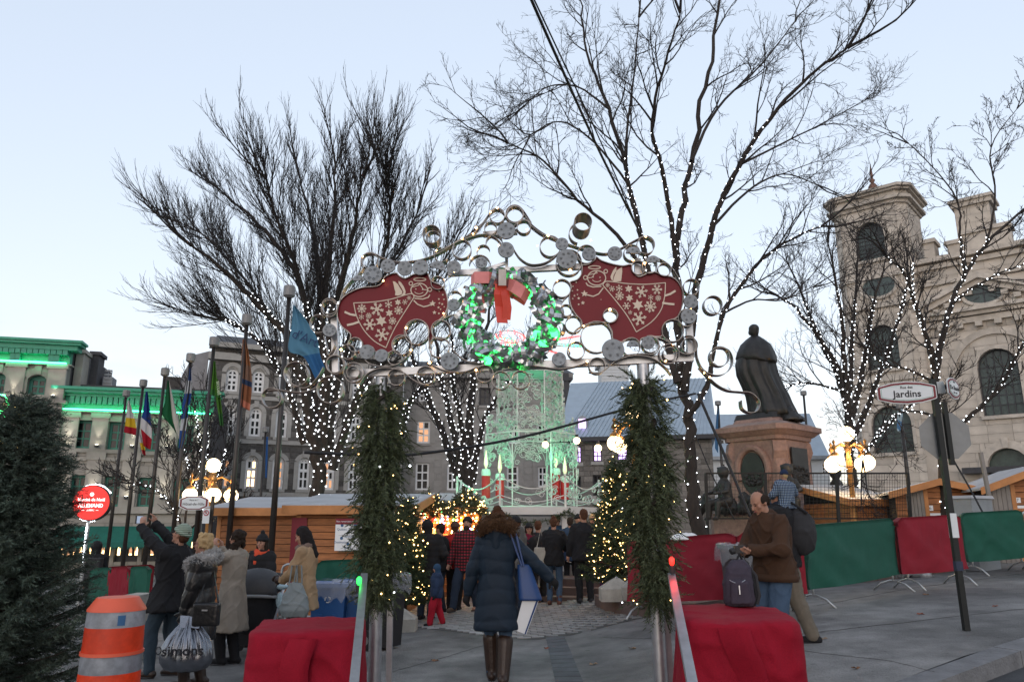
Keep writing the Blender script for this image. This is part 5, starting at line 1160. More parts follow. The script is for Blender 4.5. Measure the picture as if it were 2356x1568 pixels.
def shed(label,Fc,x0,x1,ye,yr,Y,dep=2.2,over=.25,ph=.135,skip=(),side=True,cat='market stall',gutter=True):
    u0,u1 = Fc.at(x0,ye)[0],Fc.at(x1,ye)[0];ze = Fc.at((x0+x1)/2,ye)[1];g = gz(*Fc.pt((u0+u1)/2,0)[:2]);zr = Fc.at((x0+x1)/2,yr,-dep)[1];p = Fc.pt
    t = thing('market_stall',label,cat,Vector((*p((u0+u1)/2,0)[:2],g)))
    b = MB();Fc.box(b,u0,u1,g,ze,-dep,0)
    b.prism([p(u0+.01,ze,0),p(u0+.01,ze,-dep),p(u0+.01,ze+(zr-ze)*.97,-dep)],Fc.d*(u1-u0-.02));b.build('body',M_dark,t)
    planks(Fc,u0,u1,g,ze-.02,ph,t,skip=skip)
    if side:
        fs = Facade(0,10,0);fs.O = p(u0,0,-dep);fs.O.z = 0;fs.d = Fc.n.copy();fs.n = -Fc.d;fs.ang = math.atan2(fs.d.y,fs.d.x);planks(fs,0,dep,g,ze-.02,ph,t)
        fs = Facade(0,10,0);fs.O = p(u1,0,0);fs.O.z = 0;fs.d = -Fc.n;fs.n = Fc.d.copy();fs.ang = math.atan2(fs.d.y,fs.d.x);planks(fs,0,dep,g,ze-.02,ph,t)
    b = MB();b.hexa([p(u0-over,ze-.01,over),p(u1+over,ze-.01,over),p(u1+over,zr-.01,-dep-.1),p(u0-over,zr-.01,-dep-.1),p(u0-over,ze+.05,over),p(u1+over,ze+.05,over),p(u1+over,zr+.05,-dep-.1),p(u0-over,zr+.05,-dep-.1)]);b.build('roof',M_rooft,t)
    b = MB();Fc.box(b,u0-over,u1+over,ze-.13,ze+.035,over+.003,over+.035);b.build('fascia',M_cedart,t)
    for uu in (u0-over-.03,u1+over+.003):
        b = MB();b.hexa([p(uu,ze-.12,over),p(uu+.03,ze-.12,over),p(uu+.03,zr-.12,-dep-.1),p(uu,zr-.12,-dep-.1),p(uu,ze+.04,over),p(uu+.03,ze+.04,over),p(uu+.03,zr+.04,-dep-.1),p(uu,zr+.04,-dep-.1)]);b.build('barge_board',M_cedart,t)
    for uu in (u0,u1): b = MB();Fc.box(b,uu-.045,uu+.045,g,ze-.02,-.02,.034);b.build('corner_board',M_cedart,t)
    return t,u0,u1,ze,g
FS1 = Facade(508,17.2,-.03);st1,a0,a1,ze,g = shed('cedar market stall behind the beige-coat woman, nearest the lamp post',FS1,508,700,1172,1147,17.2)
FS2 = Facade(690,15.6,-.04);st2,a0,a1,ze2,g2 = shed('cedar market stall with the sponsor board, behind the recycling bins',FS2,690,932,1167,1140,15.6)
r = FS2.rect(671,1190,706,1290);b = MB();FS2.box(b,r[0],r[1],g2,r[3],.025,.06);b.build('red_shutter',M_redp,st2)
# sponsor board
FP = Facade(690,15.3,-.04);r = FP.rect(771,1192,832,1266);bd = thing('sponsor_board','white sponsor board with a red heading on the cedar stall','sign',FP.pt((r[0]+r[1])/2,r[2]))
b = MB();FP.box(b,*r,-.03,0);b.build('board',M_plate,bd);b = MB();FP.box(b,r[0],r[1],r[3]-.11,r[3],.002,.005);b.build('heading_band',M_redp,bd)
lettering('Nos remerciements à tous',.045,FP.pt((r[0]+r[1])/2,r[3]-.055,.006),FP.d,(0,0,1),M_plate,bd,.001)
M_blink = mat('blue_print',(.03,.1,.22),.6,var=0)
for i,(tx,du_,dz) in enumerate((('Québec',.25,.72),('Québec',.75,.72),('Canada',.5,.5),('Destination',.25,.32),('S',.75,.32),('BMW',.5,.14))):
    zz = r[2]+(r[3]-r[2])*dz;uu = r[0]+(r[1]-r[0])*du_;lettering(tx,.06,FP.pt(uu,zz-.035,.003),FP.d,(0,0,1),M_blink,bd,.001)
    b = MB();b.lathe(FP.pt(uu,zz+.04,.002),[(.03,0),(.03,.003)],10,axis=FP.n);b.build('emblem',M_blink,bd)
# bare barriers, garland mounds and the open gift kiosk
M_glowb = mat('kiosk_bulb',(1,.8,.5),.5,var=0,emit=(1,.55,.2),es=9)
M_kwall = mat('kiosk_back_wall',(.42,.2,.07),.7,var=.2)
FK = Facade(950,18.5,.12);u0,u1 = FK.at(952,1230)[0],FK.at(1108,1230)[0];g = 0;ze = FK.at(1020,1180)[1];zc = FK.at(1020,1262)[1]
kk = thing('gift_kiosk','open wooden gift kiosk glowing with warm bulbs left of the walking woman','market stall',FK.pt((u0+u1)/2,0));p = FK.pt
b = MB();FK.box(b,u0,u1,g,ze+.1,-1.6,-1.5);FK.box(b,u0,u0+.05,g,ze+.1,-1.5,0);FK.box(b,u1-.05,u1,g,ze+.1,-1.5,0);b.build('back_wall',M_kwall,kk)
planks(FK,u0,u1,g,zc,.14,kk);b = MB();FK.box(b,u0-.1,u1+.1,zc,zc+.05,-.4,.15);b.build('counter',M_cedart,kk)
for uu in (u0,(u0+u1)/2,u1-.08): b = MB();FK.box(b,uu,uu+.08,zc+.05,ze+.1,-.1,0);b.build('post',M_cedart,kk)
for i in range(9):
    b = MB();zz = ze+.1+i*.002;FK.box(b,u0+.3+i*.012,u1+.1,zz,zz+.03,.42-i*.085,.48-i*.085);b.build('canopy_slat',M_cedart,kk)
b = MB();b.hexa([p(u0-.1,ze+.12,.1),p(u1+.1,ze+.12,.1),p(u1+.1,ze+.12,-1.7),p(u0-.1,ze+.12,-1.7),p(u0+.1,ze+.5,-.8),p(u1-.1,ze+.5,-.8),p(u1-.1,ze+.5,-1),p(u0+.1,ze+.5,-1)]);b.build('roof',M_rooft,kk)
b = MB();b.bar(p(u0,zc+.3,.02),p(u0+.5,ze,.4),.06);b.build('strut',M_cedart,kk)
GC = [mat('toy_'+n,c,.5,var=.1) for n,c in (('red',(.5,.03,.03)),('gold',(.6,.4,.1)),('cream',(.6,.5,.35)),('green',(.05,.25,.08)),('blue',(.05,.12,.4)))]
for lv in range(3):
    zz = zc+.05+lv*.28;b = MB();FK.box(b,u0+.1,u1-.1,zz-.03,zz,-1.48,-1.2);b.build('shelf',M_cedart,kk)
    for i in range(13):
        uu = u0+.18+i*(u1-u0-.36)/12;hh = random.uniform(.1,.2);b = MB();b.lathe(p(uu,zz,-1.32),[(.05,0),(.06,hh*.5),(.03,hh*.7),(.045,hh*.85),(.01,hh)],7);b.build('ornament',random.choice(GC),kk)
kl = thing('kiosk_light_string','warm and coloured bulbs strung inside the gift kiosk','string lights',p((u0+u1)/2,ze));PB = [[],[],[],[]]
for i in range(170):
    s = random.random();k = 0 if random.random() < .62 else random.randint(1,3);PB[k].append(p(u0+.1+(u1-u0-.2)*s,zc+.15+random.random()*(ze-zc-.1),random.choice((-1.15,-.15,.05))))
for k,(mm,nm) in enumerate(((M_glowb,'warm_bulb'),(mat('red_bulb',(1,.1,.05),.5,var=0,emit=(1,.08,.03),es=6),'red_bulb'),(mat('green_bulb',(.1,1,.2),.5,var=0,emit=(.05,1,.2),es=5),'green_bulb'),(mat('blue_bulb',(.2,.3,1),.5,var=0,emit=(.15,.3,1),es=6),'blue_bulb'))): bulbs(PB[k],.02,mm,kl,nm)
def lamp(loc,e,col,r=.1,parent=None,name='warm_lamp'):
    l = bpy.data.lights.new(name,'POINT');l.energy = e;l.color = col;l.shadow_soft_size = r;o = bpy.data.objects.new(name,l);COL.objects.link(o);o.location = Vector(loc)-woff(parent);o.parent = parent;return o
lamp(p((u0+u1)/2,ze-.15,-.6),16,(1,.55,.22),.15,kk);lamp(p(u0+.5,ze-.15,-.3),8,(1,.5,.2),.15,kk)
def mound(label,llabel,x0,x1,y0,y1,Y,seed,nl_=60):
    rs = np.random.RandomState(seed);c = P((x0+x1)/2,y1,Y);hw = (P(x1,y1,Y)-c).x;hh = P((x0+x1)/2,y0,Y).z-c.z;t = thing('cedar_mound',label,'garland',c);PP = [];DD = [];LL = []
    for i in range(700):
        a,s = rs.uniform(0,2*math.pi),math.sqrt(rs.rand());X,Yy = math.cos(a)*hw*s,math.sin(a)*hw*.7*s;z = hh*(1-s**1.6)*rs.uniform(.6,1);PP.append((c.x+X,c.y+Yy,c.z+z));DD.append((X/hw+rs.normal()*.3,Yy/hw+rs.normal()*.3,rs.uniform(-.5,.6)));LL.append(rs.uniform(.1,.22))
    PP,DD,LL = np.array(PP),np.array(DD),np.array(LL);V,Fq = needles(PP,DD,LL,14,.06,.009,flat=1,seed=seed);npmesh('sprays',V,Fq,M_cedar,t,kind='stuff')
    ls = thing('mound_light_string',llabel,'string lights',c);bulbs([PP[k]+DD[k]*LL[k]*.8+np.array([0,-.05,.02]) for k in rs.randint(0,700,nl_)],.018,M_bulby,ls)
mound('cedar mound with warm bulbs over the gift kiosk, left one','warm bulbs in the left cedar mound over the kiosk',930,1042,1128,1186,17.8,3)
mound('cedar mound with warm bulbs over the gift kiosk, right one','warm bulbs in the right cedar mound over the kiosk',1030,1112,1124,1180,18.4,4)
# gabled stalls on the right
def gable_stall(label,x0,x1,xa,ya,ye,Y,door,plate,num,slope=-.25):
    Fc = Facade(xa,Y,slope);u0,u1,ua = Fc.at(x0,ye)[0],Fc.at(x1,ye)[0],Fc.at(xa,ya)[0];za = Fc.at(xa,ya)[1];ze = .5*(Fc.at(x0,ye)[1]+Fc.at(x1,ye)[1]);g = gz(*Fc.pt(ua,0)[:2])-.05;p = Fc.pt;dep = 2.6
    t = thing('market_stall',label,'market stall',p(ua,g))
    b = MB();b.prism([p(u0,g),p(u1,g),p(u1,ze),p(ua,za-.06),p(u0,ze)],Fc.n*-dep);b.build('body',M_dark,t)
    def top(z): 
        if z <= ze: return (u0,u1)
        f = (z-ze)/(za-ze);return (u0+(ua-u0)*f,u1+(ua-u1)*f)
    dr = Fc.rect(*door) if door else None
    planks(Fc,u0,u1,g,za-.1,.14,t,top=top,skip=[(dr[0],dr[1],g,dr[3])] if dr else ())
    for s,(ue,z_) in enumerate(((u0-.2,ze-.05),(u1+.2,ze-.05))):
        b = MB();b.hexa([p(ue,z_,.3),p(ua,za,.3),p(ua,za,-dep-.2),p(ue,z_,-dep-.2),p(ue,z_+.05,.3),p(ua,za+.05,.3),p(ua,za+.05,-dep-.2),p(ue,z_+.05,-dep-.2)]);b.build('roof',M_rooft,t)
        b = MB();b.hexa([p(ue,z_-.1,.34),p(ua,za-.1,.34),p(ua,za-.1,.303),p(ue,z_-.1,.303),p(ue,z_+.06,.34),p(ua,za+.06,.34),p(ua,za+.06,.303),p(ue,z_+.06,.303)]);b.build('barge_board',M_cedart,t)
    if dr:
        n = 5
        for i in range(n): b = MB();w_ = (dr[1]-dr[0])/n;Fc.box(b,dr[0]+i*w_+.004,dr[0]+(i+1)*w_-.004,g,dr[3],0,.03);b.build('door_board',M_grdoor,t)
        b = MB();Fc.box(b,dr[1],dr[1]+.09,g,dr[3],0,.04);b.build('door_jamb',M_cedart,t)
    if plate:
        r = Fc.rect(*plate);b = MB();Fc.box(b,*r,.025,.035);pn = b.build('number_plate',M_plate,t);lettering(num,(r[3]-r[2])*.8,p((r[0]+r[1])/2,(r[2]+r[3])/2,.036),Fc.d,(0,0,1),M_ink,t,.001)
        b = MB();Fc.box(b,r[0],r[1]+.15,r[2]-.12,r[2]-.06,.025,.034);b.build('name_strip',M_plate,t)
    return t
gable_stall('gabled cedar stall with taupe door and number 6 plate',2058,2268,2154,1107,1132,19,(2088,1126,2129,1230),(2133,1162,2146,1174),'6')
gable_stall('gabled cedar stall with number 7 plate at the right edge',2268,2500,2400,1070,1122,17.5,(2276,1114,2330,1230),(2333,1144,2347,1156),'7')
FS3 = Facade(1965,20,.25);shed('low cedar stall behind the monument fence',FS3,1958,2052,1152,1120,20,dep=2.0)
# ---------------------------------------------------------------- filigree Christmas pyramid lit green
M_filig = mat('white_filigree',(.55,.56,.55),.5,.1,var=.1)
M_wp = mat('white_painted_wood',(.5,.5,.5),.6,var=.08)
M_red = mat('red_candle',(.42,.01,.015),.4,var=.1)
M_flame = mat('candle_flame',(.9,.8,.6),.4,var=0,emit=(1,.7,.35),es=.06)
PY = 22.0;pc = P(1222,1160,PY);pcx,pcy = pc.x,PY+.4;zf = P(1222,1168,PY).z
py = thing('christmas_pyramid','white filigree Christmas pyramid glowing green above the crowd','pavilion',Vector((pcx,pcy,0)))
def octp(r,k,z): a = math.radians(22.5+45*k-90);return Vector((pcx+r*math.cos(a),pcy+r*math.sin(a),z))
rgp = random.Random(9)
def swirl(c,u,v,r,turns,nrm,wd):
    b = MB();b.ribbon([c+(u*math.cos(t)+v*math.sin(t))*r*(1-.62*t/(turns*6.28)) for t in np.linspace(0,turns*6.283,16)],nrm*wd,.012);return b
def tier(r,z0,z1,dens,rs_,arch=True):
    for k in range(8):
        a,c = octp(r,k,z0),octp(r,k+1,z0);u = (c-a).normalized();v = Vector((0,0,1));nrm = u.cross(v);L = (c-a).length;H = z1-z0
        b = MB();b.bar(a,a+v*H,.035);b.build('column',M_filig,py)
        b = MB();b.bar(a+v*H,c+v*H,.035);b.build('beam',M_filig,py);b = MB();b.bar(a+v*.03,c+v*.03,.03);b.build('beam',M_filig,py)
        if arch:
            b = MB();b.ribbon([a+u*(L/2+L/2*.94*math.cos(t))+v*(H*.62+H*.34*math.sin(t)) for t in np.linspace(math.pi,0,14)],nrm*.04,.015);b.build('arch',M_filig,py)
        if k in (3,4): continue
        for i in range(dens):
            s,h = rgp.uniform(.1,.9),rgp.random()
            if arch and abs(s-.5) < .36 and h < .62: continue
            sw = swirl(a+u*L*s+v*H*(.04+.92*h)+nrm*rgp.uniform(-.06,.06),u,v,rgp.uniform(*rs_),rgp.uniform(1,1.7),nrm,.05);sw.build('scroll',M_filig,py)
z1 = P(1222,1000,PY).z;z2 = P(1222,858,PY).z
tier(1.38,zf,z1,70,(.06,.15));tier(1.0,z1+.06,z2,46,(.06,.15),False)
# bushy scroll clusters on the shoulder of the lower tier
for i in range(150):
    k = rgp.choice((5,6,7,0,1,2));a,c = octp(1.36,k,0),octp(1.36,k+1,0);q = a.lerp(c,rgp.random());q.z = z1+rgp.uniform(-.3,.55);u = (c-a).normalized();swirl(q,u,Vector((0,0,1)),rgp.uniform(.05,.11),1.3,u.cross(Vector((0,0,1))),.05).build('scroll',M_filig,py)
b = MB();b.prism([octp(2.3,k,zf-.2) for k in range(8)],(0,0,.2));b.build('platform',M_wp,py)
for k in range(8):                                  # scalloped balcony rail with scrolls
    a,c = octp(2.22,k,zf),octp(2.22,k+1,zf);u = (c-a).normalized();L = (c-a).length;nrm = u.cross(Vector((0,0,1)))
    b = MB();b.bar(a,a+Vector((0,0,.85)),.05);b.build('rail_post',M_filig,py)
    b = MB();b.ribbon([a+u*L*s+Vector((0,0,.78-.32*math.sin(math.pi*s))) for s in np.linspace(0,1,12)],nrm*.05,.025);b.ribbon([a+u*L*s+Vector((0,0,.3-.18*math.sin(math.pi*s))) for s in np.linspace(0,1,12)],nrm*.05,.02);b.build('rail',M_filig,py)
    if k in (3,4): continue
    for i in range(11): q = a+u*L*rgp.uniform(.06,.94)+Vector((0,0,rgp.uniform(.08,.5)));swirl(q,u,Vector((0,0,1)),rgp.uniform(.06,.12),1.4,nrm,.04).build('scroll',M_filig,py)
for k in range(8):
    q = octp(2.15,k,0);q.z = gz(q.x,q.y);b = MB();b.bar(q,Vector((q.x,q.y,zf-.2)),.14);b.build('support_post',M_grdoor if k % 2 else M_wp,py)
for (x,y0,y1,dx) in ((1118,1145,1082,.5),(1150,1145,1092,.1),(1279,1148,1080,-.3),(1300,1148,1098,-.2)):
    q = P(x,y0,PY-.6);top = P(x,y1,PY-.6);b = MB();b.lathe(q,[(.12,0),(.12,(top.z-q.z)*.9),(.10,top.z-q.z),(.03,top.z-q.z+.01)],12);cd = b.build('candle',M_red,py)
    b = MB();b.lathe(top+Vector((0,0,.02)),[(.125,-.16),(.13,-.08),(.11,.02),(.02,.03)],12);b.build('wax',M_wp,cd)
    b = MB();b.lathe(top+Vector((0,0,.06)),[(.02,0),(.06,.12),(.05,.25),(.01,.5)],10);b.build('flame',M_flame,cd)
# rotor of lit blades on top
zt = P(1250,783,PY).z;hub = Vector((pcx,pcy,zt));b = MB();b.lathe(Vector((pcx,pcy,z2)),[(.12,0),(.05,.2),(.05,zt-z2+.1),(.12,zt-z2+.15),(.02,zt-z2+.35)],10);b.build('rotor_shaft',M_filig,py)
b = MB();b.prism([octp(1.06,k,z2+.05) for k in range(8)],(0,0,.06));b.build('tier_roof',M_filig,py)
M_redb = mat('red_rotor_bulb',(1,.1,.1),.5,var=0,emit=(1,.03,.03),es=1.6);M_grb = mat('green_rotor_bulb',(.1,1,.3),.5,var=0,emit=(.03,.8,.25),es=1.0)
for k in range(8):
    a = k*math.pi/4+.2;d = Vector((math.cos(a),math.sin(a),0));s = Vector((-d.y,d.x,.35));c = hub+d*1.05;loop = [c+d*.62*math.cos(t)+s*.26*math.sin(t) for t in np.linspace(0,2*math.pi,30,endpoint=False)]
    b = MB();b.tube(loop,.015,5,closed=True);b.bar(hub,c-d*.6,.03);bl = b.build('rotor_blade',M_filig,py)
    bulbs([q for q in loop]+[c+d*.45*math.cos(t)+s*.18*math.sin(t) for t in np.linspace(0,6.28,18)],.026,M_redb if k % 2 else M_grb,bl)
for (x,y,dY,e) in ((1120,1050,-1.3,10),(1290,1050,-1.3,10),(1222,1080,.4,16),(1222,940,.4,8),(1150,1120,-.9,4),(1060,1130,-1.2,5)): lamp(P(x,y,PY+dY),e*.45,(.1,1,.45),.12,py,'green_lamp')
# swag of garland along the platform
rs = np.random.RandomState(2);PP = [];DD = []
for k in (5,6,7,0):
    a,c = octp(2.36,k,zf-.12),octp(2.36,k+1,zf-.12)
    for i in range(160): s = rs.rand();PP.append(tuple(a.lerp(c,s)-Vector((0,0,.3*math.sin(math.pi*s)))));DD.append(tuple(rs.normal(size=3)))
sw = thing('cedar_swag','dark cedar swag hung under the pyramid platform edge','garland',PP[0]);V,Fq = needles(np.array(PP),np.array(DD),np.full(len(PP),.13),12,.06,.009,seed=2);npmesh('sprays',V,Fq,M_cedar,sw,kind='stuff')
# steps, plinth kerbs and tree weights in front of the pyramid
M_brst = mat('brown_granite',(.11,.075,.065),.8,var=.2,bump=.3);M_conc = mat('pale_concrete',(.34,.32,.28),.9,var=.2,vs=5,bump=.4,bs=30)
sp = thing('granite_steps','two brown granite steps below the pyramid','steps',on(1290,17))
for i,(x0,x1,Y0) in enumerate(((1200,1400,16.8),(1235,1400,17.2),(1255,1400,17.6))):
    a,c = on(x0,Y0),on(x1,Y0-.5);b = MB();b.prism([Vector((a.x,a.y,0)),Vector((c.x,c.y,0)),Vector((c.x,23,0)),Vector((a.x,23,0))],(0,0,.15*(i+1)+.02));b.build('step',M_brst,sp)
kb = thing('plaza_kerb','low dark granite kerb curving round the lit Christmas tree','kerb',on(1440,14))
cpt = [G(1368,1392),G(1385,1404),G(1430,1414),G(1500,1420),G(1600,1420)]
for i in range(4):
    a,c = cpt[i],cpt[i+1];n = Vector((-(c-a).y,(c-a).x,0)).normalized()*.9;d = (c-a).normalized()*.006
    b = MB();b.hexa([a+d,c-d,c-d+n,a+d+n]+[q+Vector((0,0,.2)) for q in (a+d,c-d,c-d+n,a+d+n)]);b.build('kerb_stone',M_brst,kb)
def weight(label,x,Y,dz=0):
    q = on(x,Y)+Vector((0,0,dz));t = thing('concrete_weight',label,'weight',q);b = MB();p8 = [q+Vector(v) for v in ((-.28,-.2,0),(.28,-.2,0),(.28,.2,0),(-.28,.2,0),(-.28,-.2,.2),(.28,-.2,.2),(.28,.2,.2),(-.28,.2,.2))];b.hexa(p8);b.hexa([p8[4],p8[5],p8[6],p8[7]]+[q+Vector(v) for v in ((-.05,-.05,.36),(.05,-.05,.36),(.05,.05,.36),(-.05,.05,.36))]);b.build('block',M_conc,t)
    b = MB();b.tube([q+Vector((.025*math.cos(a),0,.35+.03*math.sin(a))) for a in np.linspace(0,math.pi,8)],.008,5);b.build('lifting_eye',M_alu,t)
weight('concrete weight at the foot of the right Christmas tree, left one',1415,13.4,.2);weight('concrete weight at the foot of the right Christmas tree, right one',1462,13.3,.2);weight('concrete weight at the foot of the slim left Christmas tree',925,13.2,0)
# ---------------------------------------------------------------- lamp posts
M_bronze = mat('lit_bronze_post',(.35,.18,.06),.45,.5,var=.15)
M_globe = mat('lit_globe',(1,.9,.75),.4,var=0,emit=(1,.72,.38),es=1.3)
def lamp_post(label,x,y,Y,gr=.2,low=None):
    c = P(x,y,Y);g = gz(c.x,c.y);t = thing('street_lamp',label,'street lamp',Vector((c.x,c.y,g)))
    h = c.z;zarm = P(x,y+60,Y).z if low is None else low
    b = MB();b.lathe(Vector((c.x,c.y,g)),[(.22,0),(.22,.3),(.12,.5),(.075,.8),(.06,h-g-.9),(.09,h-g-.85),(.05,h-g-.5),(.12,h-g-.3),(.05,h-g-.24),(.11,h-g-.2)],14);b.build('post',M_bronze,t,smooth=True)
    b = MB();b.sphere(c,gr,18,12);b.build('globe',M_globe,t,smooth=True)
    for k in range(4):
        a = .5+k*math.pi/2;d = Vector((math.cos(a),math.sin(a),0));e = Vector((c.x,c.y,zarm+.32))+d*.52
        b = MB();b.tube([Vector((c.x,c.y,zarm+.42)),Vector((c.x,c.y,zarm+.5))+d*.25,e+Vector((0,0,.06)),e+Vector((0,0,-.1))],.028,6);b.lathe(e-Vector((0,0,.15)),[(.1,0),(.11,.05),(.05,.1)],10);b.lathe(e+Vector((0,0,.02)),[(.05,0),(.07,.06),(.02,.14),(.045,.19),(.01,.25)],8);b.build('arm',M_bronze,t)
        b = MB();b.sphere(e-Vector((0,0,.15+gr*.85)),gr,18,12);b.build('globe',M_globe,t,smooth=True)
    lamp(Vector((c.x,c.y-.05,zarm+.15)),22,(1,.66,.34),.2,t)
lamp_post('five-globe street lamp glowing between the flagpoles on the left',491,1070,21,.19,P(491,1140,21).z)
lamp_post('five-globe street lamp glowing right of the monument',1947,998,20,.2,P(1947,1066,20).z)
lamp_post('five-globe street lamp half hidden by the right garland',1456,948,17,.165,P(1456,1030,17).z+.05)
# ---------------------------------------------------------------- flagpoles and flags
M_pole = mat('dark_flagpole',(.05,.045,.042),.4,.6,var=.2);M_cap = mat('flagpole_cap',(.2,.2,.2),.5,.3,var=.1)
def flagpole(label,xt,yt,Y,r=.055,cap=.12):
    top = P(xt,yt,Y);g = gz(top.x,Y);t = thing('flagpole',label,'flagpole',Vector((top.x,Y,g)),group='flagpoles')
    b = MB();b.tube([Vector((top.x,Y,g)),Vector((top.x,Y,top.z))],[r*1.25,r*.8],10);b.build('pole',M_pole,t,smooth=True)
    b = MB();b.lathe(top,[(cap*.5,-.02),(cap,.02),(cap,.2),(cap*.9,.23)],14);b.build('cap',M_cap,t)
def clothmat(name,bands,axis='v'):
    m = bpy.data.materials.new(name);m.use_nodes = True;n = m.node_tree;b = n.nodes['Principled BSDF'];b.inputs['Roughness'].default_value = .85;b.inputs['Specular IOR Level'].default_value = .15
    uv = n.nodes.new('ShaderNodeUVMap');sp_ = n.nodes.new('ShaderNodeSeparateXYZ');rp_ = n.nodes.new('ShaderNodeValToRGB');rp_.color_ramp.interpolation = 'CONSTANT'
    n.links.new(uv.outputs[0],sp_.inputs[0]);n.links.new(sp_.outputs[1 if axis == 'v' else 0],rp_.inputs[0]);n.links.new(rp_.outputs[0],b.inputs['Base Color'])
    e = rp_.color_ramp.elements
    for i,(pos,col) in enumerate(bands):
        q = e[i] if i < 2 else e.new(pos);q.position = pos;q.color = tuple(col)+(1,)
    if len(bands) == 1: e[1].position = 1;e[1].color = e[0].color
    return m
def flag(label,Y,left,right,bands,axis='v',folds=3,amp=.05,nu=10,nv=22,cat='flag',tails=()):
    L = [P(*q,Y) for q in left];t = thing('flag',label,cat,L[0],group='flags on the poles');m = clothmat('flag_cloth',bands,axis)
    for k,(lf,rt) in enumerate([(left,right)]+list(tails)):
        A = spline([Vector((*q,0)) for q in lf],8);B_ = spline([Vector((*q,0)) for q in rt],8);V = [];UV = [];Q = []
        for i in range(nu+1):
            for j in range(nv+1):
                s = i/nu;v = j/nv;fa = A[min(len(A)-1,int(v*(len(A)-1)))];ia = v*(len(A)-1);a0_ = A[int(ia)].lerp(A[min(int(ia)+1,len(A)-1)],ia % 1);ib = v*(len(B_)-1);b0 = B_[int(ib)].lerp(B_[min(int(ib)+1,len(B_)-1)],ib % 1);q = a0_.lerp(b0,s)
                V.append(P(q.x,q.y,Y-.02+amp*math.sin(s*folds*3.14+v*2.2)*(.25+.75*min(1,s*2))));UV.append((s,v))
        for i in range(nu):
            for j in range(nv): Q.append((i*(nv+1)+j,i*(nv+1)+j+1,(i+1)*(nv+1)+j+1,(i+1)*(nv+1)+j))
        o = npmesh('cloth',V,Q,m,t,smooth=True);ul = o.data.uv_layers.new(name='UVMap');idx = np.array(Q).ravel();ul.data.foreach_set('uv',np.array(UV)[idx].ravel());so_ = o.modifiers.new('thick','SOLIDIFY');so_.thickness = .006
    return t
PX = [(290,912,27.0),(329,889,25.0),(379,864,22.6),(438,832,20.6),(492,796,18.8),(568,746,16.8),(665,683,15.0)]
ORD = ['leftmost, beside the fir','second from the left, with the tricolour','third from the left, with the green and white flag','fourth from the left, with the blue and white flag','with the furled green flag','with the furled orange flag','tallest, with the pale blue flag']
for (x,y,Y),d in zip(PX,ORD): flagpole('dark flagpole, '+d,x,y,Y)
flag('white, yellow and red striped flag hanging limp',27,[(294,921),(290,960),(285,994)],[(297,921),(309,962),(317,1002)],[(0,(.4,.4,.4)),(.5,(.45,.3,.02)),(.75,(.25,.01,.02))],tails=[([(313,985),(321,1018),(328,1044)],[(318,985),(331,1018),(335,1048)])])
flag('limp blue, white and red tricolour flag',25,[(336,900),(329,945),(323,974),(330,1025)],[(339,900),(346,955),(349,1000),(346,1034)],[(0,(.012,.035,.16)),(.5,(.4,.4,.42)),(.74,(.25,.01,.02))])
flag('green and white flag hanging in loose folds',22.6,[(386,874),(379,925),(373,953),(400,985)],[(389,874),(402,930),(413,975),(413,1012)],[(0,(.008,.075,.03)),(.62,(.36,.36,.34))],'u',4,.07)
flag('blue and white furled flag on the fourth pole',20.6,[(435,846),(425,900),(417,944)],[(439,846),(440,900),(437,929)],[(0,(.015,.05,.18)),(.28,(.38,.4,.42)),(.55,(.015,.05,.18))],tails=[([(420,942),(414,985),(411,1030)],[(434,935),(428,985),(417,1032)])])
tg = flag('furled green flag with small lettering',18.8,[(490,830),(483,880),(478,905)],[(495,830),(499,880),(504,915)],[(0,(.05,.14,.02)),(.7,(.03,.11,.03))],tails=[([(493,880),(499,930),(506,978)],[(500,870),(508,925),(514,980)])])
flag('furled orange and tan flag with a dark band',16.8,[(559,780),(553,860),(549,930)],[(566,780),(579,870),(574,945)],[(0,(.22,.09,.04)),(.35,(.17,.1,.07)),(.55,(.02,.04,.09)),(.62,(.2,.08,.04)),(.85,(.4,.14,.09))],folds=5)
tf = flag('large pale blue flag lettered d\'Art on the tallest pole',15,[(675,702),(670,755),(664,806),(700,822),(729,880)],[(677,702),(705,738),(729,778),(736,815),(748,846)],[(0,(.08,.2,.3)),(.72,(.03,.11,.25))],amp=.05,nu=14)
lettering("d'Art",.27,P(702,778,14.9),(1,0,-.42),(.3,0,1),mat('dark_blue_print',(.02,.05,.12),.8,var=0),tf,.004)
lettering('accueil',.13,P(503,892,18.68),(.18,0,-1),(1,0,.18),mat('pale_print',(.5,.6,.4),.8,var=0),tg,.003)
flagpole('thin far flagpole with a dark blue banner before the dark building',611,994,34,.06,.14);flag('narrow dark blue banner on the thin far pole',34,[(613,1004),(611,1050),(610,1098)],[(617,1004),(616,1050),(614,1100)],[(0,(.03,.1,.28))],folds=2)
flagpole('thin far flagpole left of the monument',1652,932,40,.07,.16);flag('long blue flag on the far pole left of the monument',40,[(1650,940),(1646,990),(1645,1030)],[(1655,940),(1653,990),(1652,1042)],[(0,(.05,.13,.25))],folds=2)
flagpole('thin far flagpole just right of the statue',1849,909,40,.07,.16)
flagpole('dark flagpole behind the octagonal sign',2070,940,24,.06,.1);flag('pale blue flag under the street name plate',24,[(2066,935),(2064,975),(2064,990)],[(2077,935),(2077,985),(2070,994)],[(0,(.3,.4,.45)),(.35,(.08,.17,.3)),(.75,(.3,.4,.45))],folds=2)
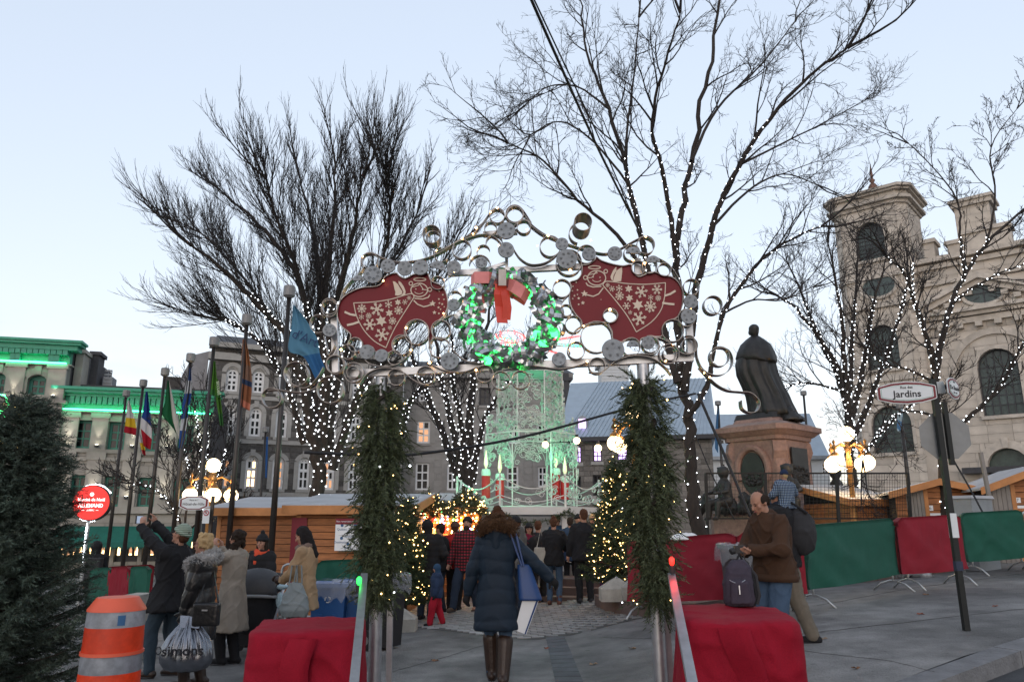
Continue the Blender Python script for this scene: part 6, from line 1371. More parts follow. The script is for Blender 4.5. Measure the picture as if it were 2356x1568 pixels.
# ---------------------------------------------------------------- crowd barriers
M_galv = mat('galvanised_tube',(.4,.42,.43),.45,.7,var=.15);M_fred = mat('red_barrier_cloth',(.20,.006,.018),.8,var=.12,vs=2,bump=.15,bs=12);M_fgrn = mat('green_barrier_cloth',(.006,.075,.05),.8,var=.12,vs=2,bump=.15,bs=12)
def barrier(label,x0,Y0,x1,Y1,cloth=None,h=1.12,bars=False,feet=True):
    a,c = on(x0,Y0),on(x1,Y1);seed_ = x0;t = thing('crowd_barrier',label,'barrier',(a+c)/2,group='crowd barriers');u = (c-a);L = u.length;u = u/L;n = Vector((-u.y,u.x,0)).normalized();up = Vector((0,0,1));r = .09
    loop = [a+up*.2,a+up*(h-r),a+up*(h-r*.3)+u*r*.3,a+up*h+u*r,c+up*h-u*r,c+up*(h-r*.3)-u*r*.3,c+up*(h-r),c+up*.2]
    b = MB();b.tube(loop,.02,8);b.tube([a+up*.3,c+up*.3],.017,8);b.build('frame',M_galv,t,smooth=True)
    if cloth:
        V = [];nu,nv = 26,14;rg_ = random.Random(x0)
        ph = [rg_.uniform(0,6) for _ in range(4)]
        for s in (1,-1):
            for i in range(nu+1):
                for j in range(nv+1):
                    f,g_ = i/nu,j/nv;q = (a-u*.035).lerp(c+u*.035,f)+up*(.26+(h+.045-.26)*g_);e = .028+.016*math.sin(f*5+ph[0]+g_*3)+.012*math.sin(f*13+ph[1]+g_*9+2*math.sin(f*4))+.03*(1-abs(mnoise.noise(Vector((f*7+x0,g_*3+f*4,0)))))**8+.02*(1-g_)*abs(math.sin(f*3+ph[2]))
                    q.z -= .02*math.sin(f*math.pi)*(1-g_)
                    corner = max(0,.05-min(f,1-f)*L*.5)*1.2 if g_ > .9 else 0
                    V.append(q+n*(-s)*max(e,.031)*(1 if g_ < .98 else .8)-up*corner)
        k = (nu+1)*(nv+1);Q = []
        for s in range(2):
            for i in range(nu):
                for j in range(nv): a_ = s*k+i*(nv+1)+j;Q.append((a_,a_+1,a_+nv+2,a_+nv+1))
        for i in range(nu): a_ = i*(nv+1)+nv;Q.append((a_,a_+nv+1,k+a_+nv+1,k+a_))
        for i in (0,nu):
            for j in range(nv): a_ = i*(nv+1)+j;Q.append((a_,a_+1,k+a_+1,k+a_))
        npmesh('cloth_cover',V,Q,cloth,t,smooth=True)
    if bars or not cloth:
        m = int(L/.12)
        for i in range(1,m): q = a.lerp(c,i/m);b = MB();b.tube([q+up*.3,q+up*(h-.005)],.008,6);b.build('bar',M_galv,t)
    if feet:
        for q in (a+u*.12,c-u*.12):
            b = MB();b.tube([q-n*.34+up*.01,q-n*.2+up*.12,q-n*.05+up*.17,q+n*.05+up*.17,q+n*.2+up*.12,q+n*.34+up*.01],.016,7);b.tube([q+up*.17,q+up*.3],.016,7);b.build('foot',M_galv,t,smooth=True)
barrier('red-covered barrier behind the right garland post',1448,12.6,1688,11.4,M_fred);barrier('red-covered barrier mostly behind the man in brown',1700,11.35,1838,11.2,M_fred)
barrier('green-covered barrier right of the man in brown',1848,11.7,2050,13.3,M_fgrn);barrier('red-covered barrier behind the street sign post',2064,13.3,2206,13.7,M_fred);barrier('green-covered barrier at the right edge',2216,15.2,2352,15.6,M_fgrn);barrier('uncovered barrier cut off by the right edge',2356,15.6,2460,15.7)
barrier('bare barrier behind the beige-coat woman',655,13.2,735,13.0);barrier('green-covered barrier behind the camel-coat woman',738,13.0,880,12.8,M_fgrn)
barrier('far green-covered barrier beside the backpacker',228,15.5,267,15.2,M_fgrn);barrier('far red-covered barrier between two green ones on the left',269,15.2,311,14.9,M_fred);barrier('far green-covered barrier behind the man with raised arms',313,14.9,352,14.6,M_fgrn);barrier('slanted red-covered barrier below the green awnings',225,19,360,20.5,M_fred)
# concrete block, bins, barrel, cloth-covered blocks
jb = thing('concrete_block','pale concrete road block behind the man with raised arms','road block',on(332,11.2));q = on(332,11.2);b = MB();b.hexa([q+Vector(v) for v in ((-.16,-.3,0),(.16,-.3,0),(.16,.3,0),(-.16,.3,0),(-.12,-.25,.85),(.12,-.25,.85),(.12,.25,.85),(-.12,.25,.85))]);b.build('block',M_conc,jb)
M_blue = mat('blue_bin_plastic',(.012,.08,.25),.45,var=.1);M_black = mat('black_plastic',(.018,.018,.02),.5,var=.15);M_film = mat('clear_bag_film',(.5,.52,.55),.2,var=.1,alpha=.3);M_wprint = mat('white_print',(.7,.7,.7),.6,var=0)
def bin_(label,x,Y,w_,h,m,rot=0,wheels=False,bag=True,textn=None,lid=False):
    q = on(x,Y);t = thing('wheeled_bin' if wheels else 'recycling_bin',label,'bin',q);R = Matrix.Rotation(rot,3,'Z');V = lambda a,c,z: q+R@Vector((a,c,z));s = .82
    b = MB();b.hexa([V(-w_*s/2,-w_*s/2,.04),V(w_*s/2,-w_*s/2,.04),V(w_*s/2,w_*s/2,.04),V(-w_*s/2,w_*s/2,.04),V(-w_/2,-w_/2,h),V(w_/2,-w_/2,h),V(w_/2,w_/2,h),V(-w_/2,w_/2,h)]);b.build('body',m,t)
    b = MB();b.hexa([V(-w_/2-.03,-w_/2-.03,h-.03),V(w_/2+.03,-w_/2-.03,h-.03),V(w_/2+.03,w_/2+.03,h-.03),V(-w_/2-.03,w_/2+.03,h-.03),V(-w_/2-.03,-w_/2-.03,h+.03),V(w_/2+.03,-w_/2-.03,h+.03),V(w_/2+.03,w_/2+.03,h+.03),V(-w_/2-.03,w_/2+.03,h+.03)]);b.build('lid' if lid else 'rim',m,t)
    if not wheels:
        for a in (-.2,.2): b = MB();b.hexa([V(a*w_-.03,-w_*.47,.15),V(a*w_+.03,-w_*.47,.15),V(a*w_+.03,-w_*.4,.15),V(a*w_-.03,-w_*.4,.15),V(a*w_-.03,-w_*.5,h*.55),V(a*w_+.03,-w_*.5,h*.55),V(a*w_+.03,-w_*.4,h*.55),V(a*w_-.03,-w_*.4,h*.55)]);b.build('rib',m,t)
    if bag:
        rg_ = random.Random(x);n = 44;b = MB();vs_ = [];w2 = w_/2+.045
        for k,(zz,o_) in enumerate(((h-.16,.02),(h-.06,.02),(h+.04,.015),(h+.055,-.03))):
            for i in range(n):
                a = 2*math.pi*i/n;cx_,cy_ = math.cos(a),math.sin(a);sc_ = (w2+o_)/max(abs(cx_),abs(cy_));vs_.append(V(cx_*sc_+rg_.uniform(-.015,.015),cy_*sc_+rg_.uniform(-.015,.015),zz+rg_.uniform(-.02,.02)+(rg_.uniform(-.09,.03) if k == 0 else 0)))
        b.add(vs_,[(k*n+i,k*n+(i+1) % n,(k+1)*n+(i+1) % n,(k+1)*n+i) for k in range(3) for i in range(n)]);b.build('bag_liner',M_film,t,smooth=True)
    if wheels:
        for s_ in (-1,1): b = MB();b.lathe(V(s_*(w_*.5+.02),w_*.35 if rot == 0 else w_*.3,.13),[(.05,-.03),(.13,-.03),(.13,.03),(.05,.03)],16,axis=R@Vector((1,0,0)));wo_ = b.build('wheel',M_black,t);b = MB();b.lathe(V(s_*(w_*.5+.055),w_*.35 if rot == 0 else w_*.3,.13),[(.06,0),(.05,.01)],10,axis=R@Vector((1,0,0)));b.build('hub',M_cap,wo_)
    if textn:
        for i,s_ in enumerate(textn): lettering(s_,.05,V(0,-w_*.455,h*.66-i*.06),R@Vector((1,0,0)),(0,0,1),M_wprint,t,.002)
        b = MB();c = V(-.0,-w_*.47,h*.78)
        for k in range(3): a = k*2.09;b.tube([c+R@Vector((.04*math.cos(a+t_),-.006,.04*math.sin(a+t_))) for t_ in (0,.7,1.4)],.008,4)
        b.build('recycling_mark',M_wprint,t)
bin_('blue recycling bin with a plastic liner, left one',771,11.6,.5,.86,M_blue,textn=('RECYCLEZ','RECYCLE'));bin_('blue recycling bin tucked behind the left garland',828,11.8,.5,.86,M_blue)
bin_('dark wheeled bin behind the left gate post',892,11.3,.42,.95,M_black,rot=math.radians(65),wheels=True,bag=True);bin_('grey bin with a clear liner beside the man in brown',1706,10.9,.5,.98,mat('grey_bin',(.05,.045,.05),.6,var=.1),lid=True)
M_or = mat('orange_reflective',(.72,.05,.01),.5,var=.2,vs=9,dirt=.35,bump=.1);M_grs = mat('grey_reflective',(.24,.26,.29),.45,var=.25,vs=14,dirt=.4);M_orb = mat('faded_orange_plastic',(.62,.10,.05),.5,var=.1)
q = Vector((P(260,1480,6.05).x,6.05,-.08));br = thing('traffic_barrel','orange and grey striped traffic barrel in the left foreground','barrel',q)
segs = [((.29,0),(.29,.06),M_black,'base'),((.26,.06),(.252,.29),M_or,'stripe'),((.252,.29),(.249,.40),M_grs,'stripe'),((.258,.40),(.258,.418),M_orb,'ridge'),((.248,.418),(.243,.585),M_or,'stripe'),((.243,.585),(.24,.695),M_grs,'stripe'),((.25,.695),(.25,.715),M_orb,'ridge'),((.239,.715),(.234,.87),M_or,'stripe'),((.234,.87),(.23,.97),M_grs,'stripe')]
for (r0,z0),(r1,z1),m,nm in segs: b = MB();b.lathe(q,[(r0*.86,z0*1.1),(r1*.86,z1*1.1)],32);smooth_by_angle(b.build(nm,m,br))
b = MB();b.lathe(q,[(.203,1.067),(.2,1.08),(.148,1.155),(.144,1.16)],32);smooth_by_angle(b.build('cap',M_orb,br))
b = MB()
for i in range(5):
    a0_,a1_ = -1.05+i*.05,-1.05+(i+1)*.05
    b.add([q+Vector((.2035*math.cos(a_),.2035*math.sin(a_),z_)) for a_,z_ in ((a0_,.975),(a1_,.975),(a1_,1.045),(a0_,1.045))],[(0,1,2,3)])
b.build('sticker',M_blink,br)
def cloth_block(label,x0,x1,Yf,Yb,ztop,seed,yaw=0):
    a,c = P(x0,1450,Yf).x,P(x1,1450,Yf).x;g = gz((a+c)/2,Yf)-.12;t = thing('cloth_covered_block',label,'block',Vector(((a+c)/2,(Yf+Yb)/2,g)));rg_ = random.Random(seed);n = 240;V = [];Q = [];cx_,cy_ = (a+c)/2,(Yf+Yb)/2;hx,hy = (c-a)/2,(Yb-Yf)/2
    ph = [rg_.uniform(0,6) for _ in range(8)];lv = 34
    def rim(s,rr=.07):
        th = 2*math.pi*s;ct,st_ = math.cos(th),math.sin(th);e = 7.0;r = (abs(ct)**e+abs(st_)**e)**(-1/e);return ct*r,st_*r
    for k in range(lv+1):
        f = k/lv
        for i in range(n):
            s = i/n;px,py = rim(s)
            fold = .03*math.sin(s*50+ph[0]+f*2+2*math.sin(s*17))+.022*math.sin(s*31+ph[1]-f*3)+.014*math.sin(s*95+ph[2])
            seam = .07*math.exp(-((s-.745)*60)**2)
            off = f*(.05+fold*f*1.4)-seam*f+.012*mnoise.noise(Vector((px*4+seed,py*4,f*5)))
            V.append((cx_+px*(hx+off),cy_+py*(hy+off),ztop-.02-f*(ztop-.02-g)+(.0 if k else .0)+.008*math.sin(s*40+ph[3])*(1 if k < 2 else 0)))
    for ring_ in range(1,9):
        k = 1-ring_/9
        for i in range(n):
            px,py = rim(i/n);kk_ = k if ring_ > 1 else .965;X,Y_ = cx_+px*hx*kk_,cy_+py*hy*kk_
            V.append((X,Y_,ztop+.014*mnoise.noise(Vector((X*3+seed,Y_*3,1)))+.006*mnoise.noise(Vector((X*11+seed,Y_*11,4)))-(.004 if ring_ == 1 else 0)))
    V.append((cx_,cy_,ztop))
    for k in range(lv):
        for i in range(n): Q.append((k*n+i,(k+1)*n+i,(k+1)*n+(i+1) % n,k*n+(i+1) % n))
    base_ = (lv+1)*n
    for i in range(n): Q.append((i,(i+1) % n,base_+(i+1) % n,base_+i))
    for r_ in range(7):
        for i in range(n): Q.append((base_+r_*n+i,base_+r_*n+(i+1) % n,base_+(r_+1)*n+(i+1) % n,base_+(r_+1)*n+i))
    cr = lambda p_,k_: (1-abs(mnoise.noise(Vector(p_)*k_)))**7
    V = [(x_,y_-.026*cr((x_*.7+seed,y_*.7,z_*1.6+seed),2.6)-.016*cr((x_+z_*.6,y_,z_*.5),5.5),z_+(.01*cr((x_*.8+seed,y_*.8,0),4) if z_ > ztop-.06 else 0)) for x_,y_,z_ in V]
    V = [(cx_+(x_-cx_)*math.cos(yaw)-(y_-cy_)*math.sin(yaw),cy_+(x_-cx_)*math.sin(yaw)+(y_-cy_)*math.cos(yaw),z_) for x_,y_,z_ in V]
    b = MB();b.add(V,Q+[(base_+7*n+i,base_+7*n+(i+1) % n,len(V)-1) for i in range(n)]);b.build('cloth',M_rcl,t,smooth=True)
    b = MB();fl_ = [];yf = Yf-.075
    for k in range(16): z0_ = ztop-.03-(ztop-g)*k/15;fl_.append((cx_+.06+.05*math.sin(k*.5+seed),z0_,yf-.02*math.sin(k*.8)))
    W_ = [(x_+dx_,y_+dy_,z_) for x_,z_,y_ in fl_ for dx_,dy_ in ((-.17,.05),(-.05,-.005),(.0,-.02),(.03,.015))]
    W_ = [(cx_+(x_-cx_)*math.cos(yaw)-(y_-cy_)*math.sin(yaw),cy_+(x_-cx_)*math.sin(yaw)+(y_-cy_)*math.cos(yaw),z_) for x_,y_,z_ in W_]
    b.add(W_,[(k*4+j,k*4+j+1,k*4+j+5,k*4+j+4) for k in range(15) for j in range(3)]);b.build('seam_flap',M_rcl,t,smooth=True)
    b = MB();b.box((a+.2,Yf+.2,g),(c-.2,Yb-.2,ztop-.08));b.build('concrete_core',M_conc,t)
M_rcl = mat('red_felt_cloth',(.24,.005,.018),.85,var=.1,vs=4,bump=.25,bs=90,spec=.2)
cloth_block('red cloth-covered block in the left foreground by the gate',540,806,5.75,6.8,.86,3,.17);cloth_block('red cloth-covered block in the right foreground under the backpack',1606,1884,5.3,6.5,.98,5,-.17)
# ---------------------------------------------------------------- signs
M_sgr = mat('sign_grey_back',(.19,.2,.205),.5,.3,var=.12,vs=5);M_spost = mat('dark_green_sign_post',(.02,.022,.022),.5,.4,var=.15);M_mar = mat('maroon_sign_border',(.16,.01,.02),.5,var=.05);M_spl = mat('sign_white',(.62,.66,.68),.45,var=.04);M_sgn = mat('sign_green_line',(.2,.4,.32),.5,var=0)
base = G(2224,1450);YS = base.y;ps = thing('street_sign_post','dark post with two street name plates and the back of an octagonal sign','street sign',base);tp = Vector((base.x-.02,YS,P(2160,872,YS).z))
b = MB();b.bar(base,tp,.06,.06,(1,0,0));b.build('post',M_spost,ps);
def on_post(y): return P(1178+(tp.x/1)*0,y,YS).z
for y0,y1 in ((1180,1236),): zc_,zd_ = on_post(y1),on_post(y0);b = MB();b.box((base.x-.036,YS-.036,zc_),(base.x+.036,YS+.036,zd_));b.build('reflective_band',M_spl,ps)
b = MB();b.box((base.x-.036,YS-.036,on_post(1312)),(base.x+.036,YS+.036,on_post(1290)));b.build('sticker',mat('sticker_blue',(.02,.03,.06),.5,var=0),ps)
def plate(cx,cy,wd,ht,yaw,lines,label,notch=True):
    c = P(cx,cy,YS-.02);R = Matrix.Rotation(yaw,3,'Z');r = R@Vector((1,0,0));n = R@Vector((0,-1,0));up = Vector((0,0,1));pl_ = None
    def shape(k): return [c+r*(x_*wd/2*k if k == 1 else x_*(wd/2-(1-k)*ht*.5))+up*(y_*ht/2*(1 if k == 1 else k*.985))  for x_,y_ in ((-1,-.52),(-.96,-.6),(-.5,-.9),(0,-1),(.5,-.9),(.96,-.6),(1,-.52),(1,.52),(.96,.6),(.5,.9),(0,1),(-.5,.9),(-.96,.6),(-1,.52))]
    for i,(k,m,nm) in enumerate(((1,M_spl,'name_plate'),(.93,M_mar,'border'),(.74,M_spl,'field'),(.68,M_sgn,'inner_line'),(.645,M_spl,'inner_field'))):
        b = MB();b.prism([q-n*.006*0+n*.0025*i for q in shape(k)],n*(-.012 if i == 0 else .0018));o = b.build(nm,m,ps if i == 0 else pl_);pl_ = pl_ or o
        if i == 0: o['label'] = label
    for (tx,sz,dy,bo) in lines: lettering(tx,sz,c+up*dy+n*.014,r,up,M_ink,pl_,.001,bold=bo)
    return c,r
yw = math.radians(-14)
plate(2086,903,.64,.27,yw,(('Rue des',.042,.062,.0006),('Jardins',.112,-.018,.002)),'name plate reading Rue des Jardins');plate(2194,893,.36,.26,math.radians(42),(('Rue',.035,.075,0),('De Buade',.072,.0,.001),('1600 - 1635',.025,-.055,0)),'smaller name plate reading De Buade')
for yy in (880,905,884,908): pass
b = MB();b.bar(P(2146,893,YS),P(2172,890,YS),.03,.14);b.build('bracket',M_galv,ps)
c = P(2174,1002,YS+.05);b = MB();ro = (P(2228,1002,YS)-P(2174,1002,YS)).x*1.06;R = Matrix.Rotation(math.radians(-12),3,'Z')
b.prism([c+R@Vector((ro*math.cos(math.radians(22.5+45*k)),0,ro*math.sin(math.radians(22.5+45*k)))) for k in range(8)],R@Vector((0,.006,0)));b.build('octagonal_sign_back',M_sgr,ps)
b = MB();b.box((c.x+.0,YS-.0,c.z-ro-.05),(c.x+.05,YS+.045,c.z+ro+.1));b.build('sign_channel',M_spost,ps)
# small street sign by the stall
YS2 = 16.2;c = P(446,1156,YS2);g = gz(c.x,YS2);s2 = thing('hotel_street_sign','small white street name plate with a red border beside the cedar stall','street sign',Vector((P(484,1200,YS2).x,YS2,g)))
px = P(484,1200,YS2).x;b = MB();b.bar(Vector((px,YS2+.03,g)),Vector((px,YS2+.03,P(484,1140,YS2).z)),.06);b.build('post',M_pole,s2)
hw,hh = .31,.15;shp = [(-1,-.5),(-.5,-.95),(.5,-.95),(1,-.5),(1,.5),(.5,.95),(-.5,.95),(-1,.5)]
for i,(k,m,nm) in enumerate(((1,M_spl,'plate'),(.92,M_mar,'border'),(.8,M_spl,'field'))): b = MB();b.prism([c+Vector((a_*hw*k,-.003*i,b_*hh*k)) for a_,b_ in shp],(0,.002,0));b.build(nm,m,s2)
lettering("Place de l'",.045,c+Vector((0,-.009,.055)),(1,0,0),(0,0,1),M_ink,s2,.001);lettering('Hôtel-de-Ville',.08,c+Vector((0,-.009,-.025)),(1,0,0),(0,0,1),M_ink,s2,.001)
c = P(474,1186,YS2-.1);b = MB();b.box((c.x-.07,c.y,c.z-.15),(c.x+.07,c.y+.005,c.z+.15));b.build('parking_plate',M_spl,s2);b = MB();b.tube([c+Vector((.05*math.cos(t_),-.004,.06+.05*math.sin(t_))) for t_ in np.linspace(0,6.28,18,endpoint=False)],.008,4,closed=True);b.bar(c+Vector((-.035,-.004,.095)),c+Vector((.035,-.004,.025)),.01);b.build('prohibition_ring',M_redink,s2);lettering('P',.08,c+Vector((0,-.003,.06)),(1,0,0),(0,0,1),M_ink,s2,.001)
# round market sign
YR = 13.5;c = P(213,1156,YR);rs_ = thing('round_market_sign','round red illuminated market sign on a pole beside the fir','sign',Vector((P(196,1260,YR).x,YR,gz(c.x,YR))))
M_rsign = mat('lit_red_sign',(.6,.02,.02),.4,var=0,emit=(1,.025,.02),es=.2);M_wlit = mat('lit_white_letters',(.9,.85,.85),.5,var=0,emit=(1,.85,.8),es=.35)
b = MB();b.lathe(c,[(.3,-.09),(.305,-.07),(.305,.07),(.3,.09)],36,axis=(.25,-1,0));b.build('drum',M_black,rs_);b = MB();nn = Vector((.25,-1,0)).normalized();b.lathe(c+nn*.091,[(.285,0),(.285,.006)],36,axis=nn);b.build('face',M_rsign,rs_)
rr_ = Vector((1,.25,0)).normalized()
for tx,sz,dz,b_ in (('Marché de Noël',.075,.05,.001),('ALLEMAND',.088,-.05,.002),('QUÉBEC',.04,-.125,0)): lettering(tx,sz,c+nn*.1+Vector((0,0,dz)),rr_,(0,0,1),M_wlit,rs_,.001,bold=b_,sx=.86)
b = MB();b.bar(c+nn*.099+rr_*-.13+Vector((0,0,-.125)),c+nn*.099+rr_*-.09+Vector((0,0,-.125)),.006);b.bar(c+nn*.099+rr_*.09+Vector((0,0,-.125)),c+nn*.099+rr_*.13+Vector((0,0,-.125)),.006);b.lathe(c+nn*.099+Vector((0,0,.14)),[(.035,0),(.03,.004)],6,axis=nn);b.build('emblem',M_wlit,rs_)
b = MB();pz_ = rs_.location;b.tube([pz_,Vector((pz_.x,pz_.y,c.z-.2)),c-Vector((.05,0,.28))],.03,8);b.build('pole',M_galv,rs_)
bulbs([c-nn*.02+Vector((rr_.x*.31*math.cos(t_),rr_.y*.31*math.cos(t_),.31*math.sin(t_))) for t_ in np.linspace(.6,4.9,46)]+[Vector((pz_.x,pz_.y-.04,c.z-.35-.03*k)) for k in range(22)],.014,M_bulbw,rs_)
# wreath of gold bulbs with a green neon ribbon, behind the fir
YW = 20;c = P(14,984,YW);gw = thing('lit_street_wreath','big street wreath of gold bulbs with a green neon ribbon, left edge','wreath',c);PB = [];rg_ = random.Random(4)
for i in range(1500): t_,s_ = rg_.uniform(0,6.283),rg_.uniform(0,6.283);R_ = .47+.20*math.cos(s_)*math.sqrt(rg_.random());PB.append(c+Vector((R_*math.cos(t_),.16*math.sin(s_),R_*math.sin(t_))))
bulbs(PB,.010,M_bulby,gw);b = MB();b.tube([c+Vector((.47*math.cos(t_),0,.47*math.sin(t_))) for t_ in np.linspace(0,6.283,36,endpoint=False)],.14,8,closed=True);b.build('frame',mat('wreath_greens',(.05,.06,.03),.8,var=.4,vs=20),gw)
M_neon = mat('green_neon',(.2,1,.4),.4,var=0,emit=(.08,1,.25),es=2.2)
for k,line in enumerate(([(-30,905),(12,909),(20,935),(2,950),(-20,940)],[(-20,960),(0,942),(14,966),(-10,968)])): b = MB();b.tube([P(x_,y_,YW-.25) for x_,y_ in line],.022,6);b.build('neon_ribbon',M_neon,gw)
b = MB();b.tube([c-Vector((0,-.1,.5)),Vector((c.x,c.y+.1,gz(c.x,c.y)))],.06,8);b.build('pole',M_pole,gw)
# ---------------------------------------------------------------- cables
M_cab = mat('black_cable',(.012,.012,.014),.6,var=0)
def cable(label,pts,r): 
    q = spline([P(*a) for a in pts],10);t = thing('overhead_cable',label,'cable',q[-1]);b = MB();b.tube(q,r,6);b.build('cable_strand',M_cab,t,smooth=True)
cable('thick black cable dropping from the top of the picture to the tall tree',[(1205,-40,8.5),(1280,130,9.8),(1380,350,12),(1485,560,14.8)],.022);cable('thinner black cable beside the thick one above the gate',[(1215,-30,8.6),(1295,140,10),(1395,355,12.2),(1488,575,14.8)],.012)
cable('black cable crossing behind the gate posts to the tall tree',[(700,1040,11),(840,1046,11.3),(960,1044,11.6),(1200,1005,12.6),(1460,935,14),(1600,905,14.9)],.024)
cable('black stay running from the tall tree down to the fence',[(1606,905,14.7),(1660,1030,14.5),(1728,1192,14)],.028);cable('thin stay below the thick one at the tall tree',[(1600,1000,14.8),(1640,1095,14.7),(1690,1195,14.5)],.012)
cable('thin wire with bulbs between the pyramid and the lamp',[(1230,1020,20),(1330,1016,19),(1420,1026,17.5)],.012)
cable('dark stay beside the sign post to the utility cabinet',[(2195,1060,16),(2230,1120,15.8),(2262,1180,15.5)],.02)
fl = thing('festoon_bulbs','three warm festoon bulbs on the wire by the pyramid','string lights',P(1300,1016,19))
for x,y,Y in ((1255,1022,19.8),(1327,1013,19),(1376,1030,18)): b = MB();b.sphere(P(x,y,Y),.085,12,8);b.build('bulb',M_globe,fl,smooth=True);b = MB();b.lathe(P(x,y,Y)+Vector((0,0,.07)),[(.04,0),(.04,.08)],8);b.build('socket',M_black,fl)
# utility cabinet and leaning post
q = on(2240,16.4);cb = thing('utility_cabinet','grey metal utility cabinet behind the right green barrier','cabinet',q);zt_ = P(2240,1147,16.4).z;R = Matrix.Rotation(.5,3,'Z');b = MB();b.hexa([q+R@Vector(v) for v in ((-.36,-.25,0),(.36,-.25,0),(.36,.25,0),(-.36,.25,0),(-.36,-.25,zt_-q.z),(.36,-.25,zt_-q.z),(.36,.25,zt_-q.z),(-.36,.25,zt_-q.z))]);b.build('body',M_metal,cb)
zz = zt_-q.z;b = MB();b.hexa([q+R@Vector(v) for v in ((-.4,-.29,zz),(.4,-.29,zz),(.4,.29,zz),(-.4,.29,zz),(-.38,-.27,zz+.06),(.38,-.27,zz+.06),(.38,.27,zz+.06),(-.38,.27,zz+.06))]);b.build('lid',M_rooft,cb)
b = MB();b.bar(P(2256,1040,17),P(2285,1190,17),.07);lp_ = thing('leaning_post','short dark wooden post leaning above the utility cabinet','post',P(2285,1190,17));b.build('post',M_grdoor,lp_)

# small coloured lamps clipped to the gate braces
for nm_,lab_,x,y,Y,col in (('red','small red lamp glowing on the right gate brace',1546,1300,6.15,(1,.03,.02)),('green','small green lamp glowing on the left gate brace',826,1345,6.35,(.03,1,.1))):
    c = P(x,y,Y);t = thing('gate_lamp',lab_,'lamp',c);m = mat(nm_+'_lamp_glow',col,.4,var=0,emit=col,es=.45)
    b = MB();b.lathe(c,[(.01,0),(.02,.015),(.021,.05),(.008,.065)],10);b.build('lens',m,t,smooth=True);b = MB();b.lathe(c-Vector((0,0,.06)),[(.02,0),(.024,.058)],10);b.build('holder',M_black,t);lamp(c+Vector((0,-.06,.03)),(.07 if nm_ == 'red' else .02),col,.03,t,nm_+'_lamp')
# ---------------------------------------------------------------- soft bodies: union of shapes, voxel remesh, smooth
def cap_(mb,a,b,ra,rb,k=10):
    a,b = Vector(a),Vector(b);d = b-a;L = d.length
    if L < 1e-5: d = Vector((0,0,1));L = 1e-5
    d = d/L;prof = []
    for t in (0,25,50,75): t = math.radians(t);prof.append((max(.0008,ra*math.sin(t)),-ra*math.cos(t)))
    prof.append((ra,0));prof.append((rb,L))
    for t in (75,50,25,0): t = math.radians(t);prof.append((max(.0008,rb*math.sin(t)),L+rb*math.cos(t)))
    mb.lathe(a,prof,k,axis=d)
def loft_(mb,secs,k=20,e=2.3):                        # secs: (z, rx, ry, cx, cy)
    vs = [];n = len(secs)
    for z,rx,ry,cx,cy in secs:
        for j in range(k):
            t = 2*math.pi*j/k;c,s = math.cos(t),math.sin(t);r = (abs(c)**e+abs(s)**e)**(-1/e);vs.append((cx+rx*c*r,cy+ry*s*r,z))
    fs = [(i*k+j,i*k+(j+1) % k,(i+1)*k+(j+1) % k,(i+1)*k+j) for i in range(n-1) for j in range(k)]
    mb.add(vs,fs+[tuple(range(k))[::-1],tuple((n-1)*k+j for j in range(k))])
def melt(mb,voxel,it=4,disp=None):
    me = bpy.data.meshes.new('m');me.from_pydata(mb.v,[],mb.f);me.update();o = bpy.data.objects.new('m',me)
    m = o.modifiers.new('r','REMESH');m.mode = 'VOXEL';m.voxel_size = voxel
    s = o.modifiers.new('s','SMOOTH');s.factor = .5;s.iterations = it
    r = evaluated_mesh(o);bpy.data.objects.remove(o);bpy.data.meshes.remove(me)
    if disp:
        n = len(r.vertices);co = np.empty(n*3,np.float32);no = np.empty(n*3,np.float32);r.vertices.foreach_get('co',co);r.vertices.foreach_get('normal',no);co = co.reshape(-1,3);no = no.reshape(-1,3)
        co = co+no*disp(co)[:,None];r.vertices.foreach_set('co',co.astype(np.float32).ravel());r.update()
    r.polygons.foreach_set('use_smooth',[True]*len(r.polygons));return r
def folds(amp,sc=7,seed=0,zs=.45):
    def f(co):
        rs = np.random.RandomState(seed);out = np.zeros(len(co))
        for i in range(7):
            k = rs.normal(size=3)*sc*(.7+.3*i);k[2] *= zs;ph = rs.uniform(0,6);w_ = rs.normal(size=3)*3;out += np.sin(co@k+ph+.8*np.sin(co@w_*2+ph))/(1+.35*i)
        q = co*np.array([1,1,.55])*sc*.55;a_ = np.sin(q@np.array([1.3,.7,2.1])+1.6*np.sin(q@np.array([-.9,1.7,.8])+seed));b_ = np.sin(q@np.array([-1.1,.9,2.6])+1.3*np.sin(q@np.array([1.6,.8,-.7])+seed*2));return out*amp*.28+amp*.9*((1-np.abs(a_))**5+(1-np.abs(b_))**6-.25)
    return f
def quilt(p_,amp,seed=0):
    g = folds(amp*.5,9,seed)
    def f(co): return amp*(np.abs(np.sin(co[:,2]*math.pi/p_+.3*np.sin(co[:,0]*9+co[:,2]*5)+.25*np.sin(co[:,1]*14+2*co[:,2])))**.6-.6)+g(co)
    return f
def ik(a,b,l1,l2,pole):
    a,b = Vector(a),Vector(b);d = b-a;L = min(d.length,(l1+l2)*.995);d = d.normalized();x = (l1*l1-l2*l2+L*L)/(2*L);h = math.sqrt(max(0,l1*l1-x*x));p = Vector(pole);p = (p-d*p.dot(d));p = p.normalized() if p.length > 1e-6 else Vector((0,0,1))
    return a+d*x+p*h,a+d*L
M_skin = mat('skin',(.36,.19,.13),.55,var=.08,vs=14);M_eye = mat('eye_dark',(.015,.012,.012),.2,var=0);M_lip = mat('lip',(.32,.09,.08),.5,var=0)
def cl(name,c,r=.85,**k): return mat('cloth_'+name,c,r,var=k.pop('var',.14),vs=5,bump=.3,bs=k.pop('bs',140),spec=.25,**k)
PEOPLE = 0
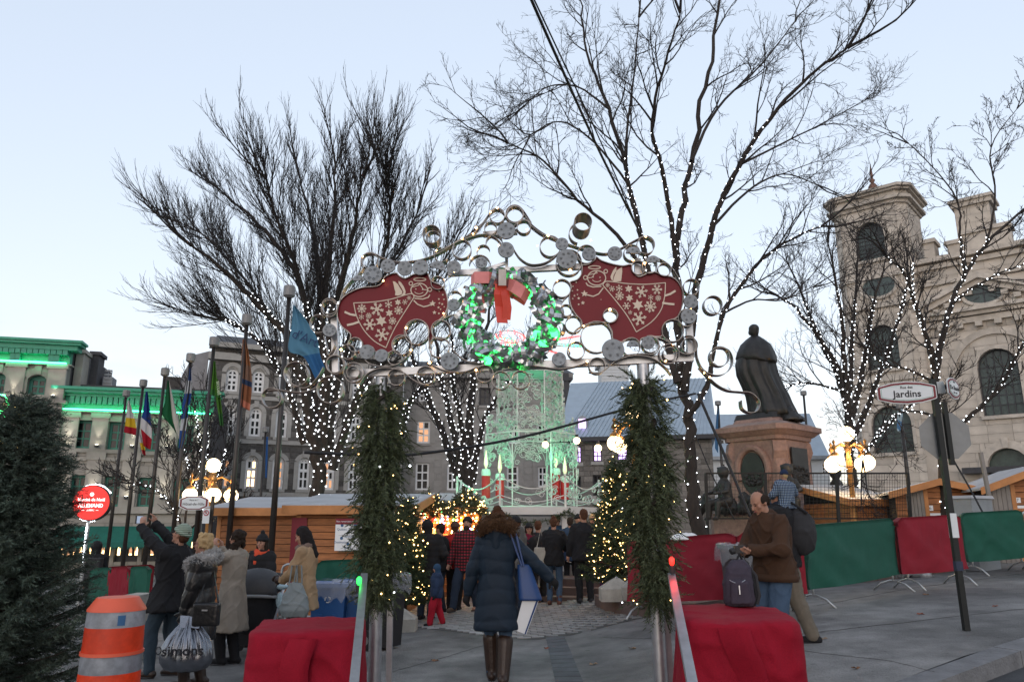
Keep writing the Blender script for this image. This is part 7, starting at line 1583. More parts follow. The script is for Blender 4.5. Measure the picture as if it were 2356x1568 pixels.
def person(label,base,heading,h=1.7,fem=False,pose=None,coat=None,legs=None,shoes=None,hair=None,hat=None,scarf=None,vox=.010,cv=.014,glove=None,skin=None,group=None,beard=None,glasses=False,hood=None):
    """local frame: forward +Y, the person's right hand +X; heading 0 walks away from the camera, -90 faces left"""
    global PEOPLE;PEOPLE += 1;seed = PEOPLE;rgp_ = random.Random(seed)
    s = h/1.75;po = dict(lean=0,hy=0,hp=0,lf=(-.1,.02),rf=(.1,-.03),lh=(-.27,.06,.80),rh=(.27,.06,.80),side=0);po.update(pose or {})
    R = Matrix.Rotation(-math.radians(heading),3,'Z');T = Matrix.Translation(base)@R.to_4x4();t = thing('person',label,'person',base,group=group)
    ln = po['lean'];sd = po['side']
    def J(x,y,z): k = max(0,z-.9);return Vector((x+sd*k,y+ln*k,z))*s          # lean grows above the hips
    sw = .158 if fem else .18;hp = .092
    pel,ch,nk = J(0,0,.96),J(0,0,1.28),J(0,0,1.46)
    hc = J(0,.015,1.625);HR = Matrix.Rotation(math.radians(-po['hy']),3,'Z')@Matrix.Rotation(math.radians(po['hp']),3,'X');hc = nk+Vector((0,0,.03))+HR@(hc-nk-Vector((0,0,.03)));H = lambda x,y,z: hc+HR@(Vector((x,y,z))*s)
    sk = {};
    for k,sg in (('l',-1),('r',1)):
        S = J(sg*sw,0,1.40);wr = Vector(po[k+'h'])*s;el,wr = ik(S,wr,.285*s,.255*s,po.get(k+'p',(sg*.7,-.6,-.4)));hip = J(sg*hp,0,.93);f = po[k+'f'];an = Vector((f[0],f[1],(f[2] if len(f) > 2 else 0)+.085))*s;kn,an = ik(hip,an,.435*s,.43*s,(sg*.1,1,0));sk[k] = (S,el,wr,hip,kn,an)
    mb = MB();c2 = lambda *a: cap_(mb,*a)
    rot = HR
    mb.sphere(H(0,-.008,.028),1,16,10,(.073*s,.092*s,.092*s),rot);mb.sphere(H(0,.022,-.045),1,14,10,(.056*s,.062*s,.07*s),rot);c2(H(0,.086,.012),H(0,.108,-.028),.010*s,.015*s);mb.sphere(H(0,.072,.026),1,10,6,(.05*s,.018*s,.012*s),rot);mb.sphere(H(0,.076,-.058),1,10,6,(.026*s,.014*s,.015*s),rot);c2(H(0,.066,-.1),H(0,.06,-.1),.02*s,.02*s)
    for sg in (-1,1): mb.sphere(H(sg*.076,-.008,-.005),1,8,6,(.012*s,.02*s,.032*s),rot);mb.sphere(H(sg*.04,.055,-.02),1,8,6,(.025*s,.025*s,.025*s),rot)
    c2(nk-Vector((0,0,.06*s)),hc-HR@Vector((0,.02,.05))*s,.058*s,.052*s);c2(pel,ch,.125*s,.135*s);c2(ch,J(0,0,1.36),.13*s,.1*s)
    for k,sg in (('l',-1),('r',1)):
        S,el,wr,hip,kn,an = sk[k];c2(ch+Vector((0,0,.05*s)),S,.09*s,.062*s);c2(S,el,.052*s,.04*s);c2(el,wr,.04*s,.027*s);c2(pel,hip,.11*s,.09*s);c2(hip,kn,.085*s,.058*s);c2(kn,an,.056*s,.04*s)
        hd = Vector(po.get(k+'d',(wr-el).normalized())).normalized();pa = Vector(po.get(k+'n',(sg*-.3,.2,0)));pa = pa-hd*pa.dot(hd);pa = pa.normalized() if pa.length > .01 else hd.orthogonal().normalized();sdv = hd.cross(pa).normalized()
        c2(wr,wr+hd*.075*s,.028*s,.034*s);curl = po.get('curl',.5)
        for i,(o_,l_) in enumerate(((-.027,.068),(-.009,.078),(.009,.074),(.027,.058))):
            q0 = wr+hd*.082*s+sdv*o_*s;q1 = q0+(hd+pa*curl*.6).normalized()*l_*.55*s;q2 = q1+(hd*(1-curl*.6)+pa*curl*1.6).normalized()*l_*.5*s;c2(q0,q1,.0115*s,.010*s);c2(q1,q2,.010*s,.0085*s)
        th0 = wr+hd*.03*s-sdv*.03*s;c2(th0,th0+(hd*.7-sdv*.7+pa*.4).normalized()*.045*s,.013*s,.0115*s);c2(th0+(hd*.7-sdv*.7+pa*.4).normalized()*.045*s,th0+(hd*.9-sdv*.4+pa*.7).normalized()*.08*s,.0115*s,.009*s)
        toe = Vector((0,1,0))*.17*s;an2 = Vector((an.x,an.y,an.z-.045*s));c2(an,an2-Vector((0,.03*s,.0)),.042*s,.042*s);c2(an2-Vector((0,.04*s,0)),an2+toe*.7,.04*s,.034*s)
    me = melt(mb,vox,3);me.transform(Matrix.Translation(-woff(t))@T);me.materials.append(skin or M_skin);linkobj('body',me,t)
    def put(name,mb_,m,voxel=None,it=5,disp=None,lab=None,raw=False):
        if raw:
            me = bpy.data.meshes.new(name);me.from_pydata(mb_.v,[],mb_.f);me.update();me.polygons.foreach_set('use_smooth',[True]*len(me.polygons))
        else: me = melt(mb_,voxel or cv,it,disp)
        me.transform(Matrix.Translation(-woff(t))@T);me.materials.append(m);return linkobj(name,me,t)
    for sg in (-1,1): b = MB();b.sphere(H(sg*.03,.0865,.006),1,8,6,(.0115*s,.006*s,.0065*s),rot);put('eye',b,M_eye,raw=True);b = MB();b.sphere(H(sg*.031,.089,.027),1,8,6,(.016*s,.005*s,.0035*s),rot);put('eyebrow',b,M_eye if not (hair and hair[1] is M_blond) else M_blond,raw=True)
    b = MB();b.sphere(H(0,.0935,-.057),1,8,6,(.021*s,.005*s,.006*s),rot);put('mouth',b,M_lip,raw=True)
    if glasses:
        b = MB()
        for sg in (-1,1): b.tube([H(sg*.032+.024*math.cos(a),.1,.005+.018*math.sin(a)) for a in np.linspace(0,6.283,12,endpoint=False)],.003*s,4,closed=True);b.tube([H(sg*.055,.1,.01),H(sg*.078,.0,.01)],.003*s,4)
        b.tube([H(-.01,.105,.008),H(.01,.105,.008)],.003*s,4);put('glasses',b,M_black if glasses is True else glasses,raw=True)
    # trousers, shoes
    if legs:
        m,fit = legs;b = MB()
        for k in 'lr':
            S,el,wr,hip,kn,an = sk[k];cap_(b,pel-Vector((0,0,.02)),hip,.112*s,.1*s);cap_(b,hip,kn,(.093+fit)*s,(.072+fit)*s);cap_(b,kn,an+(kn-an).normalized()*.0,(.07+fit)*s,(.052+fit)*s)
        put('trousers',b,m,disp=folds(.008,16,seed,.9))
    if shoes:
        m,top = shoes
        for k in 'lr':
            S,el,wr,hip,kn,an = sk[k];b = MB();up = (kn-an).normalized();lift = max(0,an.z-.085*s);q = Vector((an.x,an.y,an.z-.04*s));tip = q+Vector((0,.155*s,-.012*s))
            if po.get(k+'toe'): tip = q+Vector((0,.13*s,-.085*s))
            cap_(b,q-Vector((0,.05*s,0)),tip,.046*s,.04*s);tl_ = .012 if top > .25 else 0;cap_(b,q+Vector((0,.0,.01)),an+up*top*s,(.052+tl_)*s,(.05+.075*min(top,.33)+tl_)*s)
            o = put('shoe' if top < .15 else 'boot',b,m,.011,3);bs = MB();loft_(bs,[(q.z-.05*s,.044*s,.125*s,q.x,q.y+.055*s),(q.z-.03*s,.048*s,.13*s,q.x,q.y+.055*s)],14);put('sole',bs,M_black,raw=True)
    # coat
    if coat:
        m = coat['m'];hem = coat.get('hem',.85);w_ = coat.get('w',0);fl = coat.get('flare',0);b = MB();q = lambda z,rx,ry,dy=0: ((J(0,0,z)).z,(rx+w_)*s,(ry+w_)*s,J(0,0,z).x,J(0,0,z).y+dy*s)
        ww = .155 if fem else .175
        sec = [q(hem,ww+.035+fl,.135+fl,-fl*.3),q(hem+.04,ww+.037+fl*.95,.14+fl*.95,-fl*.3)]
        for z,rx,ry in ((.92,ww+.02,.14),(1.08,ww-.005,.128),(1.22,ww+.012,.138),(1.34,ww+.02,.138),(1.42,ww-.005,.115),(1.465,.1,.09),(1.50,.072,.075)):
            if z > hem+.08: f_ = fl*max(0,(1.0-z)/(1.0-hem)) if hem < 1 else 0;sec.append(q(z,rx+f_*.8,ry+f_*.8))
        loft_(b,sec,24)
        sr = coat.get('sleeve',.018)
        for k in 'lr':
            S,el,wr,*_ = sk[k];cap_(b,J(0,0,1.36),S,.1*s,(.064+sr)*s);cap_(b,S,el,(.06+sr)*s,(.05+sr)*s);e2 = wr-(wr-el).normalized()*.01*s;cap_(b,el,e2,(.05+sr)*s,(.04+sr*.8)*s)
        if coat.get('collar'): cap_(b,nk-Vector((0,.005,.04*s)),nk+Vector((0,-.012,.012*s)),.078*s,.074*s)
        d = quilt(coat['quilt'],.012,seed) if coat.get('quilt') else folds(coat.get('fold',.009)*1.5,15,seed,.6)
        put(coat.get('name','coat'),b,m,disp=d)
        if coat.get('band'): bz = coat['band'];b = MB();loft_(b,[q(hem-.0,ww+.04+fl,.14+fl),q(hem+.07,ww+.04+fl,.14+fl)],24);put('waistband',b,bz,raw=True)
    if glove:
        for k in 'lr':
            S,el,wr,*_ = sk[k];hd = Vector(po.get(k+'d',(wr-el).normalized())).normalized();b = MB();cap_(b,wr-hd*.03*s,wr+hd*.085*s,.036*s,.042*s);pa = Vector(po.get(k+'n',(.3 if k == 'l' else -.3,.2,0)));pa = pa-hd*pa.dot(hd);pa = pa.normalized() if pa.length > .01 else hd.orthogonal().normalized();sdv = hd.cross(pa).normalized()
            for i,(o_,l_) in enumerate(((-.03,.068),(-.01,.08),(.01,.076),(.03,.06))): q0 = wr+hd*.08*s+sdv*o_*s;q1 = q0+(hd+pa*.35).normalized()*l_*.6*s;cap_(b,q0,q1,.0155*s,.0145*s);cap_(b,q1,q1+(hd*.6+pa).normalized()*l_*.45*s,.0145*s,.012*s)
            th0 = wr+hd*.03*s-sdv*.035*s;cap_(b,th0,th0+(hd*.7-sdv*.7+pa*.5).normalized()*.07*s,.017*s,.014*s);put('glove',b,glove,.010,3)
    # hair and hats
    if hair:
        st,hm = hair;b = MB()
        if st != 'balding': b.sphere(H(0,-.02,.045),1,16,10,(.083*s,.096*s,.09*s),rot)
        if st == 'balding':
            for sg in (-1,1): b.sphere(H(sg*.06,-.03,.02),1,12,8,(.026*s,.07*s,.055*s),rot)
            b.sphere(H(0,-.075,.0),1,12,8,(.065*s,.035*s,.07*s),rot);b.sphere(H(0,-.03,.085),1,12,8,(.05*s,.07*s,.036*s),rot)
        if st in ('short','curl'): b.sphere(H(0,-.055,-.005),1,14,8,(.076*s,.055*s,.08*s),rot)
        if st == 'curl':
            for i in range(90): a_ = rgp_.uniform(0,6.28);z_ = rgp_.uniform(-.05,.13);r_ = .085*math.sqrt(max(.05,1-((z_-.03)/.13)**2));y_ = -.02+r_*math.sin(a_)*1.1;b.sphere(H(r_*math.cos(a_),min(y_,.06),z_),.02*s,8,6) if y_ < .03 or z_ > .07 else None
        if st == 'bob':
            for i in range(90): a_ = rgp_.uniform(math.pi*.9,math.pi*2.1);z_ = rgp_.uniform(-.13,.1);r_ = .09+rgp_.uniform(-.005,.012);b.sphere(H(r_*math.cos(a_),-.01+r_*math.sin(a_),z_),.022*s,8,6)
        if st == 'long':
            for sg in (-1,1): cap_(b,H(sg*.065,-.02,.03),H(sg*.085,.0,-.2),.035*s,.03*s)
            cap_(b,H(0,-.06,0),H(0,-.085,-.3),.075*s,.055*s)
        if st == 'bun': b.sphere(H(0,-.06,0),1,12,8,(.07*s,.05*s,.075*s),rot);b.sphere(H(0,-.06,.125),.045*s,10,8)
        sd_ = folds(.006 if st not in ('curl','bob') else .008,45,seed,1);put('hair',b,hm,.010,2,sd_)
    if beard: b = MB();b.sphere(H(0,.05,-.1),1,12,8,(.06*s,.055*s,.06*s),rot);cap_(b,H(0,.07,-.1),H(0,.075,-.18),.045*s,.025*s);put('beard',b,beard,.011,2,folds(.006,40,seed,1))
    if hat:
        st,hm = hat[0],hat[1];b = MB()
        if st in ('beanie','pom'):
            b.sphere(H(0,-.014,.058),1,18,12,(.088*s,.105*s,.09*s),rot);b.tube([H(.087*math.cos(a),-.012+.102*math.sin(a),.042+.012*math.sin(a)) for a in np.linspace(0,6.283,20,endpoint=False)],.02*s,7,closed=True)
            if st == 'pom': b.sphere(H(0,-.02,.165),.04*s,10,8)
        if st == 'hood': b.sphere(H(0,-.025,.02),1,18,12,(.108*s,.125*s,.125*s),rot);cap_(b,H(0,-.03,-.05),nk-Vector((0,.02,.02)),.1*s,.1*s)
        if st == 'cap': b.sphere(H(0,-.01,.055),1,16,10,(.085*s,.1*s,.07*s),rot);b.sphere(H(0,.1,.05),1,12,6,(.06*s,.05*s,.01*s),rot)
        put('hood' if st == 'hood' else 'hat',b,hm,.011,2,folds(.004,20,seed,1))
    if hood: b = MB();cap_(b,nk+Vector((-.07,-.07,.0))*s,nk+Vector((.07,-.07,.0))*s,.075*s,.075*s);cap_(b,nk+Vector((0,-.09,.03))*s,nk+Vector((0,-.12,-.1))*s,.09*s,.06*s);put('hood',b,hood,disp=folds(.008,14,seed))
    if scarf: b = MB();b.tube([nk+Vector((.085*math.cos(a),.085*math.sin(a)+.01,.0+.02*math.sin(a*2)))*s for a in np.linspace(0,6.283,16,endpoint=False)],.048*s,8,closed=True);cap_(b,nk+Vector((.02,.1,-.02))*s,nk+Vector((.03,.13,-.16))*s,.05*s,.04*s);put('scarf',b,scarf,.012,3,folds(.010,26,seed,.8))
    return t,T,s,dict(J=J,H=H,sk=sk,put=put,nk=nk)
M_blond = cl('blond_hair',(.42,.29,.15));M_dkh = cl('dark_hair',(.022,.014,.01));M_brh = cl('brown_hair',(.07,.03,.016));M_blh = cl('black_hair',(.012,.01,.01));M_fur = cl('grey_fur',(.42,.41,.4),bs=60);M_furb = cl('brown_fur',(.10,.055,.03),bs=60)
K = cl('black',(.014,.014,.016));K2 = cl('charcoal',(.03,.03,.033));KL = mat('black_leather',(.012,.012,.013),.32,var=.2,vs=6,bump=.25,bs=25,spec=.5);NV = cl('navy',(.009,.019,.034),.6);JN = cl('jeans',(.05,.085,.14));JN2 = cl('grey_jeans',(.035,.055,.075));JD = cl('dark_jeans',(.02,.03,.05));BR = mat('brown_leather_boot',(.035,.02,.014),.4,var=.25,vs=8,bump=.2,bs=40);BG = cl('beige_wool',(.27,.235,.195));CM = cl('camel_wool',(.32,.22,.13));RD = cl('red_jacket',(.42,.02,.02));RDS = cl('red_snow',(.34,.01,.025));GY = cl('grey_jacket',(.09,.088,.085));OR = cl('orange_scarf',(.55,.07,.03),bs=60);KH = cl('khaki',(.14,.12,.095));BRJ = cl('brown_suede',(.055,.028,.016));PLS = cl('taupe_scarf',(.16,.11,.09),bs=50);WN = cl('wine_scarf',(.14,.01,.03));GN_W = None
def striped(name,a,c,sc_,axis='Z',check=None):
    m = bpy.data.materials.new(name);m.use_nodes = True;n = m.node_tree;b = n.nodes['Principled BSDF'];b.inputs['Roughness'].default_value = .9;t = n.nodes.new('ShaderNodeTexCoord');wv = n.nodes.new('ShaderNodeTexWave');wv.bands_direction = axis;wv.inputs['Scale'].default_value = sc_;wv.inputs['Distortion'].default_value = .6;rp_ = n.nodes.new('ShaderNodeValToRGB');rp_.color_ramp.elements[0].position = .4;rp_.color_ramp.elements[1].position = .6;rp_.color_ramp.elements[0].color = tuple(a)+(1,);rp_.color_ramp.elements[1].color = tuple(c)+(1,)
    n.links.new(t.outputs['Object'],wv.inputs[0]);n.links.new(wv.outputs[0],rp_.inputs[0]);src = rp_.outputs[0]
    if check:
        w2 = n.nodes.new('ShaderNodeTexWave');w2.bands_direction = check;w2.inputs['Scale'].default_value = sc_;n.links.new(t.outputs['Object'],w2.inputs[0]);mx = n.nodes.new('ShaderNodeMix');mx.data_type = 'RGBA';mx.blend_type = 'MULTIPLY';mx.inputs[0].default_value = .85;n.links.new(src,mx.inputs[6]);n.links.new(w2.outputs['Color'],mx.inputs[7]);src = mx.outputs[2]
    n.links.new(src,b.inputs['Base Color']);return m
BEAN = striped('green_striped_knit',(.06,.12,.07),(.34,.38,.32),14);PLAID = striped('red_black_plaid',(.30,.015,.03),(.02,.012,.014),5.5,'Z','X');BPL = striped('blue_white_plaid',(.015,.06,.18),(.3,.38,.45),17,'Z','X')
def fur_ring(info,T,t,m,c,rx,ry,r,tilt=0,n=900,a0=0,a1=6.283,lab='fur_trim'):
    rs = np.random.RandomState(5);PP = [];DD = []
    for i in range(n):
        a,b_ = rs.uniform(a0,a1),rs.uniform(0,6.283);d = Vector((math.cos(a)*math.cos(b_),math.sin(a)*math.cos(b_),math.sin(b_)));q = c+Vector((rx*math.cos(a),ry*math.sin(a),tilt*math.sin(a)))+d*r*.55;PP.append(T@q);DD.append(T.to_3x3()@(d+Vector((0,0,-.2))))
    V,Fq = needles(np.array([tuple(p) for p in PP]),np.array([tuple(d) for d in DD]),np.full(n,r*.7),7,r*.5,.0035,seed=4);npmesh(lab,V,Fq,m,t,kind='stuff')
    b = MB();b.tube([c+Vector((rx*math.cos(a),ry*math.sin(a),tilt*math.sin(a))) for a in np.linspace(a0,a1,24,endpoint=(a1 < 6.2))],r*.7,8,closed=a1 > 6.2);info['put'](lab,b,m,raw=True)
def bag_mesh(name,t,mb_,m,voxel=.012,it=4,disp=None):
    me = melt(mb_,voxel,it,disp);me.transform(Matrix.Translation(-woff(t)));me.materials.append(m);return linkobj(name,me,t)
# ---- the group on the left
base = G(371,1556)
t,T,s,I = person('man in a green striped beanie and black jacket raising both arms to photograph',base,-78,1.74,pose=dict(lean=-.06,hp=22,lh=(-.1,.42,1.72),rh=(.12,.45,1.79),lp=(-.8,.2,-.6),rp=(.8,.2,-.6),lf=(-.1,.1),rf=(.11,-.1),ld=(.3,.1,1),rd=(-.2,.1,1)),coat=dict(m=K,hem=.74,w=.03,flare=.06,sleeve=.03,collar=True,fold=.012,name='jacket'),legs=(JN2,.015),shoes=(BR,.06),hair=('short',M_brh),hat=('beanie',BEAN),glasses=True)
q = T@(Vector((.0,.52,1.80))*s);ph = thing('phone','dark phone held up by the man in the striped beanie','phone',q);b = MB();b.box((q.x-.01,q.y-.09,q.z-.05),(q.x+.004,q.y+.09,q.z+.05));b.build('case',M_black,ph);b = MB();b.box((q.x+.0045,q.y-.082,q.z-.043),(q.x+.006,q.y+.082,q.z+.043));b.build('screen',mat('phone_screen',(.1,.12,.15),.2,var=0,emit=(.5,.6,.8),es=.12),ph)
base = G(440,1578)
t,T,s,I = person('blond woman in a black leather coat with a grey fur collar',base,-92,1.60,True,pose=dict(lh=(-.2,.12,.74),rh=(.24,.16,.80),lf=(-.08,.06),rf=(.09,-.08),hp=2),coat=dict(m=KL,hem=.52,w=.035,flare=.035,sleeve=.03,quilt=.17),legs=(K,.0),shoes=(BR,.28),hair=('curl',M_blond),glove=KL,glasses=mat('red_glasses',(.12,.01,.015),.3,var=0))
fur_ring(I,T,t,M_fur,I['nk']+Vector((0,-.01,-.015)),.145,.125,.07,tilt=-.05,n=1200,lab='fur_collar')
hb = T@(Vector((-.22,.17,.72))*s);M_sil = mat('silver_bag_film',(.2,.215,.245),.24,.85,var=.2,vs=7);q = P(437,1420,8.75);hb = q+Vector((0,.05,.05));bag = thing('silver_shopping_bag','crinkled silver shopping bag lettered simons','bag',Vector((q.x,q.y,q.z-.66)))
b = MB();vs_ = [];n = 84;LVS = .80;lv = [(0,.04),(-.05,.06),(-.13,.12),(-.24,.2),(-.36,.25),(-.48,.27),(-.56,.265),(-.63,.23),(-.665,.16)];rg_ = random.Random(2)
lv = [(z_*LVS,r_*1.02) for z_,r_ in lv]
for k,(z_,r_) in enumerate(lv):
    for i in range(n):
        a = 2*math.pi*i/n;pl_ = (.028*math.sin(a*15)+.016*math.sin(a*9+1))*max(0,1-k/6.5)*min(1,k/2)*1.0+.012*mnoise.noise(Vector((math.cos(a)*4,math.sin(a)*4,z_*9)));vs_.append((q.x+math.cos(a)*(r_+pl_),q.y+math.sin(a)*(r_*.62+pl_),q.z+z_+.012*mnoise.noise(Vector((a*2,k,3)))))
b.add(vs_,[(k*n+i,k*n+(i+1) % n,(k+1)*n+(i+1) % n,(k+1)*n+i) for k in range(len(lv)-1) for i in range(n)]+[tuple((len(lv)-1)*n+i for i in range(n))]);o = b.build('pouch',M_sil,bag,smooth=True)
b = MB()
for sgn,(dx,dz) in enumerate(((.17,-.02),(-.08,.03))): b.add([(q.x,q.y-.02,q.z+.02),(q.x+dx,q.y-.06,q.z+dz),(q.x+dx*.8,q.y-.09,q.z-.1),(q.x+dx*.2,q.y-.07,q.z-.09)],[(0,1,2,3)])
b.build('gathered_flap',M_sil,bag);b = MB();b.tube([q+Vector((-.03,0,0)),hb+Vector((0,0,.03)),q+Vector((.04,0,0))],.012,6);b.build('drawstring',M_sil,bag)
lettering('simons',.145,(q.x+.03,q.y-.187,q.z-.31),(1,-.02,.03),(0,0,1),M_ink,bag,.002,bold=.002,sx=1.1);b = MB();b.tube([Vector((q.x-.235+.028*math.cos(a),q.y-.16,q.z-.31+.036*math.sin(a))) for a in np.linspace(0,6.28,16,endpoint=False)],.006,4,closed=True);b.build('emblem',M_ink,bag)
hbq = T@(Vector((-.29,-.2,.86))*s);hbg = thing('black_handbag','small black shoulder bag at the blond woman\'s hip','bag',hbq);b = MB();b.box((hbq.x-.14,hbq.y-.05,hbq.z-.14),(hbq.x+.14,hbq.y+.05,hbq.z+.1));bag_mesh('pouch',hbg,b,KL,.014,8);b = MB();b.box((hbq.x-.03,hbq.y-.062,hbq.z+.02),(hbq.x+.03,hbq.y-.052,hbq.z+.035));b.build('clasp',M_alu,hbg)
b = MB();b.tube([hbq+Vector((-.12,0,.1)),T@(Vector((-.02,-.14,1.36))*s),hbq+Vector((.12,0,.1))],.012,6);b.build('strap',KL,hbg)
base = G(522,1527)
t,T,s,I = person('dark-haired woman in a long beige-grey wool coat taking a picture',base,-72,1.66,True,pose=dict(hp=6,lh=(-.04,.34,1.50),rh=(.12,.33,1.49),lp=(-.6,.3,-.9),rp=(.6,.3,-.9),ld=(.25,.1,1),rd=(-.2,.1,1),lf=(-.07,.05),rf=(.08,-.06)),coat=dict(m=BG,hem=.42,w=.012,flare=.05,sleeve=.022,fold=.007,collar=True),legs=(K,-.012),shoes=(K,.3),hair=('bob',M_dkh))
q = T@(Vector((.04,.42,1.58))*s);ph = thing('camera','small dark camera held by the woman in the long coat','camera',q);b = MB();b.box((q.x-.02,q.y-.05,q.z-.035),(q.x+.02,q.y+.05,q.z+.035));b.lathe(q+Vector((-.02,0,0)),[(.025,0),(.025,.03)],10,axis=(-1,0,0));b.build('body',M_black,ph)
base = on(607,12.1)
t,T,s,I = person('woman in black with an orange scarf and bobble hat behind the stroller',base,195,1.60,True,pose=dict(hp=-6,lh=(-.02,.2,1.14),rh=(.1,.23,1.1),lp=(-.8,-.2,-.5),rp=(.8,-.2,-.5),ld=(.6,.3,.2),rd=(-.6,.3,.2)),coat=dict(m=K,hem=.75,w=.02,sleeve=.03,quilt=.12),legs=(K,0),shoes=(K,.2),hair=('long',M_dkh),hat=('pom',K),scarf=OR,glove=K2,vox=.011)
sb = on(603,11.15);st = thing('baby_stroller','black baby stroller with a ribbed canopy and grey trim','stroller',sb)
b = MB();c = sb+Vector((0,0,.78));n = 18;vs_ = []
for i in range(13):
    a = math.radians(-10+i*11.5)
    for j in range(n): f = j/(n-1)*math.pi;r_ = .30*(1+.02*math.cos(i*3.14));vs_.append((c.x+r_*math.cos(f)*1.02,c.y-.28*math.cos(a)*math.sin(f)**.5*.9-.02,c.z+.30*math.sin(a)*math.sin(f)**.55+.05))
b.add(vs_,[(i*n+j,i*n+j+1,(i+1)*n+j+1,(i+1)*n+j) for i in range(12) for j in range(n-1)]);o = b.build('canopy',mat('stroller_fabric',(.035,.036,.04),.55,var=.15,vs=9),st,smooth=True);o.modifiers.new('s','SOLIDIFY').thickness = .012
b = MB();b.tube([c+Vector((.31*math.cos(f),-.29*math.sin(f)**.6,-.02+.03*math.sin(f))) for f in np.linspace(0,math.pi,16)],.022,7);b.build('canopy_rim',mat('grey_rubber',(.2,.21,.22),.6,var=.1),st)
b = MB();loft_(b,[(sb.z+.3,.2,.25,sb.x,sb.y),(sb.z+.45,.25,.28,sb.x,sb.y),(sb.z+.8,.27,.28,sb.x,sb.y+.03)],20);bag_mesh('seat',st,b,K,.018,5,folds(.008,14,4))
for sx in (-1,1):
    b = MB();b.tube([sb+Vector((sx*.28,-.38,.1)),sb+Vector((sx*.27,-.05,.45)),sb+Vector((sx*.28,.3,.85)),sb+Vector((sx*.28,.48,1.0))],.017,7);b.tube([sb+Vector((sx*.28,.36,.12)),sb+Vector((sx*.27,-.05,.45))],.017,7);b.build('side_frame',M_alu,st)
    for dy,r_ in ((-.38,.1),(.36,.13)): b = MB();b.lathe(sb+Vector((sx*.3,dy,r_)),[(r_*.5,-.02),(r_,-.018),(r_,.018),(r_*.5,.02)],18,axis=(1,0,0));b.build('wheel',M_black,st)
b = MB();b.tube([sb+Vector((-.28,.48,1.0)),sb+Vector((0,.56,1.05)),sb+Vector((.28,.48,1.0))],.02,7);b.build('push_handle',M_black,st)
b = MB();b.box((sb.x-.22,sb.y-.1,sb.z+.14),(sb.x+.22,sb.y+.3,sb.z+.3));b.build('basket',K2,st)
b = MB();b.sphere(sb+Vector((.34,-.1,.72)),.05,10,8,(1,.8,2.2));b.sphere(sb+Vector((.36,-.1,.9)),.07,10,8,(1.3,.8,.6));b.build('hanging_toy',mat('pale_blue_plush',(.3,.42,.48),.9,var=.2,vs=30),st)
base = on(707,10.4)
t,T,s,I = person('long-haired woman in a camel coat looking down at her gloved hands',base,-82,1.68,True,pose=dict(hp=-22,lh=(-.03,.30,1.02),rh=(.06,.32,1.04),lp=(-.7,-.5,-.6),rp=(.7,-.5,-.6),ld=(.2,.8,.1),rd=(-.2,.8,.1)),coat=dict(m=CM,hem=.66,w=.015,flare=.035,sleeve=.025,fold=.008),legs=(K,0),shoes=(K,.3),hair=('long',M_blh),scarf=PLS,glove=mat('dark_leather_glove',(.03,.02,.018),.5,var=.15))
q = T@(Vector((-.28,.0,.80))*s);sbg = thing('grey_tote','soft grey leather shoulder bag on the camel-coat woman\'s arm','bag',q);b = MB();loft_(b,[(q.z-.2,.15,.08,q.x,q.y),(q.z-.12,.19,.1,q.x,q.y),(q.z+.05,.15,.07,q.x,q.y),(q.z+.22,.08,.03,q.x,q.y)],20);bag_mesh('pouch',sbg,b,mat('grey_bag_leather',(.16,.19,.20),.5,var=.12,vs=6,bump=.3,bs=20),.012,4,folds(.012,16,8,.3))
for dx in (-.03,.03): b = MB();b.tube([q+Vector((dx-.05,0,.2)),q+Vector((dx-.03,0,.42)),q+Vector((dx+.03,0,.42)),q+Vector((dx+.05,0,.2))],.01,6);b.build('handle',mat('grey_bag_leather',(.16,.19,.20)),sbg)
person('distant backpacker in black beside the far green barrier',on(228,17.0),8,1.7,pose=dict(),coat=dict(m=K,hem=.8,w=.03,sleeve=.03),legs=(K,.01),shoes=(K,.1),hair=('short',M_blh),hat=('hood',K),vox=.018,cv=.02)
q = on(228,16.7);bp = thing('black_backpack','black backpack on the distant walker','backpack',q+Vector((0,0,1.0)));b = MB();b.box((q.x-.16,q.y-.12,q.z+.92),(q.x+.16,q.y+.04,q.z+1.36));bag_mesh('pack',bp,b,K2,.02,6);b = MB();b.tube([Vector((q.x-.06,q.y,q.z+1.36)),Vector((q.x,q.y,q.z+1.41)),Vector((q.x+.06,q.y,q.z+1.36))],.012,5);b.build('grab_loop',K,bp)
# ---- the walking woman in the middle
base = G(1143,1566);base.y -= .05
t,T,s,I = person('woman in a long navy parka with a fur hood walking away through the gate',base,4,1.78,True,pose=dict(hp=2,lh=(-.34,.02,.80),rh=(.62,.04,.98),rp=(.5,-.5,-.3),rf=(.075,-.10),lf=(-.06,.12),lean=.03),coat=dict(m=NV,hem=.52,w=.03,flare=.025,sleeve=.028,quilt=.155),legs=(JN,.005),shoes=(BR,.33),hair=('bun',M_brh),hood=NV,glove=K,vox=.010)
fur_ring(I,T,t,M_furb,I['nk']+Vector((0,-.05,.07)),.16,.14,.075,tilt=-.09,n=1500,a0=0,a1=6.283)
q = T@(Vector((.285,-.02,.98))*s);tb_ = thing('blue_tote','royal blue leather tote on the walking woman\'s shoulder','bag',q);M_bt = mat('royal_blue_leather',(.01,.045,.16),.42,var=.1,vs=5);b = MB();loft_(b,[(q.z-.17,.12,.07,q.x+.07,q.y-.05),(q.z-.15,.125,.075,q.x+.07,q.y-.05),(q.z+.2,.07,.04,q.x,q.y)],20,4);bag_mesh('pouch',tb_,b,M_bt,.012,3)
sh = T@(Vector((.19,.0,1.46))*s)
for dy in (-.06,.07): b = MB();b.tube([q+Vector((0,dy,.18)),sh+Vector((.01,dy,.03)),sh+Vector((-.05,dy,.04)),q+Vector((-.02,dy,.18))],.012,6);b.build('strap',M_bt,tb_)
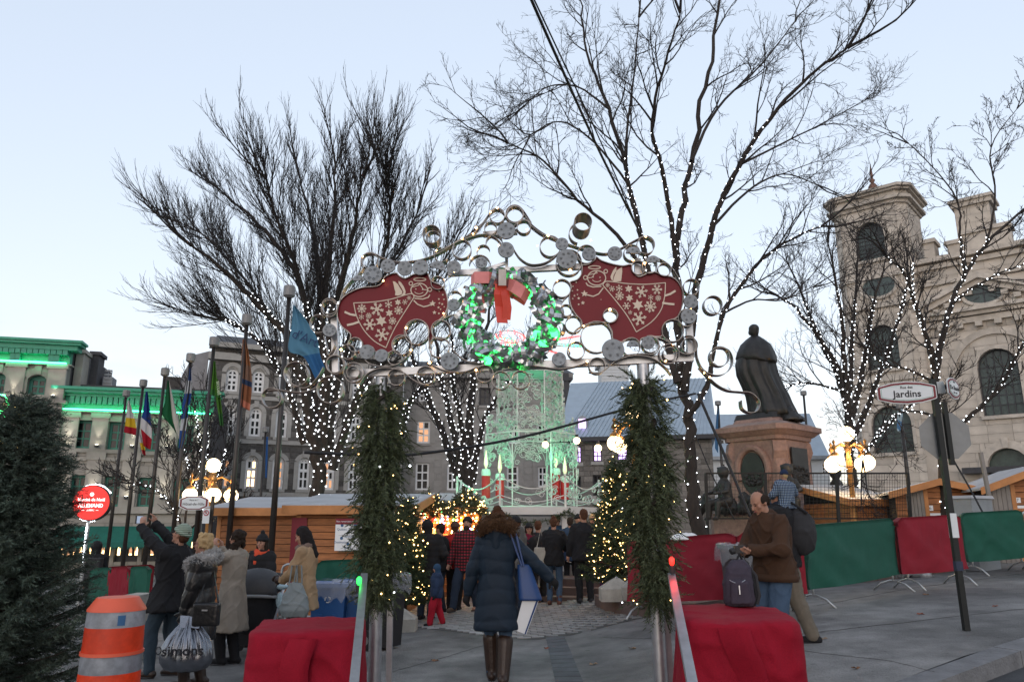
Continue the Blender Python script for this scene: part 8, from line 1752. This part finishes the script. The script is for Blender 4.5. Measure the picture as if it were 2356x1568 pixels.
q = T@(Vector((.30,-.05,.68))*s);wb = thing('white_paper_bag','white paper bag with blue edges hanging below the blue tote','bag',q);b = MB();R_ = Matrix.Rotation(.35,3,'Y');b.hexa([q+R_@Vector(v) for v in ((-.05,-.03,-.19),(.08,-.03,-.19),(.08,.03,-.19),(-.05,.03,-.19),(-.08,-.04,.2),(.09,-.04,.2),(.09,.04,.2),(-.08,.04,.2))]);b.build('sack',M_plate,wb);b = MB();b.hexa([q+R_@Vector(v) for v in ((.06,-.034,-.19),(.075,-.034,-.19),(.075,-.03,-.19),(.06,-.03,-.19),(.065,-.045,.2),(.085,-.045,.2),(.085,-.04,.2),(.065,-.04,.2))]);b.build('edge_stripe',M_bt,wb)
# ---- market crowd
far = dict(vox=.017,cv=.019)
person('tall person in a black quilted jacket with the hood up by the kiosk',on(984,14.7),12,1.76,pose=dict(lh=(-.2,.22,1.0),rh=(.2,.25,1.05)),coat=dict(m=K,hem=.72,w=.06,sleeve=.045,quilt=.11),legs=(JD,.02),shoes=(K,.1),hat=('hood',K),vox=.015,cv=.016)
person('person in a black cap half hidden behind the hooded jacket',on(1014,15.8),-60,1.7,coat=dict(m=K,hem=.8,w=.03),legs=(JD,.01),shoes=(K,.1),hair=('short',M_dkh),hat=('cap',K),**far)
base = G(1003,1438)
person('small child in a navy hooded snow jacket and red snow trousers',base,-105,1.0,pose=dict(hp=-5,hy=-10,lh=(-.25,.1,.86),rh=(.25,-.02,.86),lf=(-.1,.20),rf=(.12,-.22),rtoe=1),coat=dict(m=cl('child_navy',(.02,.035,.075)),hem=.78,w=.05,sleeve=.04,quilt=.16),legs=(RDS,.045),shoes=(K,.16),hat=('hood',cl('child_hood',(.02,.05,.10))),glove=K,vox=.012,cv=.013)
person('person in a red jacket and brown beanie at the kiosk counter',on(1047,16.2),10,1.72,pose=dict(lh=(-.3,.35,1.05),rh=(.15,.3,1.05)),coat=dict(m=RD,hem=.82,w=.03,sleeve=.03),legs=(K,.01),shoes=(K,.1),hair=('short',M_brh),hat=('beanie',cl('brown_knit',(.07,.04,.03))),**far)
person('bearded man in a red plaid jacket and black beanie striding left',G(1072,1408),-150,1.80,pose=dict(hy=-20,hp=12,lh=(-.28,.0,.85),rh=(.3,.14,.9),lf=(-.08,-.26),rf=(.1,.30),ltoe=1),coat=dict(m=PLAID,hem=.74,w=.035,sleeve=.03),legs=(JD,.02),shoes=(mat('tan_boot',(.07,.045,.03),.6,var=.2),.2),hair=('short',M_dkh),hat=('beanie',K),beard=M_dkh,vox=.013,cv=.015)
person('man in a grey jacket and black beanie looking left in the crowd',on(1187,15.2),-55,1.76,coat=dict(m=GY,hem=.8,w=.04,sleeve=.03),legs=(JD,.01),shoes=(K,.1),hair=('short',M_brh),hat=('beanie',K),hood=GY,**far)
person('woman with glasses and a black hat facing us in the crowd',on(1217,16.6),178,1.62,True,coat=dict(m=K,hem=.6,w=.03),legs=(K,0),shoes=(K,.2),hair=('long',M_dkh),hat=('beanie',K),scarf=WN,glasses=True,**far)
person('person in a dark grey coat standing behind the white tote',on(1238,16.8),10,1.66,coat=dict(m=K2,hem=.7,w=.03),legs=(K,.01),shoes=(K,.1),hair=('short',M_brh),**far)
base = G(1276,1391)
t,T,s,I = person('woman in a black jacket, jeans and brown ankle boots with a white tote',base,8,1.70,True,pose=dict(lh=(-.28,.05,.86),rh=(.22,.24,1.1)),coat=dict(m=K,hem=.78,w=.035,sleeve=.03),legs=(JN,.002),shoes=(mat('chestnut_boot',(.09,.03,.018),.4,var=.2),.1),hair=('bun',M_brh),vox=.014,cv=.016)
q = T@(Vector((-.27,-.04,.98))*s);wt = thing('white_tote','cream tote bag on the shoulder of the woman in black','bag',q);b = MB();loft_(b,[(q.z-.18,.17,.06,q.x,q.y),(q.z+.16,.13,.05,q.x,q.y)],18,4);bag_mesh('pouch',wt,b,cl('cream_canvas',(.38,.35,.30)),.016,3);b = MB();b.tube([q+Vector((-.08,0,.15)),q+Vector((.0,.02,.5)),q+Vector((.08,0,.15))],.012,5);b.build('strap',cl('cream_canvas',(.38,.35,.30)),wt)
base = G(1347,1386)
t,T,s,I = person('short-haired man all in black holding a cigarette by the steps',base,-8,1.78,pose=dict(lh=(-.3,.1,.86),rh=(.24,.16,.95)),coat=dict(m=K,hem=.78,w=.035,sleeve=.03),legs=(K,.015),shoes=(K2,.06),hair=('short',M_brh),vox=.014,cv=.016)
q = T@(Vector((-.32,.16,.76))*s);cg = thing('cigarette','white cigarette in the hand of the man in black','cigarette',q);b = MB();b.tube([q,q+Vector((.09,-.01,-.02))],.006,6);b.build('paper',M_plate,cg)
person('fair-haired woman facing us behind the man in black',on(1364,17.4),190,1.66,True,coat=dict(m=K,hem=.7,w=.03),legs=(K,0),shoes=(K,.1),hair=('short',M_blond),**far)
CW = [('person in a dark blue jacket under the pyramid',1312,18.6,5,cl('deep_blue',(.02,.04,.08)),M_dkh),('person in black with a knit hat between the pyramid posts',1330,19.4,170,K,M_dkh),('person in black walking below the pyramid lamp',1165,18.5,20,K,M_brh),('person in a blue parka deepest in the crowd',1283,21,185,cl('mid_blue',(.04,.09,.17)),M_dkh),('person in dark clothing beside the pink child',1380,18.8,-30,K2,M_dkh)]
for i,(lb,x,Y,hd,m,hm) in enumerate(CW): person(lb,on(x,Y),hd,1.66+.03*(i % 4),i % 2 == 0,coat=dict(m=m,hem=.7,w=.03),legs=(JD if i % 2 else K,.01),shoes=(K,.1),hair=('short',hm),hat=('beanie',K) if i % 3 == 1 else None,vox=.02,cv=.022)
person('little child in a pink snowsuit beside the black trouser legs',on(1388,16.2),170,.95,coat=dict(m=cl('pink_snow',(.45,.06,.16)),hem=.7,w=.05),legs=(cl('purple_snow',(.12,.03,.12)),.04),shoes=(K,.14),hat=('hood',cl('pink_snow',(.45,.06,.16))),vox=.016,cv=.018)
# ---- the man in brown and the pair behind him
base = on(1776,7.75)
t,T,s,I = person('balding man in a brown suede jacket looking down at his camera',base,-115,1.69,pose=dict(hp=-24,hy=0,lean=.1,lh=(-.09,.34,1.14),rh=(.03,.34,1.12),lp=(-.8,-.3,-.5),rp=(.8,-.3,-.5),ld=(.5,.7,-.1),rd=(-.5,.7,.0),ln=(0,0,1),rn=(0,0,1)),coat=dict(m=BRJ,hem=.84,w=.035,sleeve=.026,fold=.012,collar=True,name='jacket',band=BRJ),legs=(JN,.02),shoes=(K,.06),hair=('balding',M_dkh),vox=.009,cv=.012)
q = T@(Vector((-.02,.45,1.15))*s);cm = thing('compact_camera','small black camera in the hands of the man in brown','camera',q);b = MB();b.box((q.x-.05,q.y-.03,q.z-.035),(q.x+.05,q.y+.03,q.z+.035));b.build('body',M_black,cm);b = MB();b.lathe(q+Vector((-.05,0,-.01)),[(.03,0),(.03,.04),(.024,.045)],12,axis=(-1,-.2,-.3));b.build('lens_barrel',M_black,cm);b = MB();b.tube([q+Vector((0,0,.03)),q+Vector((.05,-.02,-.12)),q+Vector((.02,-.03,-.22))],.006,5);b.build('wrist_strap',M_black,cm)
base = on(1800,9.0)
t,T,s,I = person('man in dark jacket and khaki trousers carrying a child behind the man in brown',base,-60,1.76,pose=dict(lh=(-.12,.25,1.2),rh=(.2,.25,1.2),rf=(.1,-.22),lf=(-.1,.2)),coat=dict(m=K,hem=.82,w=.03,sleeve=.03),legs=(KH,.025),shoes=(K,.07),hair=('short',M_brh),vox=.012,cv=.014)
q = T@(Vector((0,-.2,1.2))*s);bp = thing('dark_rucksack','black rucksack on the man carrying the child','backpack',q);b = MB();b.sphere(q,1,16,10,(.17,.14,.26));bag_mesh('pack',bp,b,K2,.014,4,folds(.012,12,3));b = MB();b.tube([q+Vector((.05,-.1,.2)),q+Vector((-.08,0,.32)),q+Vector((-.1,.1,.1))],.018,5);b.build('strap',K,bp)
cb_ = T@(Vector((.13,.12,.92))*s);person('small child in a blue plaid coat and navy beanie held on an arm',Vector((P(1806,1160,9).x,8.95,1.40)),-20,.82,pose=dict(lh=(-.2,.3,1.1),rh=(.25,.3,1.2),lf=(-.2,.3,.4),rf=(.2,.3,.4)),coat=dict(m=BPL,hem=.8,w=.02,sleeve=.03),legs=(JD,.03),shoes=(K,.08),hair=('short',M_blond),hat=('beanie',cl('navy_knit',(.015,.025,.06))),vox=.010,cv=.012)
# backpack standing on the red block
q = Vector((P(1702,1390,6.35).x,6.35,.985));bp = thing('grey_purple_backpack','grey-purple backpack standing on the right red block','backpack',q);M_bpk = cl('plum_grey',(.045,.038,.055));b = MB();loft_(b,[(q.z+.0,.135,.1,q.x,q.y),(q.z+.05,.15,.12,q.x,q.y),(q.z+.22,.145,.115,q.x,q.y),(q.z+.36,.12,.09,q.x+.01,q.y+.01),(q.z+.43,.06,.05,q.x+.02,q.y+.02)],22,3);bag_mesh('pack',bp,b,M_bpk,.010,4,folds(.007,18,6))
b = MB();loft_(b,[(q.z+.03,.1,.04,q.x-.02,q.y-.125),(q.z+.22,.09,.045,q.x-.02,q.y-.12),(q.z+.25,.05,.03,q.x-.02,q.y-.11)],16,3);bag_mesh('front_pocket',bp,b,M_bpk,.010,3,folds(.004,20,7));b = MB();b.tube([q+Vector((.0,0,.42)),q+Vector((.03,.02,.48)),q+Vector((.06,.03,.43))],.012,6);b.build('grab_loop',K,bp)
for dx,m in ((.12,K),(.15,K2)): b = MB();b.tube([q+Vector((dx-.06,.03,.4)),q+Vector((dx+.02,-.02,.28)),q+Vector((dx+.03,-.06,.1)),q+Vector((dx,-.06,.02))],.018,6);b.build('shoulder_strap',m,bp)
b = MB();b.tube([q+Vector((-.05+.1*math.sin(a)*.9,-.15-.004,.24-.02*math.cos(a*2))) for a in np.linspace(-1,1,9)],.004,4);b.build('zip',M_alu,bp);b = MB();b.tube([q+Vector((-.04,-.168,.2)),q+Vector((-.04,-.175,.12))],.008,5);b.build('key_ring',M_alu,bp);bp.scale = (.8,.8,.82)
# ---------------------------------------------------------------- cardinal's monument
M_pink = mat('pink_granite',(.25,.155,.128),.7,var=.25,vs=9,bump=.25,bs=40,dirt=.15);M_brz = mat('dark_bronze',(.03,.03,.03),.5,.35,var=.3,vs=4,bump=.2,bs=20);M_stonec = mat('grey_pink_stone',(.24,.17,.145),.8,var=.2,vs=5,bump=.3)
MY = 23.0;mc = P(1798,1090,MY);mx,my = mc.x,MY+1.0;g = gz(mx,my);RM = math.radians(-48)
mo = thing('bronze_monument','bronze robed statue on a pink granite pedestal with dark plaques','monument',Vector((mx,my,g)))
Rm = Matrix.Rotation(RM,3,'Z')
def mz(y): return P(1792,y,MY).z
def mpt(a,c,z): v = Rm@Vector((a,c,0));return Vector((mx+v.x,my+v.y,z))
def mslab(name,hw,z0,z1,m,ch_=.25,hw2=None):
    hw *= .82;hw2 = hw2*.82 if hw2 else hw;b = MB();pts = []
    for z,h in ((z0,hw),(z1,hw2)):
        c_ = h*ch_;pts += [mpt(*q,z) for q in ((-h+c_,-h),(h-c_,-h),(h,-h+c_),(h,h-c_),(h-c_,h),(-h+c_,h),(-h,h-c_),(-h,-h+c_))]
    b.add(pts,[tuple(range(8))[::-1],tuple(range(8,16))]+[(i,(i+1) % 8,(i+1) % 8+8,i+8) for i in range(8)]);return b.build(name,m,mo)
z_ = [mz(y) for y in (1195,1180,1150,1010,1000,990,978,968,958,945)]
mslab('step',2.6,g,g+.25,M_stonec,.1);mslab('step',2.15,g+.252,g+.6,M_stonec,.1);mslab('plinth',1.75,g+.602,z_[1],M_pink,.18);mslab('plinth_moulding',1.7,z_[1]+.002,z_[2],M_pink,.2,1.32);mslab('dado',1.2,z_[2]+.002,z_[3],M_pink,.2,1.12);mslab('frieze',1.22,z_[3]+.002,z_[4],M_pink,.2,1.25);mslab('cornice',1.32,z_[4]+.002,z_[5],M_pink,.2,1.5);mslab('cornice_slab',1.55,z_[5]+.002,z_[6],M_pink,.2);mslab('cap',1.5,z_[6]+.002,z_[7],M_stonec,.2,1.15);mslab('cap_block',1.0,z_[7]+.002,z_[8],M_pink,.2,.92);mslab('bronze_base',.92,z_[8]+.002,z_[9],M_brz,.15,.85)
for (a,c) in ((-1,-1),(1,-1),(1,1),(-1,1)):         # corner consoles
    b = MB();n = Vector((a,c,0)).normalized();t_ = Vector((-n.y,n.x,0));prof = [(1.18,z_[2]),(1.13,z_[2]+.5),(1.11,z_[3]-.9),(1.18,z_[3]-.6),(1.29,z_[3]-.35),(1.23,z_[3]-.05),(1.09,z_[3]+.05)]
    l_ = [mpt(*(n*r_-t_*.2)[:2],z) for r_,z in prof]+[mpt(*(n*.9-t_*.2)[:2],z_[3]+.05),mpt(*(n*.9-t_*.2)[:2],z_[2])];e = Rm@(t_*.4);b.prism(l_,e);b.build('corner_console',M_pink,mo)
# plaques on the two visible faces
def face_pt(side,u,z,d): return mpt(u*.85,-.985-d,z) if side == 0 else mpt(.985+d,u*.85,z)
zc_ = mz(1086);b = MB();b.prism([face_pt(0,.46*math.cos(a),zc_+.62*math.sin(a),.0) for a in np.linspace(0,6.283,28,endpoint=False)],face_pt(0,0,0,.03)-face_pt(0,0,0,0));pq = b.build('oval_plaque',M_brz,mo)
b = MB();b.tube([face_pt(0,.6*math.cos(a),zc_+.1+.66*math.sin(a),.0) for a in np.linspace(-.5,3.64,22)],.1,8);b.build('arch_moulding',M_pink,mo)
b = MB();rg_ = random.Random(8)
for i in range(26): b.sphere(face_pt(0,rg_.uniform(-.3,.3),zc_+rg_.uniform(-.35,.0),.03),rg_.uniform(.03,.08),8,6)
b.build('relief',M_brz,pq,kind='stuff')
b = MB();z0,z1 = mz(1128),mz(1028);b.hexa([face_pt(1,-.55,z0,.0),face_pt(1,.55,z0,.0),face_pt(1,.55,z0,.04),face_pt(1,-.55,z0,.04),face_pt(1,-.55,z1,.0),face_pt(1,.55,z1,.0),face_pt(1,.55,z1,.04),face_pt(1,-.55,z1,.04)]);pq = b.build('relief_plaque',M_brz,mo)
b = MB()
for i in range(40): b.sphere(face_pt(1,rg_.uniform(-.48,.48),rg_.uniform(z0+.1,z0+(z1-z0)*.55),.04),rg_.uniform(.03,.08),8,6)
b.build('relief',M_brz,pq,kind='stuff')
# robed figure, seen from behind
MS = 77.0
def sec(y,xl,xr,dep): c = P((xl+xr)/2,y,MY);w_ = (P(xr,y,MY)-P(xl,y,MY)).x/2;return (c.z,w_,dep,c.x,my-.1)
def robe(name,secs,nf,amp,ph,lean=0):
    b = MB();k = 72;vs = [];n = len(secs)
    for i,(z,rx,ry,cx,cy) in enumerate(secs):
        f = i/(n-1)
        for j in range(k):
            t = 2*math.pi*j/k;fo = amp*min(1,f*1.6)*(abs(math.sin(nf*.5*t+ph+lean*f))*1.5-.8+.5*math.sin(nf*1.7*t+f*2));vs.append((cx+math.cos(t)*(rx+fo*.6),cy+math.sin(t)*(ry+fo),z))
    b.add(vs,[(i*k+j,(i+1)*k+j,(i+1)*k+(j+1) % k,i*k+(j+1) % k) for i in range(n-1) for j in range(k)]+[tuple(range(k)),tuple((n-1)*k+j for j in range(k))[::-1]]);return b.build(name,M_brz,mo,smooth=True)
robe('robe',[sec(780,1735,1785,.3),sec(800,1718,1803,.42),sec(825,1713,1806,.48),sec(850,1717,1812,.5),sec(875,1730,1822,.52),sec(900,1742,1834,.58),sec(920,1746,1842,.66),sec(935,1748,1850,.74),sec(948,1748,1856,.8)],9,.085,.5,1.2)
robe('cape',[sec(758,1746,1768,.14),sec(766,1736,1780,.24),sec(778,1724,1794,.38),sec(795,1717,1803,.48),sec(810,1714,1808,.54),sec(818,1722,1809,.56),sec(824,1760,1806,.5)],5,.03,.2,.4)
b = MB();hc = P(1755,744,MY);hc.y = my-.1;hr = .18;b.sphere(hc,1,18,12,(hr*.88,hr*1.05,hr*1.18));cap_(b,hc-Vector((-.03,0,.1)),P(1758,775,MY)+Vector((0,.9,0)),.1,.15);b.sphere(hc+Vector((-.08,.1,-.04)),1,10,8,(.08,.08,.1));b.sphere(hc+Vector((0,-.01,.06)),1,16,10,(hr*.92,hr*1.08,hr*.85));me = melt(b,.025,3);me.transform(Matrix.Translation(-woff(mo)));linkobj('head',me,mo,m=M_brz)
b = MB();loft_(b,[(P(1835,955,MY).z-.12,.4,.6,P(1830,955,MY).x,my-.5),(P(1835,945,MY).z,.3,.5,P(1822,945,MY).x,my-.4),(P(1820,915,MY).z,.12,.25,P(1815,915,MY).x,my-.3)],24);bb = melt(b,.05,3,folds(.05,7,3));bb.transform(Matrix.Translation(-woff(mo)));linkobj('robe_train',bb,mo,m=M_brz)
# bronze children seated on the plinth corners
def putto(x,y,Y,face,arm):
    c = P(x,y,Y);b = MB();s = 1.0;hd = c;R = Matrix.Rotation(math.radians(face),3,'Z');q = lambda a,c_,z: hd+R@Vector((a,c_,z))
    b.sphere(hd,1,14,10,(.17,.18,.19));rg2 = random.Random(x)
    for i in range(14): a = rg2.uniform(0,6.28);b.sphere(q(.15*math.cos(a),.15*math.sin(a),rg2.uniform(.02,.14)),.04,8,6)
    cap_(b,q(0,0,-.15),q(0,0,-.25),.09,.1);cap_(b,q(0,0,-.36),q(0,-.03,-.78),.2,.22)
    for sg in (-1,1):
        cap_(b,q(sg*.18,0,-.32),q(sg*.32,arm*.15,-.55),.085,.07);cap_(b,q(sg*.32,arm*.15,-.55),q(sg*.22,arm*.42,-.6),.07,.05);b.sphere(q(sg*.22,arm*.47,-.6),.06,8,6)
        cap_(b,q(sg*.12,0,-.82),q(sg*.2,.38,-.86),.14,.1);cap_(b,q(sg*.2,.38,-.86),q(sg*.2,.42,-1.25),.1,.07);cap_(b,q(sg*.2,.42,-1.28),q(sg*.2,.55,-1.3),.06,.05)
    me = melt(b,.03,3);me.transform(Matrix.Translation(-woff(mo)));linkobj('bronze_child',me,mo,m=M_brz)
putto(1664,1086,22.3,110,1);putto(1810,1080,21.6,160,1);putto(1922,1088,23,-100,1)
b = MB()
for i in range(46): a = rg_.random();q = mpt(-1.7+3.2*a,-1.65,0);b.sphere(Vector((q.x,q.y,mz(1172)+rg_.uniform(-.1,.45)*abs(math.sin(a*9)))),rg_.uniform(.08,.18),8,6)
me = melt(b,.04,3,folds(.05,9,5));me.transform(Matrix.Translation(-woff(mo)));linkobj('bronze_foliage',me,mo,m=M_brz)
# fence of black mesh panels round the monument
M_fen = mat('black_fence',(.012,.012,.012),.5,.3,var=0)
def mesh_fence(label,pts,ytop,ybot):
    t = thing('mesh_fence',label,'fence',P(pts[0][0],ybot,pts[0][1]))
    for (x0,Y0),(x1,Y1) in zip(pts,pts[1:]):
        a0,a1,c0,c1 = P(x0,ybot,Y0),P(x0,ytop,Y0),P(x1,ybot,Y1),P(x1,ytop,Y1);a0.z -= 1.2;b = MB();b.bar(a0,a1,.06);b.build('post',M_fen,t);b = MB();b.bar(a1,c1,.035);b.build('top_rail',M_fen,t);b = MB();d = a0.copy();d.z += 1.2;b.bar(d,c0,.03);b.build('bottom_rail',M_fen,t)
        m = int((c1-a1).length/.075);b = MB()
        for i in range(1,m): f = i/m;b.bar(d.lerp(c0,f),a1.lerp(c1,f),.006)
        for j in range(1,13): f = j/13;b.bar(d.lerp(a1,f),c0.lerp(c1,f),.006)
        b.build('wire_mesh',M_fen,t,kind='stuff')
    e0,e1 = P(pts[-1][0],ybot,pts[-1][1]),P(pts[-1][0],ytop,pts[-1][1]);e0.z -= 1.2;b = MB();b.bar(e0,e1,.06);b.build('post',M_fen,t)
mesh_fence('black wire mesh fence in front of the monument',[(1624,17.5),(1760,17.0),(1924,16.6),(2088,17.4)],1088,1192)
# low stone wall under the fence and loose litter
lw = thing('low_stone_wall','low brown stone wall behind the covered barriers','wall',on(1900,15.5));pts = [on(1540,15.0),on(1760,14.6),on(1930,14.8),on(2080,15.6),on(2240,16.8)]
for i in range(4):
    a,c = pts[i],pts[i+1];n_ = 4
    for k in range(n_): p0,p1 = a.lerp(c,k/n_+.003),a.lerp(c,(k+1)/n_-.003);nn = Vector((-(c-a).y,(c-a).x,0)).normalized()*.4;b = MB();h_ = .55;b.hexa([p0,p1,p1+nn,p0+nn]+[v+Vector((0,0,h_)) for v in (p0,p1,p1+nn,p0+nn)]);b.build('wall_stone',M_brst,lw);b = MB();up = Vector((0,0,h_+.003));o_ = nn.normalized()*-.05;b.hexa([p0+up+o_,p1+up+o_,p1+nn+up,p0+nn+up]+[v+Vector((0,0,.1)) for v in (p0+up+o_,p1+up+o_,p1+nn+up,p0+nn+up)]);b.build('coping_stone',M_stonec,lw)
rk = thing('plastic_sheet','crumpled translucent plastic sheet under the red barrier','litter',G(2115,1330));c = G(2115,1328)+Vector((0,.15,0));b = MB()
for i in range(16): b.sphere(c+Vector((rg_.uniform(-.35,.35),rg_.uniform(-.15,.15),rg_.uniform(.02,.16))),rg_.uniform(.06,.13),8,6)
me = melt(b,.03,2,folds(.04,16,9,1));me.transform(Matrix.Translation(-woff(rk)));linkobj('film',me,rk,m=mat('grey_plastic_film',(.3,.31,.32),.35,var=.3,vs=9))
sw_ = thing('white_cover_sheet','folded white sheet lying on the red barrier','sheet',P(1575,1232,11.9));b = MB();c = P(1575,1234,11.95);loft_(b,[(c.z-.05,.24,.12,c.x,c.y),(c.z+.0,.22,.1,c.x,c.y),(c.z+.06,.1,.05,c.x+.02,c.y)],18);me = melt(b,.02,2,folds(.015,14,2,1));me.transform(Matrix.Translation(-woff(sw_)));linkobj('sheet',me,sw_,m=M_plate)
M_leaf = [mat('dead_leaf_'+n,c,.8,var=.2,vs=30) for n,c in (('brown',(.16,.08,.04)),('tan',(.28,.2,.13)),('rust',(.22,.07,.04)))]
LFX = [(1968,1538,'by the kerb below the sign post'),(1895,1470,'right of the right red block'),(2118,1413,'left of the sign post foot'),(2130,1368,'in front of the red barrier'),(1365,1528,'right of the slab strip'),(1258,1492,'on the slab strip near the walking woman'),(1000,1520,'left of the walking woman'),(1455,1492,'beside the right gate post'),(2290,1395,'right of the sign post')]
for i,(x,y,wh_) in enumerate(LFX):
    c = G(x,y)+Vector((0,0,.008));t = thing('dead_leaf','small '+('brown','tan','rust-red')[i % 3]+' dead leaf '+wh_,'leaf',c,group='dead leaves scattered on the pavement');a = rg_.uniform(0,6);r_ = rg_.uniform(.03,.06);po = [c+Vector((r_*(1 if k % 2 == 0 else .55)*math.cos(a+k*.63),r_*(1 if k % 2 == 0 else .55)*math.sin(a+k*.63)*.7,.012*math.sin(k*1.7)+.006)) for k in range(10)]
    b = MB();b.add(po+[c],[(k,(k+1) % 10,10) for k in range(10)]);b.build('blade',M_leaf[i % 3],t)

bpy.data.scenes.remove(TMP)
